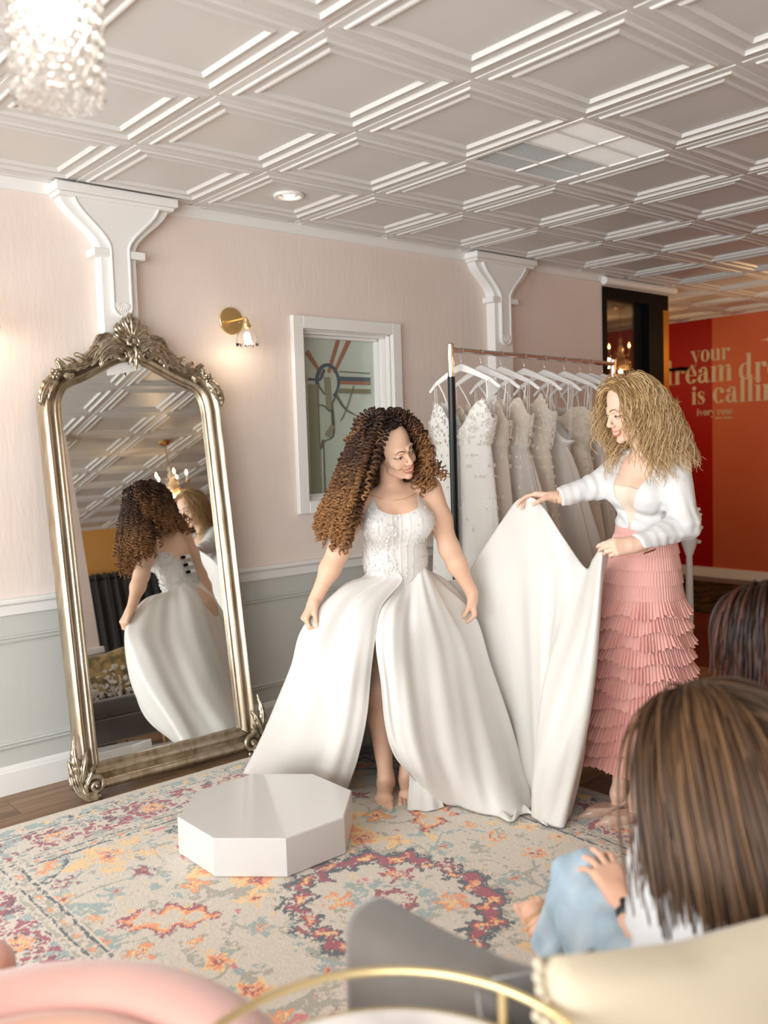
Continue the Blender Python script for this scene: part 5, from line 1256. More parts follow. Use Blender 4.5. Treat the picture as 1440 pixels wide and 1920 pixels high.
# legs and bare feet
hipL = TP(pelvis, -.085, 0, -.05); hipR = TP(pelvis, .085, 0, -.05)
kn1, an1 = at(707, 1292, 3.72), atz(723, 1452, .085); kn2, an2 = at(778, 1290, 3.84), atz(764, 1446, .085)
fdir = view_vec(-.05, 1, 0)*[1, 1, 0]
for hp, kn, an, tz_, sg in ((hipL, kn1, an1, 0, 1), (hipR, kn2, an2, 0, -1)):
    BS.cone(hp, kn, .085, .056, .05); BS.cone(kn, kn+(an-kn)*.3, .054, .052, .03); BS.cone(kn+(an-kn)*.3, an, .052, .031, .03)
    g0 = an*[1, 1, 0]; sd = np.cross(V3(0, 0, 1), fdir)*sg; heel = g0-fdir*.035+V3(0, 0, .042); ball = g0+fdir*.118+V3(0, 0, .028)
    BS.cone(an, g0+V3(0, 0, .055), .031, .034, .02); BS.cone(heel, ball, .026, .020, .03); BS.cone(g0+V3(0, 0, .05), ball+V3(0, 0, .0), .027, .021, .03); BS.cone(heel, ball+sd*-.018, .021, .017, .02); BS.cone(ball+sd*.018, ball-sd*.026, .018, .014, .012)
    for k in range(5):
        o_ = (.027, .0105, -.003, -.0155, -.027)[k]; L_ = (.056, .050, .044, .037, .029)[k]; r_t = (.0108, .0066, .0063, .0060, .0058)[k]; b0 = ball+sd*o_+fdir*(.004-.006*k*.6)-V3(0, 0, .010)
        BS.cone(b0, b0+fdir*L_*.6+V3(0, 0, .002), r_t, r_t*.96, .0025); BS.cone(b0+fdir*L_*.6+V3(0, 0, .002), b0+fdir*L_-V3(0, 0, .006), r_t*.96, r_t*1.04, .0018)
allp = np.array([shL, shR, wrL, wrR, ho, an1, an2, waist]); lo = allp.min(0)-.16; hi = allp.max(0)+.16; lo[2] = .0
V, Fq = BS.mesh(lo, hi, .003)
body = mesh_obj('body', V, Fq, SK, bride, True)
face_parts(BS, hP, body, lin(74, 48, 32), lin(206, 118, 104), HR)
nails = MB()
# fine necklace
th_ = np.linspace(-.2, PI+.2, 40)
npt = []
for a in th_:
    d_ = math.cos(a)*tE+math.sin(a)*tF; c0 = TP(neck0, 0, .0, .004-.030*math.sin(a)); rr_ = np.linspace(.02, .16, 80); D_ = BS.ev(c0+rr_[:, None]*d_); npt.append(c0+d_*(rr_[int(np.argmax(D_ > 0))]+.0008))
m = MB(); m.tube(npt, .0007, 5)
for p_ in npt[4:-4:4]: m.ell(p_, (.0022,)*3, nu=6, nv=5)
m.build('necklace', M['brass'], bride, smooth=True)
# ---- hair
r_ = np.random.default_rng(12)
def keepB(v): return not (v[1] > .45-.35*max(0, v[2]) and v[2] < .78 and abs(v[0]) < .86 and v[1] > .30)
def hair_cap(name, P_, keep, material, parent, k=1.0):
    n1, n2 = 40, 30; th = np.linspace(0, PI*.78, n2); a = np.linspace(0, 2*PI, n1, endpoint=False); V_, F_ = [], []; ok = []
    for t in th:
        for q in a: v = V3(math.sin(t)*math.cos(q), math.sin(t)*math.sin(q), math.cos(t)); V_.append(P_(v[0]*.0785*k, -.012+v[1]*.0985*k, .028+v[2]*.0925*k)); ok.append(keep(v))
    for i in range(n2-1):
        for j in range(n1):
            f_ = (i*n1+j, (i+1)*n1+j, (i+1)*n1+(j+1) % n1, i*n1+(j+1) % n1)
            if all(ok[q] for q in f_): F_.append(f_)
    return mesh_obj(name, V_, F_, material, parent, True)
nS = 820
p0, n0 = scalp(nS, hP, HR, keepB, r_)
lc = (p0-ho)@HR; side = np.where(lc[:, 0]+.02 < r_.normal(0, .02, nS), -1., 1.)       # parted left of the crown
d0 = unit(n0*.55+side[:, None]*HR[:, 0]*.85+HR[:, 2]*.05-HR[:, 1]*.25+r_.normal(0, .12, (nS, 3)))
frontish = smoothstep(.0, .07, lc[:, 1]); d0 = unit(d0-HR[:, 1]*frontish[:, None]*.35)
wind = np.where(side[:, None] < 0, view_vec(-.34, .16, 0), view_vec(.16, -.05, 0)); wind = wind*np.where(side[:, None] < 0, 1, .8)
backp = smoothstep(.02, -.06, lc[:, 1])[:, None]; wind = wind*(1-backp)+view_vec(-.42, -.05, 0)*backp
margin = .010+.044*r_.random(nS)**.9
Ls = np.where(side < 0, .43, .28)*(.8+.24*r_.random(nS))
hs = Sdf(); torso(hs); hs.cone(neck0, ho-hu*.07-hf*.018, .052, .047, .03); hs.ell(hP(0, -.012, .028), (.076, .096, .09), HR, .02); hs.ell(hP(0, .055, -.045), (.070, .085, .105), HR, .02)
for a, b in ((shL, elL), (shR, elR)): hs.cone(a, b, .05, .046, .03)
G_ = grow(p0, d0, 22, Ls/21, hs, margin, grav=.30, inertia=.78, wind=wind)
G_ = smooth_paths(G_, 2); ok_ = clear_face(G_, ho, HR, (758, 858, 30, 47, -.12)) & (G_[..., 2].max(1) < ho[2]+.155); G_ = G_[ok_]; Ls = Ls[ok_]; side = side[ok_]; nS = len(G_); G_ = resample(G_, 120)
s_ = np.linspace(0, 1, 120)[None]
rad = (.002+.0098*smoothstep(.04, .35, s_))*(1-.25*s_)*(.7+.6*r_.random((nS, 1))); turns = Ls*(30+38*r_.random(nS)); G_ = G_+np.stack([np.sin(s_*a_+b_)*.006*s_ for a_, b_ in ((17+9*r_.random((nS, 1)), 6*r_.random((nS, 1))) for _ in range(3))], -1); C3 = coil(G_, rad*(1+.3*np.sin(s_*40*r_.random((nS, 1))+6*r_.random((nS, 1)))), turns, r_.uniform(0, 6, nS))
th = (.0052-.0018*s_)*(.7+.7*r_.random((nS, 1))); th[:, -1] = .0004
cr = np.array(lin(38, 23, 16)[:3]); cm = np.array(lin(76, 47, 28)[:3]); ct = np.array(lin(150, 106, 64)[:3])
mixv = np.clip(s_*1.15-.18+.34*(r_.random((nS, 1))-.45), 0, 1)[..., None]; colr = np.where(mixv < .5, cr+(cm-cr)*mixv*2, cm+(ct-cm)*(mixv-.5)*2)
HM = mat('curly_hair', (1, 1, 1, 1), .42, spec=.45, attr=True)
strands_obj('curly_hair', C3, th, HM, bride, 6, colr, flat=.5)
hair_cap('hair_roots', hP, keepB, mat('hair_root', lin(44, 26, 16), .7), bride)
# ---- bodice: a shell cast from the body
def shell(S, org, E_, F_, U_, th, zs, off, rmax=.3):
    th = np.asarray(th); zs = np.asarray(zs); rr = np.linspace(.02, rmax, 141); D_ = np.cos(th)[:, None]*E_+np.sin(th)[:, None]*F_
    out = np.zeros((zs.shape[0], len(th), 3)); TH = len(th)
    for i in range(zs.shape[0]):
        O_ = org+U_*zs[i][:, None]; Q = O_[:, None]+rr[None, :, None]*D_[:, None]; d = S.ev(Q.reshape(-1, 3)).reshape(TH, -1)
        k = np.argmax(d > 0, axis=1); k = np.maximum(k, 1); a = d[np.arange(TH), k-1]; b = d[np.arange(TH), k]; t = np.clip(-a/(b-a+1e-9), 0, 1); r = rr[k-1]+(rr[k]-rr[k-1])*t+off; out[i] = O_+r[:, None]*D_
    return out
TS = Sdf(); TS.ell(TP(chest, 0, -.012, .0), (.142, .098, .13), TR, .05); TS.ell(TP(waist, 0, 0, .01), (.130, .094, .13), TR, .07); TS.ell(pelvis, (.165, .115, .12), TR, .06)
for q in (-1, 1): TS.ell(TP(chest, q*.070, .064, -.014), (.066, .050, .066), TR, .05)
org = TP(waist, 0, 0, 0); hN = (chest-waist)@tU
th = np.linspace(0, 2*PI, 220, endpoint=False); ft = np.sin(th); ct_ = np.cos(th)
front = smoothstep(-.1, .5, ft)
ztop = hN+.034+.058*np.clip(np.abs(ct_)/.86, 0, 1)**2.4*(1-.75*smoothstep(.89, 1., np.abs(ct_)))*smoothstep(-.15, .3, ft)-.040*(1-front)
ztop = ztop-.045*smoothstep(-.2, -.9, ft)
zbot = -.045-.065*np.exp(-((ct_-.16)/.34)**2)*front
zs = [ztop*(1-k)+zbot*k for k in np.linspace(0, 1, 46)]
SH = shell(TS, org, tE, tF, tU, th, zs, .0065)
for q in np.linspace(-.5, .5, 5):
    w_ = np.exp(-((ct_-q)/.022)**2)*front; SH += (w_*.0022)[None, :, None]*(np.cos(th)[:, None]*tE+np.sin(th)[:, None]*tF)[None]
corset = mat('lace_corset', lin(228, 225, 220), .42, sheen=.2, bump=[('vor', 70, .3, .002), ('noise', 160, .3, .001)])
m = MB(); inn = SH.mean(1, keepdims=True)+(SH-SH.mean(1, keepdims=True))*.965
m.grid(SH.transpose(1, 0, 2), cu=True); m.grid(np.stack([SH[0], SH[0]*.6+inn[0]*.4-tU*.001, inn[1], inn[6]], 1), cu=True, flip=True); gown = m.build('bodice', corset, bride, smooth=True)
m = MB()
for k in range(800):
    j = int(r_.integers(0, 220)); i = int(r_.integers(1, 45)); c = ct_[j]
    wgt = (.25+.75*smoothstep(.15, .5, abs(c-.08))) if ft[j] > 0 else .8
    if i > 30: wgt = 1
    if r_.random() > wgt: continue
    p = SH[i, j]; nn = unit(np.cos(th[j])*tE+np.sin(th[j])*tF); uu_ = unit(np.cross(nn, tU)); vv_ = np.cross(uu_, nn); r0 = r_.uniform(.0035, .0085); a0 = r_.uniform(0, 6); kk = 5; Vq = [p+nn*.0035]; Fz = []
    for e in range(kk*2): an = a0+e*PI/kk; ra = r0 if e % 2 == 0 else r0*.62; Vq.append(p+nn*(.002+.0035*(e % 2 == 0))+ra*(math.cos(an)*uu_+math.sin(an)*vv_))
    for e in range(kk*2): Fz.append((0, 1+e, 1+(e+1) % (kk*2)))
    m.add(Vq, Fz)
o = m.build('lace_flowers', fab('bodice_flower_thread', lin(234, 231, 226), .5), gown); o['kind'] = 'stuff'
# clips pinching the back of the bodice (seen in the mirror)
for i in (4, 16, 27):
    j = int(220*.70); p = SH[i, j]; nn = unit(np.cos(th[j])*tE+np.sin(th[j])*tF); uu_ = unit(np.cross(tU, nn)); Rc = np.stack([uu_, nn, tU], 1)
    m = MB(); m.box(p+nn*.02-uu_*.018, (.036, .014, .022), Rc, .002); cl_ = m.build('clip', M['white_trim'], gown); m = MB(); m.box(p+nn*.02+uu_*.012, (.026, .016, .016), Rc, .002); m.build('clip_jaw', M['black'], gown)
# ---- skirt: one wide satin surface from slit edge round the back to slit edge
SATIN = mat('duchess_satin', lin(225, 222, 216), .38, spec=.45, sheen=.15, bump=[('noise', 240, .08, .001)])
A = lambda x, y, d: at(x, y, d); Z = lambda x, y, z=.016: atz(x, y, z); Wd = lambda x, y, z=.016: V3(x, y, z)
cols = [
 [A(711, 1086, 3.655), A(707, 1140, 3.625), A(703, 1206, 3.56), A(696, 1265, 3.55), A(688, 1345, 3.56), A(672, 1420, 3.66), Z(652, 1480)],
 [A(694, 1072, 3.66), A(682, 1130, 3.60), A(664, 1200, 3.545), A(652, 1270, 3.52), A(640, 1350, 3.56), A(622, 1420, 3.66), Z(606, 1474)],
 [A(684, 1062, 3.69), A(656, 1118, 3.62), A(618, 1188, 3.58), A(600, 1270, 3.58), A(582, 1350, 3.64), A(560, 1415, 3.78), Z(545, 1462)],
 [A(678, 1054, 3.73), A(642, 1104, 3.68), A(571, 1176, 3.64), A(548, 1250, 3.70), A(520, 1320, 3.80), A(490, 1390, 3.95), Z(462, 1452)],
 [A(680, 1050, 3.79), A(645, 1104, 3.78), A(590, 1190, 3.80), A(560, 1262, 3.88), A(530, 1330, 3.98), A(502, 1392, 4.10), Z(478, 1440)],
 [A(692, 1046, 3.85), A(672, 1104, 3.89), A(636, 1190, 3.95), A(604, 1262, 4.03), A(575, 1330, 4.12), A(552, 1385, 4.25), Wd(2.42, 3.46)],
 [A(735, 1044, 3.885), A(730, 1104, 3.95), A(715, 1190, 4.02), A(705, 1262, 4.09), A(695, 1330, 4.17), A(690, 1382, 4.3), Wd(2.72, 3.38)],
 [A(780, 1046, 3.87), A(792, 1104, 3.94), A(806, 1185, 4.0), A(820, 1262, 4.06), A(832, 1330, 4.12), A(842, 1390, 4.22), Wd(2.98, 3.16)],
 [A(800, 1050, 3.82), A(834, 1098, 3.89), A(872, 1156, 3.92), A(895, 1245, 3.96), A(920, 1330, 3.99), A(938, 1400, 4.0), Z(955, 1462)],
 [A(804, 1053, 3.78), A(838, 1100, 3.82), A(893, 1156, 3.85), A(922, 1245, 3.86), A(955, 1340, 3.84), A(980, 1430, 3.80), Z(1000, 1506)],
 [A(800, 1062, 3.74), A(828, 1125, 3.74), A(868, 1200, 3.76), A(890, 1280, 3.74), A(912, 1370, 3.70), A(935, 1450, 3.64), Z(958, 1532)],
 [A(790, 1080, 3.70), A(806, 1140, 3.66), A(828, 1215, 3.655), A(842, 1290, 3.62), A(858, 1375, 3.60), A(874, 1450, 3.58), Z(890, 1524)],
 [A(772, 1097, 3.665), A(768, 1150, 3.61), A(772, 1220, 3.575), A(780, 1295, 3.55), A(792, 1380, 3.54), A(812, 1450, 3.56), Z(836, 1508)],
 [A(735, 1095, 3.65), A(732, 1148, 3.605), A(728, 1215, 3.55), A(736, 1290, 3.54), A(748, 1375, 3.54), A(772, 1440, 3.58), Z(806, 1490)],
 [A(713, 1088, 3.65), A(709, 1142, 3.618), A(704.5, 1207, 3.558), A(714, 1280, 3.535), A(722, 1360, 3.54), A(738, 1415, 3.60), A(768, 1452, 3.66)]]
colth = np.radians([101, 116, 132, 152, 183, 215, 250, 290, 325, 352, 378, 400, 425, 449, 461]) % (2*PI)
front_w = [q for q in colth]
for c, q in zip(cols, colth):
    j = int(round(q/(2*PI)*220)) % 220; pb_ = SH[43, j]; cc_ = SH[43].mean(0); c[0] = cc_+(pb_-cc_)*.985+tU*.02
    c.insert(1, cc_+(pb_-cc_)*1.06-tU*.014)
for r0_ in (0, 1, 2): cols[0][r0_] = cols[0][r0_]+RGT*.016-FWD*.012
rows = [[c[i] for c in cols] for i in range(8)]
def fold(U, Vv):
    a = smoothstep(.0, .35, Vv)*(1-.35*smoothstep(.85, 1, Vv)); edge = smoothstep(0, .05, U)*smoothstep(1, .95, U)
    f = .0075*np.sin(U*2*PI*11+2.8*Vv+np.sin(U*9)*1.5)+.0022*np.sin(U*2*PI*23-2.6*Vv+np.cos(U*14)*2)+.014*np.sin(U*2*PI*5.5+Vv*1.9)
    lat = .006*np.sin(Vv*9+U*20)*smoothstep(.6, 1, Vv)
    return (f*a+lat)*edge
SKT = cloth(rows, 420, 120, fold)
SKT[..., 2] = np.maximum(SKT[..., 2], .016)
m = MB(); m.grid(SKT); skt_o = o = m.build('skirt', SATIN, bride, smooth=True); sm = o.modifiers.new('thickness', 'SOLIDIFY'); sm.thickness = .002
# narrow hem facing turned out beside the foot
fc = [[A(768, 1452, 3.74), Z(764, 1518)], [A(788, 1458, 3.72), Z(786, 1520)], [A(806, 1466, 3.70), Z(810, 1520)], [A(824, 1480, 3.68), Z(832, 1513)]]
fcs = cloth([[q[i] for q in fc] for i in range(2)], 30, 8, lambda U, Vv: .004*np.sin(U*16)*Vv); m = MB(); m.grid(fcs); m.build('hem_facing', SATIN, skt_o, smooth=True)
# ---- train, carried up by the second person
tc = [
 [A(838, 1090, 3.96), A(860, 1180, 4.05), A(885, 1280, 4.08), A(905, 1370, 4.08), Z(925, 1452)],
 [A(872, 1078, 3.98), A(884, 1180, 4.02), A(905, 1280, 4.02), A(928, 1375, 4.0), Z(950, 1470)],
 [A(905, 1030, 3.92), A(915, 1150, 3.94), A(935, 1270, 3.93), A(955, 1380, 3.9), Z(978, 1488)],
 [A(940, 978, 3.82), A(950, 1120, 3.86), A(965, 1260, 3.85), A(982, 1385, 3.80), Z(1000, 1500)],
 [A(970, 938, 3.70), A(982, 1090, 3.78), A(992, 1250, 3.77), A(1004, 1390, 3.72), Z(1018, 1510)],
 [A(998, 933, 3.64), A(1008, 1080, 3.73), A(1010, 1240, 3.71), A(1018, 1395, 3.66), Z(1030, 1518)],
 [A(1022, 955, 3.64), A(1030, 1090, 3.69), A(1024, 1240, 3.66), A(1026, 1400, 3.62), Z(1034, 1522)],
 [A(1058, 1010, 3.64), A(1052, 1120, 3.64), A(1030, 1250, 3.60), A(1024, 1400, 3.57), Z(1028, 1526)],
 [A(1098, 1065, 3.62), A(1068, 1170, 3.58), A(1028, 1290, 3.54), A(1006, 1420, 3.52), Z(998, 1528)],
 [A(1112, 1048, 3.50), A(1090, 1170, 3.49), A(1052, 1300, 3.47), A(1022, 1430, 3.46), Z(1002, 1540)],
 [A(1124, 1030, 3.43), A(1108, 1170, 3.44), A(1084, 1310, 3.43), A(1056, 1440, 3.44), Z(1030, 1547)],
 [A(1130, 1024, 3.41), A(1121, 1160, 3.43), A(1108, 1300, 3.42), A(1086, 1430, 3.43), Z(1056, 1550)],
 [A(1136, 1030, 3.43), A(1126, 1150, 3.50), A(1113, 1290, 3.53), A(1098, 1410, 3.55), Z(1068, 1530)],
 [A(1140, 1044, 3.47), A(1122, 1130, 3.56), A(1106, 1270, 3.62), A(1090, 1400, 3.63), Z(1062, 1510)]]
def fold2(U, Vv): return (.010*np.sin(U*2*PI*4.5+1.3*Vv)+.003*np.sin(U*2*PI*11+3*Vv+np.sin(U*11)))*smoothstep(.02, .4, Vv)*smoothstep(0, .05, U)*smoothstep(1, .94, U)+.008*np.sin(Vv*8+U*17)*smoothstep(.5, 1, Vv)
TRN = cloth([[c[i] for c in tc] for i in range(5)], 340, 110, fold2); TRN[..., 2] = np.maximum(TRN[..., 2], .016)
m = MB(); m.grid(TRN); trn_o = o = m.build('train', SATIN, bride, smooth=True); sm = o.modifiers.new('thickness', 'SOLIDIFY'); sm.thickness = .002
# covered buttons down the train seam
for k in range(14):
    p = TRN[int(340*(.40+.014*k)), int(110*(.30+.014*k))]; m = MB(); m.ell(p-FWD*.004, (.0036,)*3, nu=8, nv=6); m.build('button', satin, trn_o, smooth=True)
# rolled end of the train lying on the rug
e0 = [Z(920, 1516), Z(960, 1538), Z(975, 1520), Z(1000, 1528), Z(1024, 1544)]
rr_ = catmull(np.array(e0), 40); G = []
for i, p in enumerate(rr_): G.append([p+V3(0, 0, .004+.02*abs(math.sin(i*.33))*math.sin(q))+unit(FWD*[1, 1, 0])*.03*math.cos(q)*(1+.5*math.sin(i*.4)) for q in np.linspace(0, PI, 10)])
m = MB(); m.grid(np.array(G)); m.build('hem_roll', SATIN, trn_o, smooth=True)
# ================================================================== the second standing person: white cropped blazer, pink tiered tulle skirt
fo = atz(1150, 1508, .0)
cons = thing('person', (fo[0]+.12, fo[1]+.02, 0), 'standing person with wavy blond hair in white blazer and pink tiered skirt', 'person')
cS = Sdf(); r_ = np.random.default_rng(33)
c_sL, c_sR = at(1168, 872, 3.66), at(1262, 868, 3.46)       # far (right) shoulder, near (left) shoulder
c_eL, c_wL = at(1118, 912, 3.66), at(1048, 932, 3.64)
c_eR, c_wR = at(1284, 985, 3.42), at(1196, 1022, 3.36)
c_waist, c_chest, c_pel = at(1208, 992, 3.63), at(1206, 915, 3.58), at(1212, 1060, 3.68)
cN = (c_sL+c_sR)/2+V3(0, 0, .02)
cE = unit(c_sR-c_sL); cU = unit(cN-c_waist); cE = unit(cE-(cE@cU)*cU); cF = np.cross(cU, cE)
if cF@RGT > 0: cF = -cF                                        # chest turned towards the train, image left
CR = np.stack([cE, cF, cU], 1); CP = lambda b, x, y, z: b+CR@V3(x, y, z)
a_ = math.radians(74); q_ = math.radians(20)
cf = view_vec(-math.sin(a_)*math.cos(q_), math.cos(a_)*math.cos(q_), -math.sin(q_)); ce = view_vec(math.cos(a_), math.sin(a_), -.10)
ce, cf, cu = head_frame(cf, ce); c_o = at(1180, 762, 3.50); CH = np.stack([ce, cf, cu], 1)
def ctorso(S, o=0.):
    S.ell(CP(c_chest, 0, -.012, .0), (.128+o, .088+o, .13+o), CR, .05); S.ell(CP(c_waist, 0, -.0, .0), (.115+o, .085+o, .10+o), CR, .06)
    for q in (-1, 1): S.ell(CP(c_chest, q*.062, .062, -.01), (.056+o, .044+o, .056+o), CR, .04)
    S.cone(c_sL+cE*.03+cU*.0, c_sR-cE*.03, .040+o, .040+o, .05); S.cone(CP(cN, 0, -.018, -.03), CP(cN, 0, -.02, -.12), .07+o, .08+o, .05)
ctorso(cS); cS.ell(c_pel, (.125, .09, .11), CR, .06)
cS.cone(cN, c_o-cu*.05-cf*.028, .048, .043, .018)
cP = head(cS, c_o, ce, cf, cu)
for a, b, c in ((c_sL, c_eL, c_wL), (c_sR, c_eR, c_wR)):
    cS.cone(a, b, .044, .038, .03); cS.cone(b, c, .036, .024, .03)
g1 = unit(at(1000, 928, 3.66)-c_wL); g2 = unit(at(1150, 1026, 3.34)-c_wR)
hand(cS, c_wL+g1*.01, g1, unit(view_vec(-.25, .2, -1)), unit(view_vec(.1, .95, .25)), [(.35, .35, .25), (.4, .4, .3), (.5, .5, .3), (.55, .6, .3)], .95, thumb=(.45, .35, .2))
hand(cS, c_wR+g2*.01, g2, unit(view_vec(-.2, -.8, -.6)), unit(view_vec(-.1, -.35, .9)), [(.55, .7, .35), (.7, .8, .4), (.85, .9, .4), (.95, .9, .4)], .95, thumb=(.25, .45, .35))
# legs down to the shoes
fo2 = atz(1196, 1432, .13)+unit(FWD*[1, 1, 0])*.11
sh1, sh2 = atz(1158, 1488, .085), atz(1192, 1502, .085)
for an, sg, dd in ((sh1, -1, -.10), (sh2, 1, .05)):
    kn = V3(c_pel[0]*.72+fo2[0]*.28, c_pel[1]*.72+fo2[1]*.28, .52)+cE*.04*sg; cS.cone(CP(c_pel, .05*sg, 0, -.05), kn, .06, .045, .05); cS.cone(kn, kn+(an-kn)*.3, .044, .044, .03); cS.cone(kn+(an-kn)*.3, an, .044, .025, .03); cS.cone(an, an+V3(0, 0, -.045), .028, .026, .02)
ap = np.array([c_sL, c_sR, c_eL, c_eR, c_wL, c_wR, c_o, sh1, sh2]); lo = ap.min(0)-.15; hi = ap.max(0)+.15; lo[2] = 0.005
SK2 = skin('warm_fair_skin', lin(238, 200, 176))
V, Fq = cS.mesh(lo, hi, .003); cbody = mesh_obj('body', V, Fq, SK2, cons, True)
face_parts(cS, cP, cbody, lin(120, 86, 54), lin(208, 122, 108), CH)
# shoes
shm = mat('nude_patent_leather', lin(206, 174, 156), .2, coat=.6)
tdir = unit(view_vec(-.95, .25, 0)*[1, 1, 0])
for an in (sh1, sh2):
    S_ = Sdf(); g = an*[1, 1, 0]; hl = g-tdir*.035; sdv = np.cross(V3(0, 0, 1), tdir)
    S_.cone(hl+V3(0, 0, .062), g+tdir*.05+V3(0, 0, .036), .031, .030, .03); S_.cone(g+tdir*.05+V3(0, 0, .034), g+tdir*.11+V3(0, 0, .022), .033, .024, .03); S_.cone(g+tdir*.10+V3(0, 0, .022), g+tdir*.165+V3(0, 0, .014), .024, .008, .02)
    S_.cone(hl+V3(0, 0, .05), hl+V3(0, 0, .008), .014, .006, .02)
    S_.fn(lambda P, g=g: .044-(P[:, 2]-0)+np.clip(((P-g)@tdir-.06), 0, .05)*-.1-(.028*smoothstep(.03, -.04, (P-g)@tdir)), g, .3, .004, -1) if False else None
    cut = lambda P, g=g: -((P[:, 2])-(.047+.030*smoothstep(.02, -.05, (P-g)@tdir)))
    S_.fn(cut, g, .3, .004, -1)
    V, Fq = S_.mesh(g-.2+V3(0, 0, .2), g+.2, .003); mesh_obj('shoe', V, Fq, shm, cons, True)
# jacket: offset of the torso and sleeves, open in a V at the front, cut at hem and cuffs
J = Sdf(); ctorso(J, .011)
for a, b, c, r in ((c_sL, c_eL, c_wL, (.060, .050, .039)), (c_sR, c_eR, c_wR, (.062, .054, .041))):
    J.cone(a-unit(b-a)*.01, b, r[0], r[1], .03); J.cone(b, c, r[1], r[2], .03)
def vcut(P):
    L_ = (P-CP(c_waist, 0, 0, -.02))@CR; w_ = .004+.135*np.clip((L_[:, 2]-.055)/.22, 0, 1)**.9*.55; return np.maximum(np.maximum(np.abs(L_[:, 0]-.0)-w_, -(L_[:, 1]-.015-.02*np.clip(L_[:, 2]/.3, 0, 1))), L_[:, 2]*0-1)
J.fn(vcut, c_chest, .5, .004, -1)
J.fn(lambda P: (P-CP(c_waist, 0, 0, .015))@cU+.06*np.clip(((P-c_waist)@cF), -.05, .15)*0, c_waist, .4, .003, -1)      # hem
for b, c in ((c_eL, c_wL), (c_eR, c_wR)):
    d_ = unit(c-b); J.fn(lambda P, c=c, d_=d_: np.maximum(-((P-c+d_*.002)@d_), np.linalg.norm(P-c, axis=1)-.12), c, .13, .003, -1)
J.cone(cN+cF*-.03, cN+cF*-.03, .001, .001, .001)
J.fn(lambda P: np.linalg.norm(P-(cN+cU*.035+cF*.01), axis=1)-.068, cN, .1, .01, -1)
# creases
base_ev = J.ev
def wr_ev(P, sel=None):
    d = base_ev(P, sel)
    for b, c, a0 in ((c_eL, c_wL, c_sL), (c_eR, c_wR, c_sR)):
        dd_ = unit(c-b); s1 = (P-b)@dd_; near = np.exp(-(np.linalg.norm(P-b, axis=1)/.11)**2); d = d+.0026*near*np.sin(s1*120+(P[:, 2]-b[2])*50+2*np.sin(P[:, 0]*28+P[:, 2]*20))
        near2 = np.exp(-(np.linalg.norm(P-(b+c)/2, axis=1)/.10)**2); d = d+.0012*near2*np.sin(s1*170+2.2*np.sin(P[:, 1]*32+P[:, 0]*21))
    L_ = (P-c_waist)@CR; d = d+.0028*np.exp(-((L_[:, 2]-.07)/.06)**2)*np.sin(L_[:, 2]*120+L_[:, 0]*40+np.sin(L_[:, 0]*30)*1.4)
    return d
J.ev = wr_ev
lo = np.array([c_sL, c_sR, c_eL, c_eR, c_wL, c_wR, c_waist]).min(0)-.12; hi = np.array([c_sL, c_sR, c_eL, c_eR, c_wL, c_wR]).max(0)+.13
V, Fq = J.mesh(lo, hi, .0034)
JM = mat('white_linen_blazer', lin(224, 224, 222), .7, spec=.25, sheen=.2, bump=[('noise', 45, .25, .006), ('noise', 420, .25, .001)])
jk = mesh_obj('blazer', V, Fq, JM, cons, True)
m = MB(); d_ = unit(c_wR-c_eR)
for k in range(4):
    p = c_wR-d_*(.016+.013*k)+unit(view_vec(.25, .5, -1))*.0375*(1+.02*k); Rb = np.stack([d_, np.cross(unit(view_vec(.25, .5, -1)), d_), unit(view_vec(.25, .5, -1))], 1); m.lathe([(0, .004), (.0062, .004), (.0072, .001), (.0072, -.001), (0, -.001)], p, 14, R=Rb)
m.build('cuff_buttons', mat('brown_horn', lin(126, 74, 44), .3), jk, smooth=True)
# nude camisole inside the opening
CT = Sdf(); ctorso(CT, .0045); CT.fn(lambda P: -(.0-((P-CP(c_chest, 0, 0, .018))@cU))*1., c_chest, .5, .003, -1) if False else None
CT.fn(lambda P: -((P-CP(c_chest, 0, 0, .022))@cU), c_chest, .5, .003, -1)
base2 = Sdf(); ctorso(base2, .0045); base2.fn(lambda P: -((P-CP(c_chest, 0, 0, .022))@cU-.0)*-1., c_chest, .5, .003, -1)
base2.p[-1] = ('f', c_chest, .5, lambda P: -((P-CP(c_chest, 0, 0, .022))@cU), None, .003, -1)
V, Fq = base2.mesh(c_chest-.25, c_chest+.22, .004) ; mesh_obj('camisole', V, Fq, mat('nude_camisole', lin(232, 212, 192), .6), cons, True)
# skirt waistband and tulle tiers
TU = mat('pink_tulle', lin(240, 182, 172), .8, sheen=.5, spec=.15, alpha=.95, bump=[('noise', 160, .3, .001)])
def ring(c, ax, ay, th, ex, ey): return c+(ax*np.cos(th))[:, None]*ex+(ay*np.sin(th))[:, None]*ey
ex, ey = unit(cE*[1, 1, 0]), unit(cF*[1, 1, 0])
wc = CP(c_waist, 0, 0, -.012); hemc = atz(1196, 1432, .13)+unit(FWD*[1, 1, 0])*.085
tk = thing('skirt_dummy', (0, 0, 0), '', '') if False else None
sk = MB(); th = np.linspace(0, 2*PI, 200, endpoint=False); sk.grid(np.array([ring(wc+V3(0, 0, z), np.full(200, a), np.full(200, b), th, ex, ey) for z, a, b in ((.045, .119, .092), (.02, .122, .096), (-.02, .128, .102))]), cv=True)
band_o = sk.build('waistband', mat('pink_satin_band', lin(236, 178, 170), .5, sheen=.3), cons, smooth=True)
NT = 15; zt = wc[2]-.005; ze = .17
lin_ = MB(); thc = np.linspace(0, 2*PI, 160, endpoint=False)
def skc(t): z = zt+(ze-zt)*t; return V3(*(wc[:2]+(hemc[:2]-wc[:2])*t), z)
def ska(t): return .125+.115*t**.75+.045*t**2, .100+.125*t**.75+.045*t**2
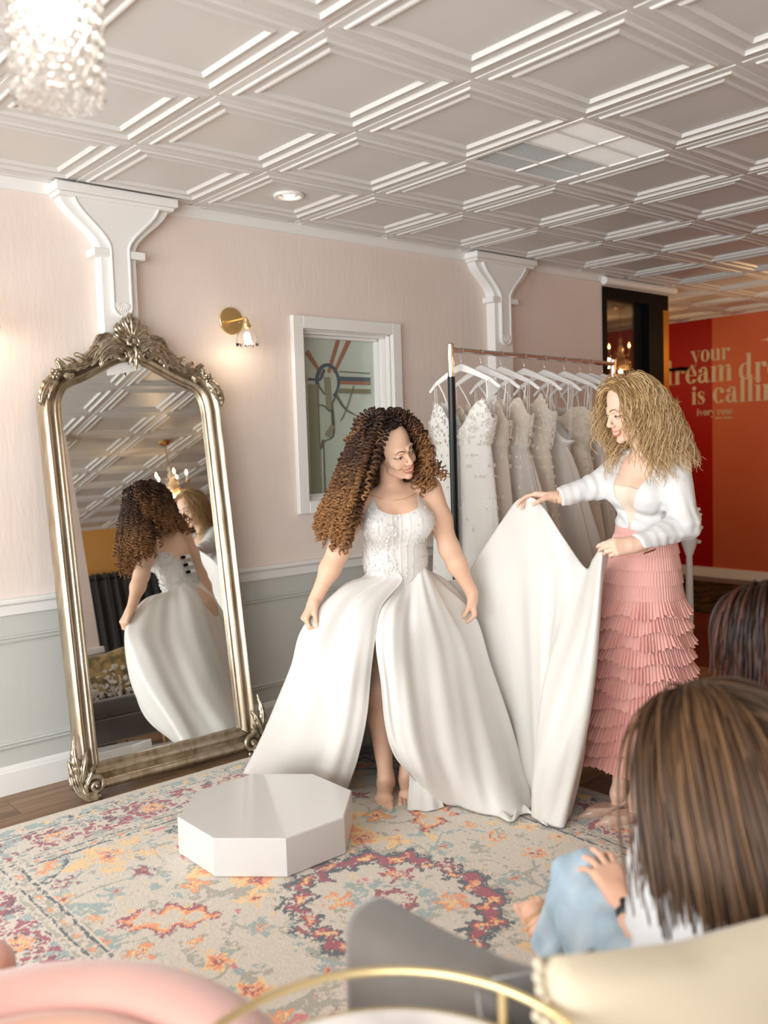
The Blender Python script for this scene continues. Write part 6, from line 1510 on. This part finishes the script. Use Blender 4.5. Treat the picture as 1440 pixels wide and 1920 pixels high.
lin_.grid(np.array([ring(skc(t), np.full(160, ska(t)[0]-.006), np.full(160, ska(t)[1]-.006), thc, ex, ey) for t in np.linspace(0, .93, 20)]), cv=True); lin_.build('underskirt', mat('pink_lining', lin(228, 150, 142), .7), cons, smooth=True)
tiers = np.concatenate([np.linspace(0, .26, 5)[:-1], np.linspace(.26, 1.0, NT-3)])
for i in range(len(tiers)-1):
    t0, t1 = tiers[i], tiers[i+1]; t1b = t1+.018; NA = 900; th = np.linspace(0, 2*PI, NA, endpoint=False); rg = np.random.default_rng(100+i)
    npl = 74+4*i; ph = rg.uniform(0, 6); wob = np.cumsum(rg.normal(0, .05, NA)); wob -= np.linspace(0, wob[-1], NA); G = []
    small = i < 4; fl_ = .006 if small else .026
    for j, s in enumerate(np.linspace(0, 1, 7)):
        t = t0+(t1b-t0)*s; a, b = ska(t); pl = (.0012 if small else .0020+.0075*s)*np.sin(npl*th+ph+wob*2)*(.7+.5*np.sin(th*11+ph*2)); off = fl_*s**1.5+pl+.007*s*np.sin(th*9+ph)*(0 if small else 1)
        R_ = ring(skc(t), a+off, b+off, th, ex, ey); R_[:, 2] += (.010*np.sin(th*7+ph)+.004*np.sin(npl*.5*th))*s*(0 if small else 1); G.append(R_)
    m = MB(); m.grid(np.array(G), cv=True); m.build('ruffle', TU, cons, smooth=True)
# ring and bracelet
m = MB(); ctr = c_wL+g1*.006; A1 = unit(np.cross(g1, V3(0, 0, 1))); B1 = np.cross(g1, A1); m.tube([ctr+.029*(math.cos(a)*A1+.9*math.sin(a)*B1)+g1*.003*math.sin(3*a) for a in np.linspace(0, 2*PI, 40, endpoint=False)], .0017, 6, close=True, caps=False); m.build('bracelet', M['brass'], cons, smooth=True)
# hair: loose waves
def keepC(v): return not (v[1] > .42-.3*max(0, v[2]) and v[2] < .60 and abs(v[0]) < .80 and v[1] > .36)
nS = 1900; p0, n0 = scalp(nS, cP, CH, keepC, r_); lc = (p0-c_o)@CH
side = np.where(lc[:, 0]-.012 < 0, -1., 1.)
d0 = unit(n0*.6+side[:, None]*CH[:, 0]*.7-CH[:, 1]*.35+r_.normal(0, .10, (nS, 3)))
hs = Sdf(); ctorso(hs, .012); hs.cone(cN, c_o-cu*.07, .05, .045, .03); hs.ell(cP(0, -.012, .028), (.076, .096, .09), CH, .02); hs.ell(cP(0, .055, -.045), (.066, .080, .10), CH, .02)
for a, b in ((c_sL, c_eL), (c_sR, c_eR)): hs.cone(a, b, .06, .05, .03)
wind = view_vec(.26, -.0, 0)*smoothstep(.06, -.04, lc[:, 1])[:, None]+view_vec(.10, .1, 0)*np.ones((nS, 1))
margin = .008+.030*r_.random(nS); Ls = .31*(.72+.34*r_.random(nS))
G_ = smooth_paths(grow(p0, d0, 22, Ls/21, hs, margin, grav=.28, inertia=.80, wind=wind), 2); ok_ = clear_face(G_, c_o, CH, (1143, 790, 22, 42, 0)); G_ = G_[ok_]; Ls = Ls[ok_]; nS = len(G_); G_ = resample(G_, 90); s_ = np.linspace(0, 1, 90)[None]
rad = (.001+.0125*smoothstep(.1, .7, s_))*(.4+.9*r_.random((nS, 1)))
grp = r_.integers(0, 46, nS); gph = r_.uniform(0, 6, 46)[grp]+r_.normal(0, .5, nS)
C3 = coil(G_, rad, Ls*(7+4*r_.random(nS)), gph); th_h = (.0019-.0010*s_)*(.6+.7*r_.random((nS, 1))); th_h[:, -1] = .0004
ca, cb, cc = (np.array(lin(*q)[:3]) for q in ((134, 98, 60), (196, 160, 108), (242, 218, 178)))
mv = np.clip(.05+.8*r_.random((nS, 1))+.25*s_-.1, 0, 1)[..., None]; colr = np.where(mv < .5, ca+(cb-ca)*mv*2, cb+(cc-cb)*(mv-.5)*2)
strands_obj('wavy_hair', C3, th_h, mat('blond_hair', (1, 1, 1, 1), .4, spec=.5, attr=True), cons, 5, colr, flat=.6)
hair_cap('hair_roots', cP, keepC, mat('blond_root', lin(140, 106, 66), .6), cons)

# ================================================================== seated people seen from behind
def straight_hair(name, P_, Rm, o, par, sdf, n, L0, cols, keep, seed, wav=.004, marg=(.006, .03), th=.0026, wind=None, grav=.32, turns=6, m_=70, flat=.55, root=None):
    r_ = np.random.default_rng(seed); p0, n0 = scalp(n, P_, Rm, keep, r_); lc = (p0-o)@Rm; side = np.sign(lc[:, 0]+1e-4)
    d0 = unit(n0*.45+side[:, None]*Rm[:, 0]*.35-Rm[:, 1]*.35+r_.normal(0, .05, (n, 3))); margin = marg[0]+marg[1]*r_.random(n); Ls = L0*(.8+.25*r_.random(n))
    G_ = smooth_paths(grow(p0, d0, 24, Ls/23, sdf, margin, grav=grav, inertia=.8, wind=wind), 7); G_ = resample(G_, m_); s_ = np.linspace(0, 1, m_)[None]
    grp = r_.integers(0, 40, n); gph = r_.uniform(0, 6, 40)[grp]+r_.normal(0, .4, n)
    C3 = coil(G_, wav*smoothstep(.1, .8, s_)*(.5+r_.random((n, 1))), L0*turns*(.8+.4*r_.random(n)), gph); tt = th*(1-.6*s_)*(.6+.8*r_.random((n, 1))); tt[:, -1] = .0003
    c3 = [np.array(lin(*q)[:3]) for q in cols]; mv = np.clip(.9*r_.random((n, 1))+.3*s_-.1, 0, 1)[..., None]; colr = np.where(mv < .5, c3[0]+(c3[1]-c3[0])*mv*2, c3[1]+(c3[2]-c3[1])*(mv-.5)*2)
    strands_obj(name, C3, tt, mat(name+'_strand', (1, 1, 1, 1), .42, spec=.45, attr=True), par, 5, colr, flat=flat)
    hair_cap('hair_roots', P_, keep, mat('root_'+name, lin(*[int(q*.8) for q in cols[0]]), .6), par)
def back_keep(v): return not (v[1] > .25 and v[2] < .70 and v[1] > .28)

# -- nearer one: long straight brown hair, white top, light jeans, dark watch, hands folded on the knee
s_o = at(1318, 1400, 1.66); p1 = thing('person', (1.36, .86, .42), 'seated person with long straight brown hair, white top and pale blue jeans', 'person')
f1 = view_vec(-.45, -.86, -.22); e1 = view_vec(-.86, .45, 0)*-1; e1, f1, u1 = head_frame(f1, e1)
if u1[2] < 0: e1 = -e1; u1 = -u1
H1 = np.stack([e1, f1, u1], 1); S1 = Sdf()
ne = at(1338, 1515, 1.60); a1, b1 = at(1282, 1640, 1.62), at(1455, 1650, 1.48); ch1 = at(1368, 1710, 1.56); pel1 = at(1315, 1900, 1.52)
S1.cone(a1, b1, .052, .052, .05); S1.ell(ch1, (.15, .10, .15), np.stack([unit(b1-a1), np.cross(unit(b1-a1), V3(0, 0, -1)), V3(0, 0, 1)], 1), .05); S1.ell(pel1, (.17, .13, .12), None, .06); S1.cone(ch1, pel1, .12, .13, .05)
S1.cone(ne+V3(0, 0, -.04), s_o-u1*.07, .052, .047, .03); P1 = head(S1, s_o, e1, f1, u1, smile=False)
el1, wr1 = at(1208, 1815, 1.58), at(1178, 1702, 1.735); el2, wr2 = at(1360, 1800, 1.62), at(1200, 1655, 1.84)
for a, b, c in ((a1, el1, wr1), (b1, el2, wr2)): S1.cone(a, b, .048, .042, .03); S1.cone(b, c, .040, .027, .03)
hd1 = unit(at(1128, 1618, 1.83)-wr1); hand(S1, wr1+hd1*.01, hd1, unit(view_vec(-.35, .25, -1)), unit(view_vec(.55, -.5, .2)), [(.25, .35, .2), (.2, .3, .2), (.25, .35, .2), (.35, .4, .2)], .95, spread=1.5)
hd2 = unit(at(1120, 1680, 1.84)-wr2); hand(S1, wr2+hd2*.0, hd2, unit(view_vec(-.2, -.1, -1)), unit(view_vec(.3, -.8, .1)), [(.35, .5, .3), (.4, .5, .3), (.45, .5, .3), (.5, .5, .3)], .92, spread=1.)
kneeA = at(1100, 1668, 1.90); hipA = at(1290, 1880, 1.55); kneeB = at(1140, 1775, 1.83); hipB = at(1230, 1890, 1.50)
footA = at(1003, 1712, 2.10)
anA = at(1040, 1790, 2.06); S1.cone(kneeA, anA, .05, .032, .03)
fd1 = unit(view_vec(-.55, -.3, .75)); S1.cone(anA, at(1022, 1745, 2.08), .034, .032, .02); S1.cone(at(1022, 1745, 2.08), footA, .033, .028, .02)
sdx = unit(np.cross(fd1, FWD))
for k in range(5):
    b_ = footA+sdx*(.026-.013*k); S1.cone(b_, b_+fd1*(.034-.004*k), .0105-.0006*k, .009-.0005*k, .006)
lo = np.array([a1, b1, ch1, s_o, wr1, wr2, footA, kneeA, kneeB]).min(0)-.16; hi = np.array([a1, b1, s_o, wr1, footA, kneeA, b1]).max(0)+.15; lo[2] = max(lo[2], .30)
V, Fq = S1.mesh(lo, hi, .004); bd1 = mesh_obj('body', V, Fq, skin('fair_skin_seated', lin(232, 186, 160)), p1, True)
T1 = Sdf(); T1.cone(a1, b1, .066, .066, .05); T1.ell(ch1, (.172, .122, .17), np.stack([unit(b1-a1), np.cross(unit(b1-a1), V3(0, 0, -1)), V3(0, 0, 1)], 1), .05); T1.cone(ch1, pel1, .145, .15, .05)
for a, b in ((a1, el1), (b1, el2)): T1.cone(a, a+(b-a)*.8, .056, .056, .03)
T1.fn(lambda P: np.linalg.norm(P-(ne+V3(0, 0, .01)), axis=1)-.085, ne, .12, .01, -1)
for a, b in ((a1, el1), (b1, el2)):
    d_ = unit(b-a); e_ = a+(b-a)*.72; T1.fn(lambda P, e_=e_, d_=d_, a=a: np.maximum(-((P-e_)@d_), np.linalg.norm(P-e_-d_*.06, axis=1)-.09), e_+d_*.06, .1, .004, -1)
bev = T1.ev
T1.ev = lambda P, sel=None: bev(P, sel)+.003*np.sin(P[:, 0]*70+np.sin(P[:, 2]*40)*2)*np.sin(P[:, 2]*30+P[:, 1]*40)
V, Fq = T1.mesh(np.array([a1, b1, ch1]).min(0)-[.2, .2, .30], np.array([a1, b1, ch1]).max(0)+[.2, .2, .15], .005); mesh_obj('white_top', V, Fq, mat('white_cotton', lin(226, 227, 229), .85, sheen=.2, bump=[('noise', 300, .2, .001)]), p1, True)
JN = Sdf(); JN.cone(hipA+V3(.02, .05, -.03), kneeA, .085, .070, .06); JN.cone(hipB, kneeB, .085, .076, .06); JN.ell(pel1, (.18, .14, .13), None, .06); JN.cone(kneeA, anA, .072, .056, .04); JN.cone(kneeB, kneeB+V3(.03, .06, -.35), .082, .055, .04)
JN.fn(lambda P: -((P-anA-unit(kneeA-anA)*.03)@unit(kneeA-anA)) if False else np.maximum((P-anA-unit(kneeA-anA)*.02)@unit(kneeA-anA), np.linalg.norm(P-anA, axis=1)-.09), anA, .1, .004, -1)
jev = JN.ev; JN.ev = lambda P, sel=None: jev(P, sel)+.0035*np.sin((P[:, 0]+P[:, 2])*55+np.sin(P[:, 1]*30)*2)+.002*np.sin(P[:, 1]*90+P[:, 2]*60)
V, Fq = JN.mesh(np.array([hipA, hipB, kneeA, kneeB, anA]).min(0)-[.14, .14, .18], np.array([hipA, hipB, kneeA, kneeB, anA]).max(0)+.14, .005)
mesh_obj('jeans', V, Fq, mat('pale_denim', lin(164, 188, 204), .85, noise=(9, lin(196, 212, 222), .4, .7), bump=[('noise', 500, .3, .001)]), p1, True)
# sandal straps
m = MB()
for k, t_ in enumerate((.0, .35, .8)):
    c_ = at(1022, 1745, 2.08)*(1-t_)+footA*t_; dd = unit(footA-at(1022, 1745, 2.08)); A1 = unit(np.cross(dd, FWD)); B1 = np.cross(dd, A1); rad_ = .036-.003*k
    G = [[c_+rad_*(math.cos(a)*A1*1.05+math.sin(a)*B1)+dd*w_ for w_ in (-.009, .009)] for a in np.linspace(0, 2*PI, 28, endpoint=False)]; m.grid(np.array(G), cu=True)
m.build('sandal', mat('tan_leather', lin(206, 160, 116), .5), p1, smooth=True)
wd = unit(wr1-el1); A1 = unit(np.cross(wd, FWD)); B1 = np.cross(wd, A1); wc_ = wr1-wd*.035
m = MB(); G = [[wc_+.031*(math.cos(a)*A1+math.sin(a)*B1)+wd*w_ for w_ in (-.011, .011)] for a in np.linspace(0, 2*PI, 30, endpoint=False)]; m.grid(np.array(G), cu=True); wt = m.build('watch_strap', mat('dark_strap', lin(40, 44, 50), .6), p1, smooth=True)
wn = unit(-FWD*.9-RGT*.15+V3(0, 0, .35)); wn = unit(wn-(wn@wd)*wd); m = MB(); m.box(wc_+wn*.033, (.034, .040, .010), np.stack([np.cross(wd, wn), wd, wn], 1), .004); m.build('watch_case', mat('watch_glass', lin(20, 28, 36), .12), wt)
HC = Sdf(); HC.cone(a1, b1, .064, .064, .05); HC.ell(ch1, (.172, .122, .17), np.stack([unit(b1-a1), np.cross(unit(b1-a1), V3(0, 0, -1)), V3(0, 0, 1)], 1), .05); HC.cone(ne, s_o-u1*.06, .056, .056, .06); HC.ell(P1(0, -.012, .02), (.078, .098, .098), H1, .05)
straight_hair('long_hair', P1, H1, s_o, p1, HC, 1900, .80, ((50, 34, 22), (88, 62, 40), (132, 98, 66)), back_keep, 41, .0025, (.003, .016), .0026, turns=5, wind=-f1*.30*[1, 1, 0])
m = MB(); cp_ = P1(.012, -.085, .075); m.box(cp_, (.024, .012, .012), H1, .003); m.build('hair_clip', mat('amber_clip', lin(150, 90, 40), .3), p1)

# -- farther one: short dark auburn hair, pink lace top, at the right edge
s2 = at(1438, 1192, 2.12); p2 = thing('person', (1.98, .95, .42), 'seated person with dark auburn hair and pink lace top at the right edge', 'person')
f2 = view_vec(-.62, -.78, -.12); e2 = view_vec(.78, -.62, 0); e2, f2, u2 = head_frame(f2, e2)
if u2[2] < 0: e2 = -e2; u2 = -u2
H2 = np.stack([e2, f2, u2], 1); S2 = Sdf(); n2_ = at(1462, 1300, 2.14); a2, b2 = at(1418, 1372, 2.22), at(1560, 1385, 2.05); ch2 = at(1490, 1450, 2.14)
S2.cone(a2, b2, .05, .05, .05); S2.ell(ch2, (.15, .12, .16), None, .05); S2.cone(n2_+V3(0, 0, -.05), s2-u2*.07, .052, .047, .03); P2 = head(S2, s2, e2, f2, u2, smile=False); pl2 = ch2+V3(.02, .0, -.28); S2.cone(ch2, pl2, .12, .14, .05)
S2.cone(a2, a2+V3(-.02, .05, -.26), .046, .04, .03); S2.cone(pl2, pl2+V3(.18, .38, -.02), .09, .075, .05); S2.cone(pl2+V3(.18, .38, -.02), pl2+V3(.2, .42, -.38), .06, .045, .03)
V, Fq = S2.mesh(np.array([a2, b2, ch2, s2, pl2]).min(0)-.2, np.array([a2, b2, ch2, s2, pl2+V3(.2, .42, 0)]).max(0)+.15, .005); bd2 = mesh_obj('body', V, Fq, skin('tan_skin', lin(226, 172, 138)), p2, True)
T2 = Sdf(); T2.cone(a2, b2, .062, .062, .05); T2.ell(ch2, (.17, .14, .18), None, .05); T2.cone(ch2, pl2, .135, .15, .05); T2.cone(a2, a2+V3(-.02, .05, -.26), .058, .052, .03); T2.fn(lambda P: np.linalg.norm(P-n2_, axis=1)-.075, n2_, .1, .01, -1)
V, Fq = T2.mesh(np.array([a2, b2, ch2, pl2]).min(0)-.2, np.array([a2, b2, ch2]).max(0)+.15, .005); mesh_obj('lace_top', V, Fq, mat('pink_lace', lin(236, 200, 182), .8, noise=(70, lin(206, 150, 128), .52, .60), bump=[('vor', 60, .8, .004)]), p2, True)
HC2 = Sdf(); HC2.cone(a2, b2, .062, .062, .05); HC2.ell(ch2, (.17, .14, .18), None, .05); HC2.cone(n2_, s2-u2*.06, .056, .056, .06); HC2.ell(P2(0, -.012, .02), (.078, .098, .098), H2, .05)
straight_hair('auburn_hair', P2, H2, s2, p2, HC2, 1300, .26, ((26, 14, 10), (42, 22, 14), (84, 42, 20)), back_keep, 43, .003, (.004, .034), .0046, turns=6)
# ================================================================== light and camera
def area(name, loc, rot, size, power, col):
    l = bpy.data.lights.new(name, 'AREA'); l.shape = 'RECTANGLE'; l.size, l.size_y = size; l.energy = power; l.color = col
    o = bpy.data.objects.new(name, l); COL.objects.link(o); o.location = loc; o.rotation_euler = rot; return o
DAY = (.95, .98, 1.)
# daylight through the left shop windows; the front one is added fill (each lamp stands just outside its opening)
area('daylight_left', (X0-.2, .3, 1.45), (0, -PI/2, 0), (2.3, 7.6), 430, DAY)
area('fill_front', (-.1, Y0-.2, 1.45), (-PI/2, 0, 0), (4.8, 2.3), 330, DAY)
def bulb(name, loc, power, col=(1, .62, .28), r=.05):
    l = bpy.data.lights.new(name, 'POINT'); l.energy = power; l.color = col; l.shadow_soft_size = r
    o = bpy.data.objects.new(name, l); COL.objects.link(o); o.location = loc; return o
bulb('warm_lamp', (7.4, 3.0, 2.2), 11); bulb('warm_lamp', (7.3, .2, 2.2), 10); bulb('warm_lamp', (7.3, 5.6, 2.2), 12)
w = bpy.data.worlds.new('sky'); SC.world = w; w.use_nodes = True
bg = w.node_tree.nodes['Background']; bg.inputs[0].default_value = (.85, .92, 1, 1); bg.inputs[1].default_value = .6
cam = bpy.data.cameras.new('camera'); co = bpy.data.objects.new('camera', cam); COL.objects.link(co)
cam.sensor_fit = 'VERTICAL'; cam.sensor_height = 36; cam.sensor_width = 27; cam.lens = F_PX/1920*36; cam.clip_start = .05
co.matrix_world = Matrix(((RGT[0], UPV[0], -FWD[0], CAM[0]), (RGT[1], UPV[1], -FWD[1], CAM[1]), (RGT[2], UPV[2], -FWD[2], CAM[2]), (0, 0, 0, 1)))
cam.dof.use_dof = True; cam.dof.focus_distance = 3.75; cam.dof.aperture_fstop = 2.1
SC.camera = co
vs = SC.view_settings; vs.view_transform = 'Standard'; vs.look = 'None'; vs.gamma = 1; vs.exposure = .24; vs.use_curve_mapping = False
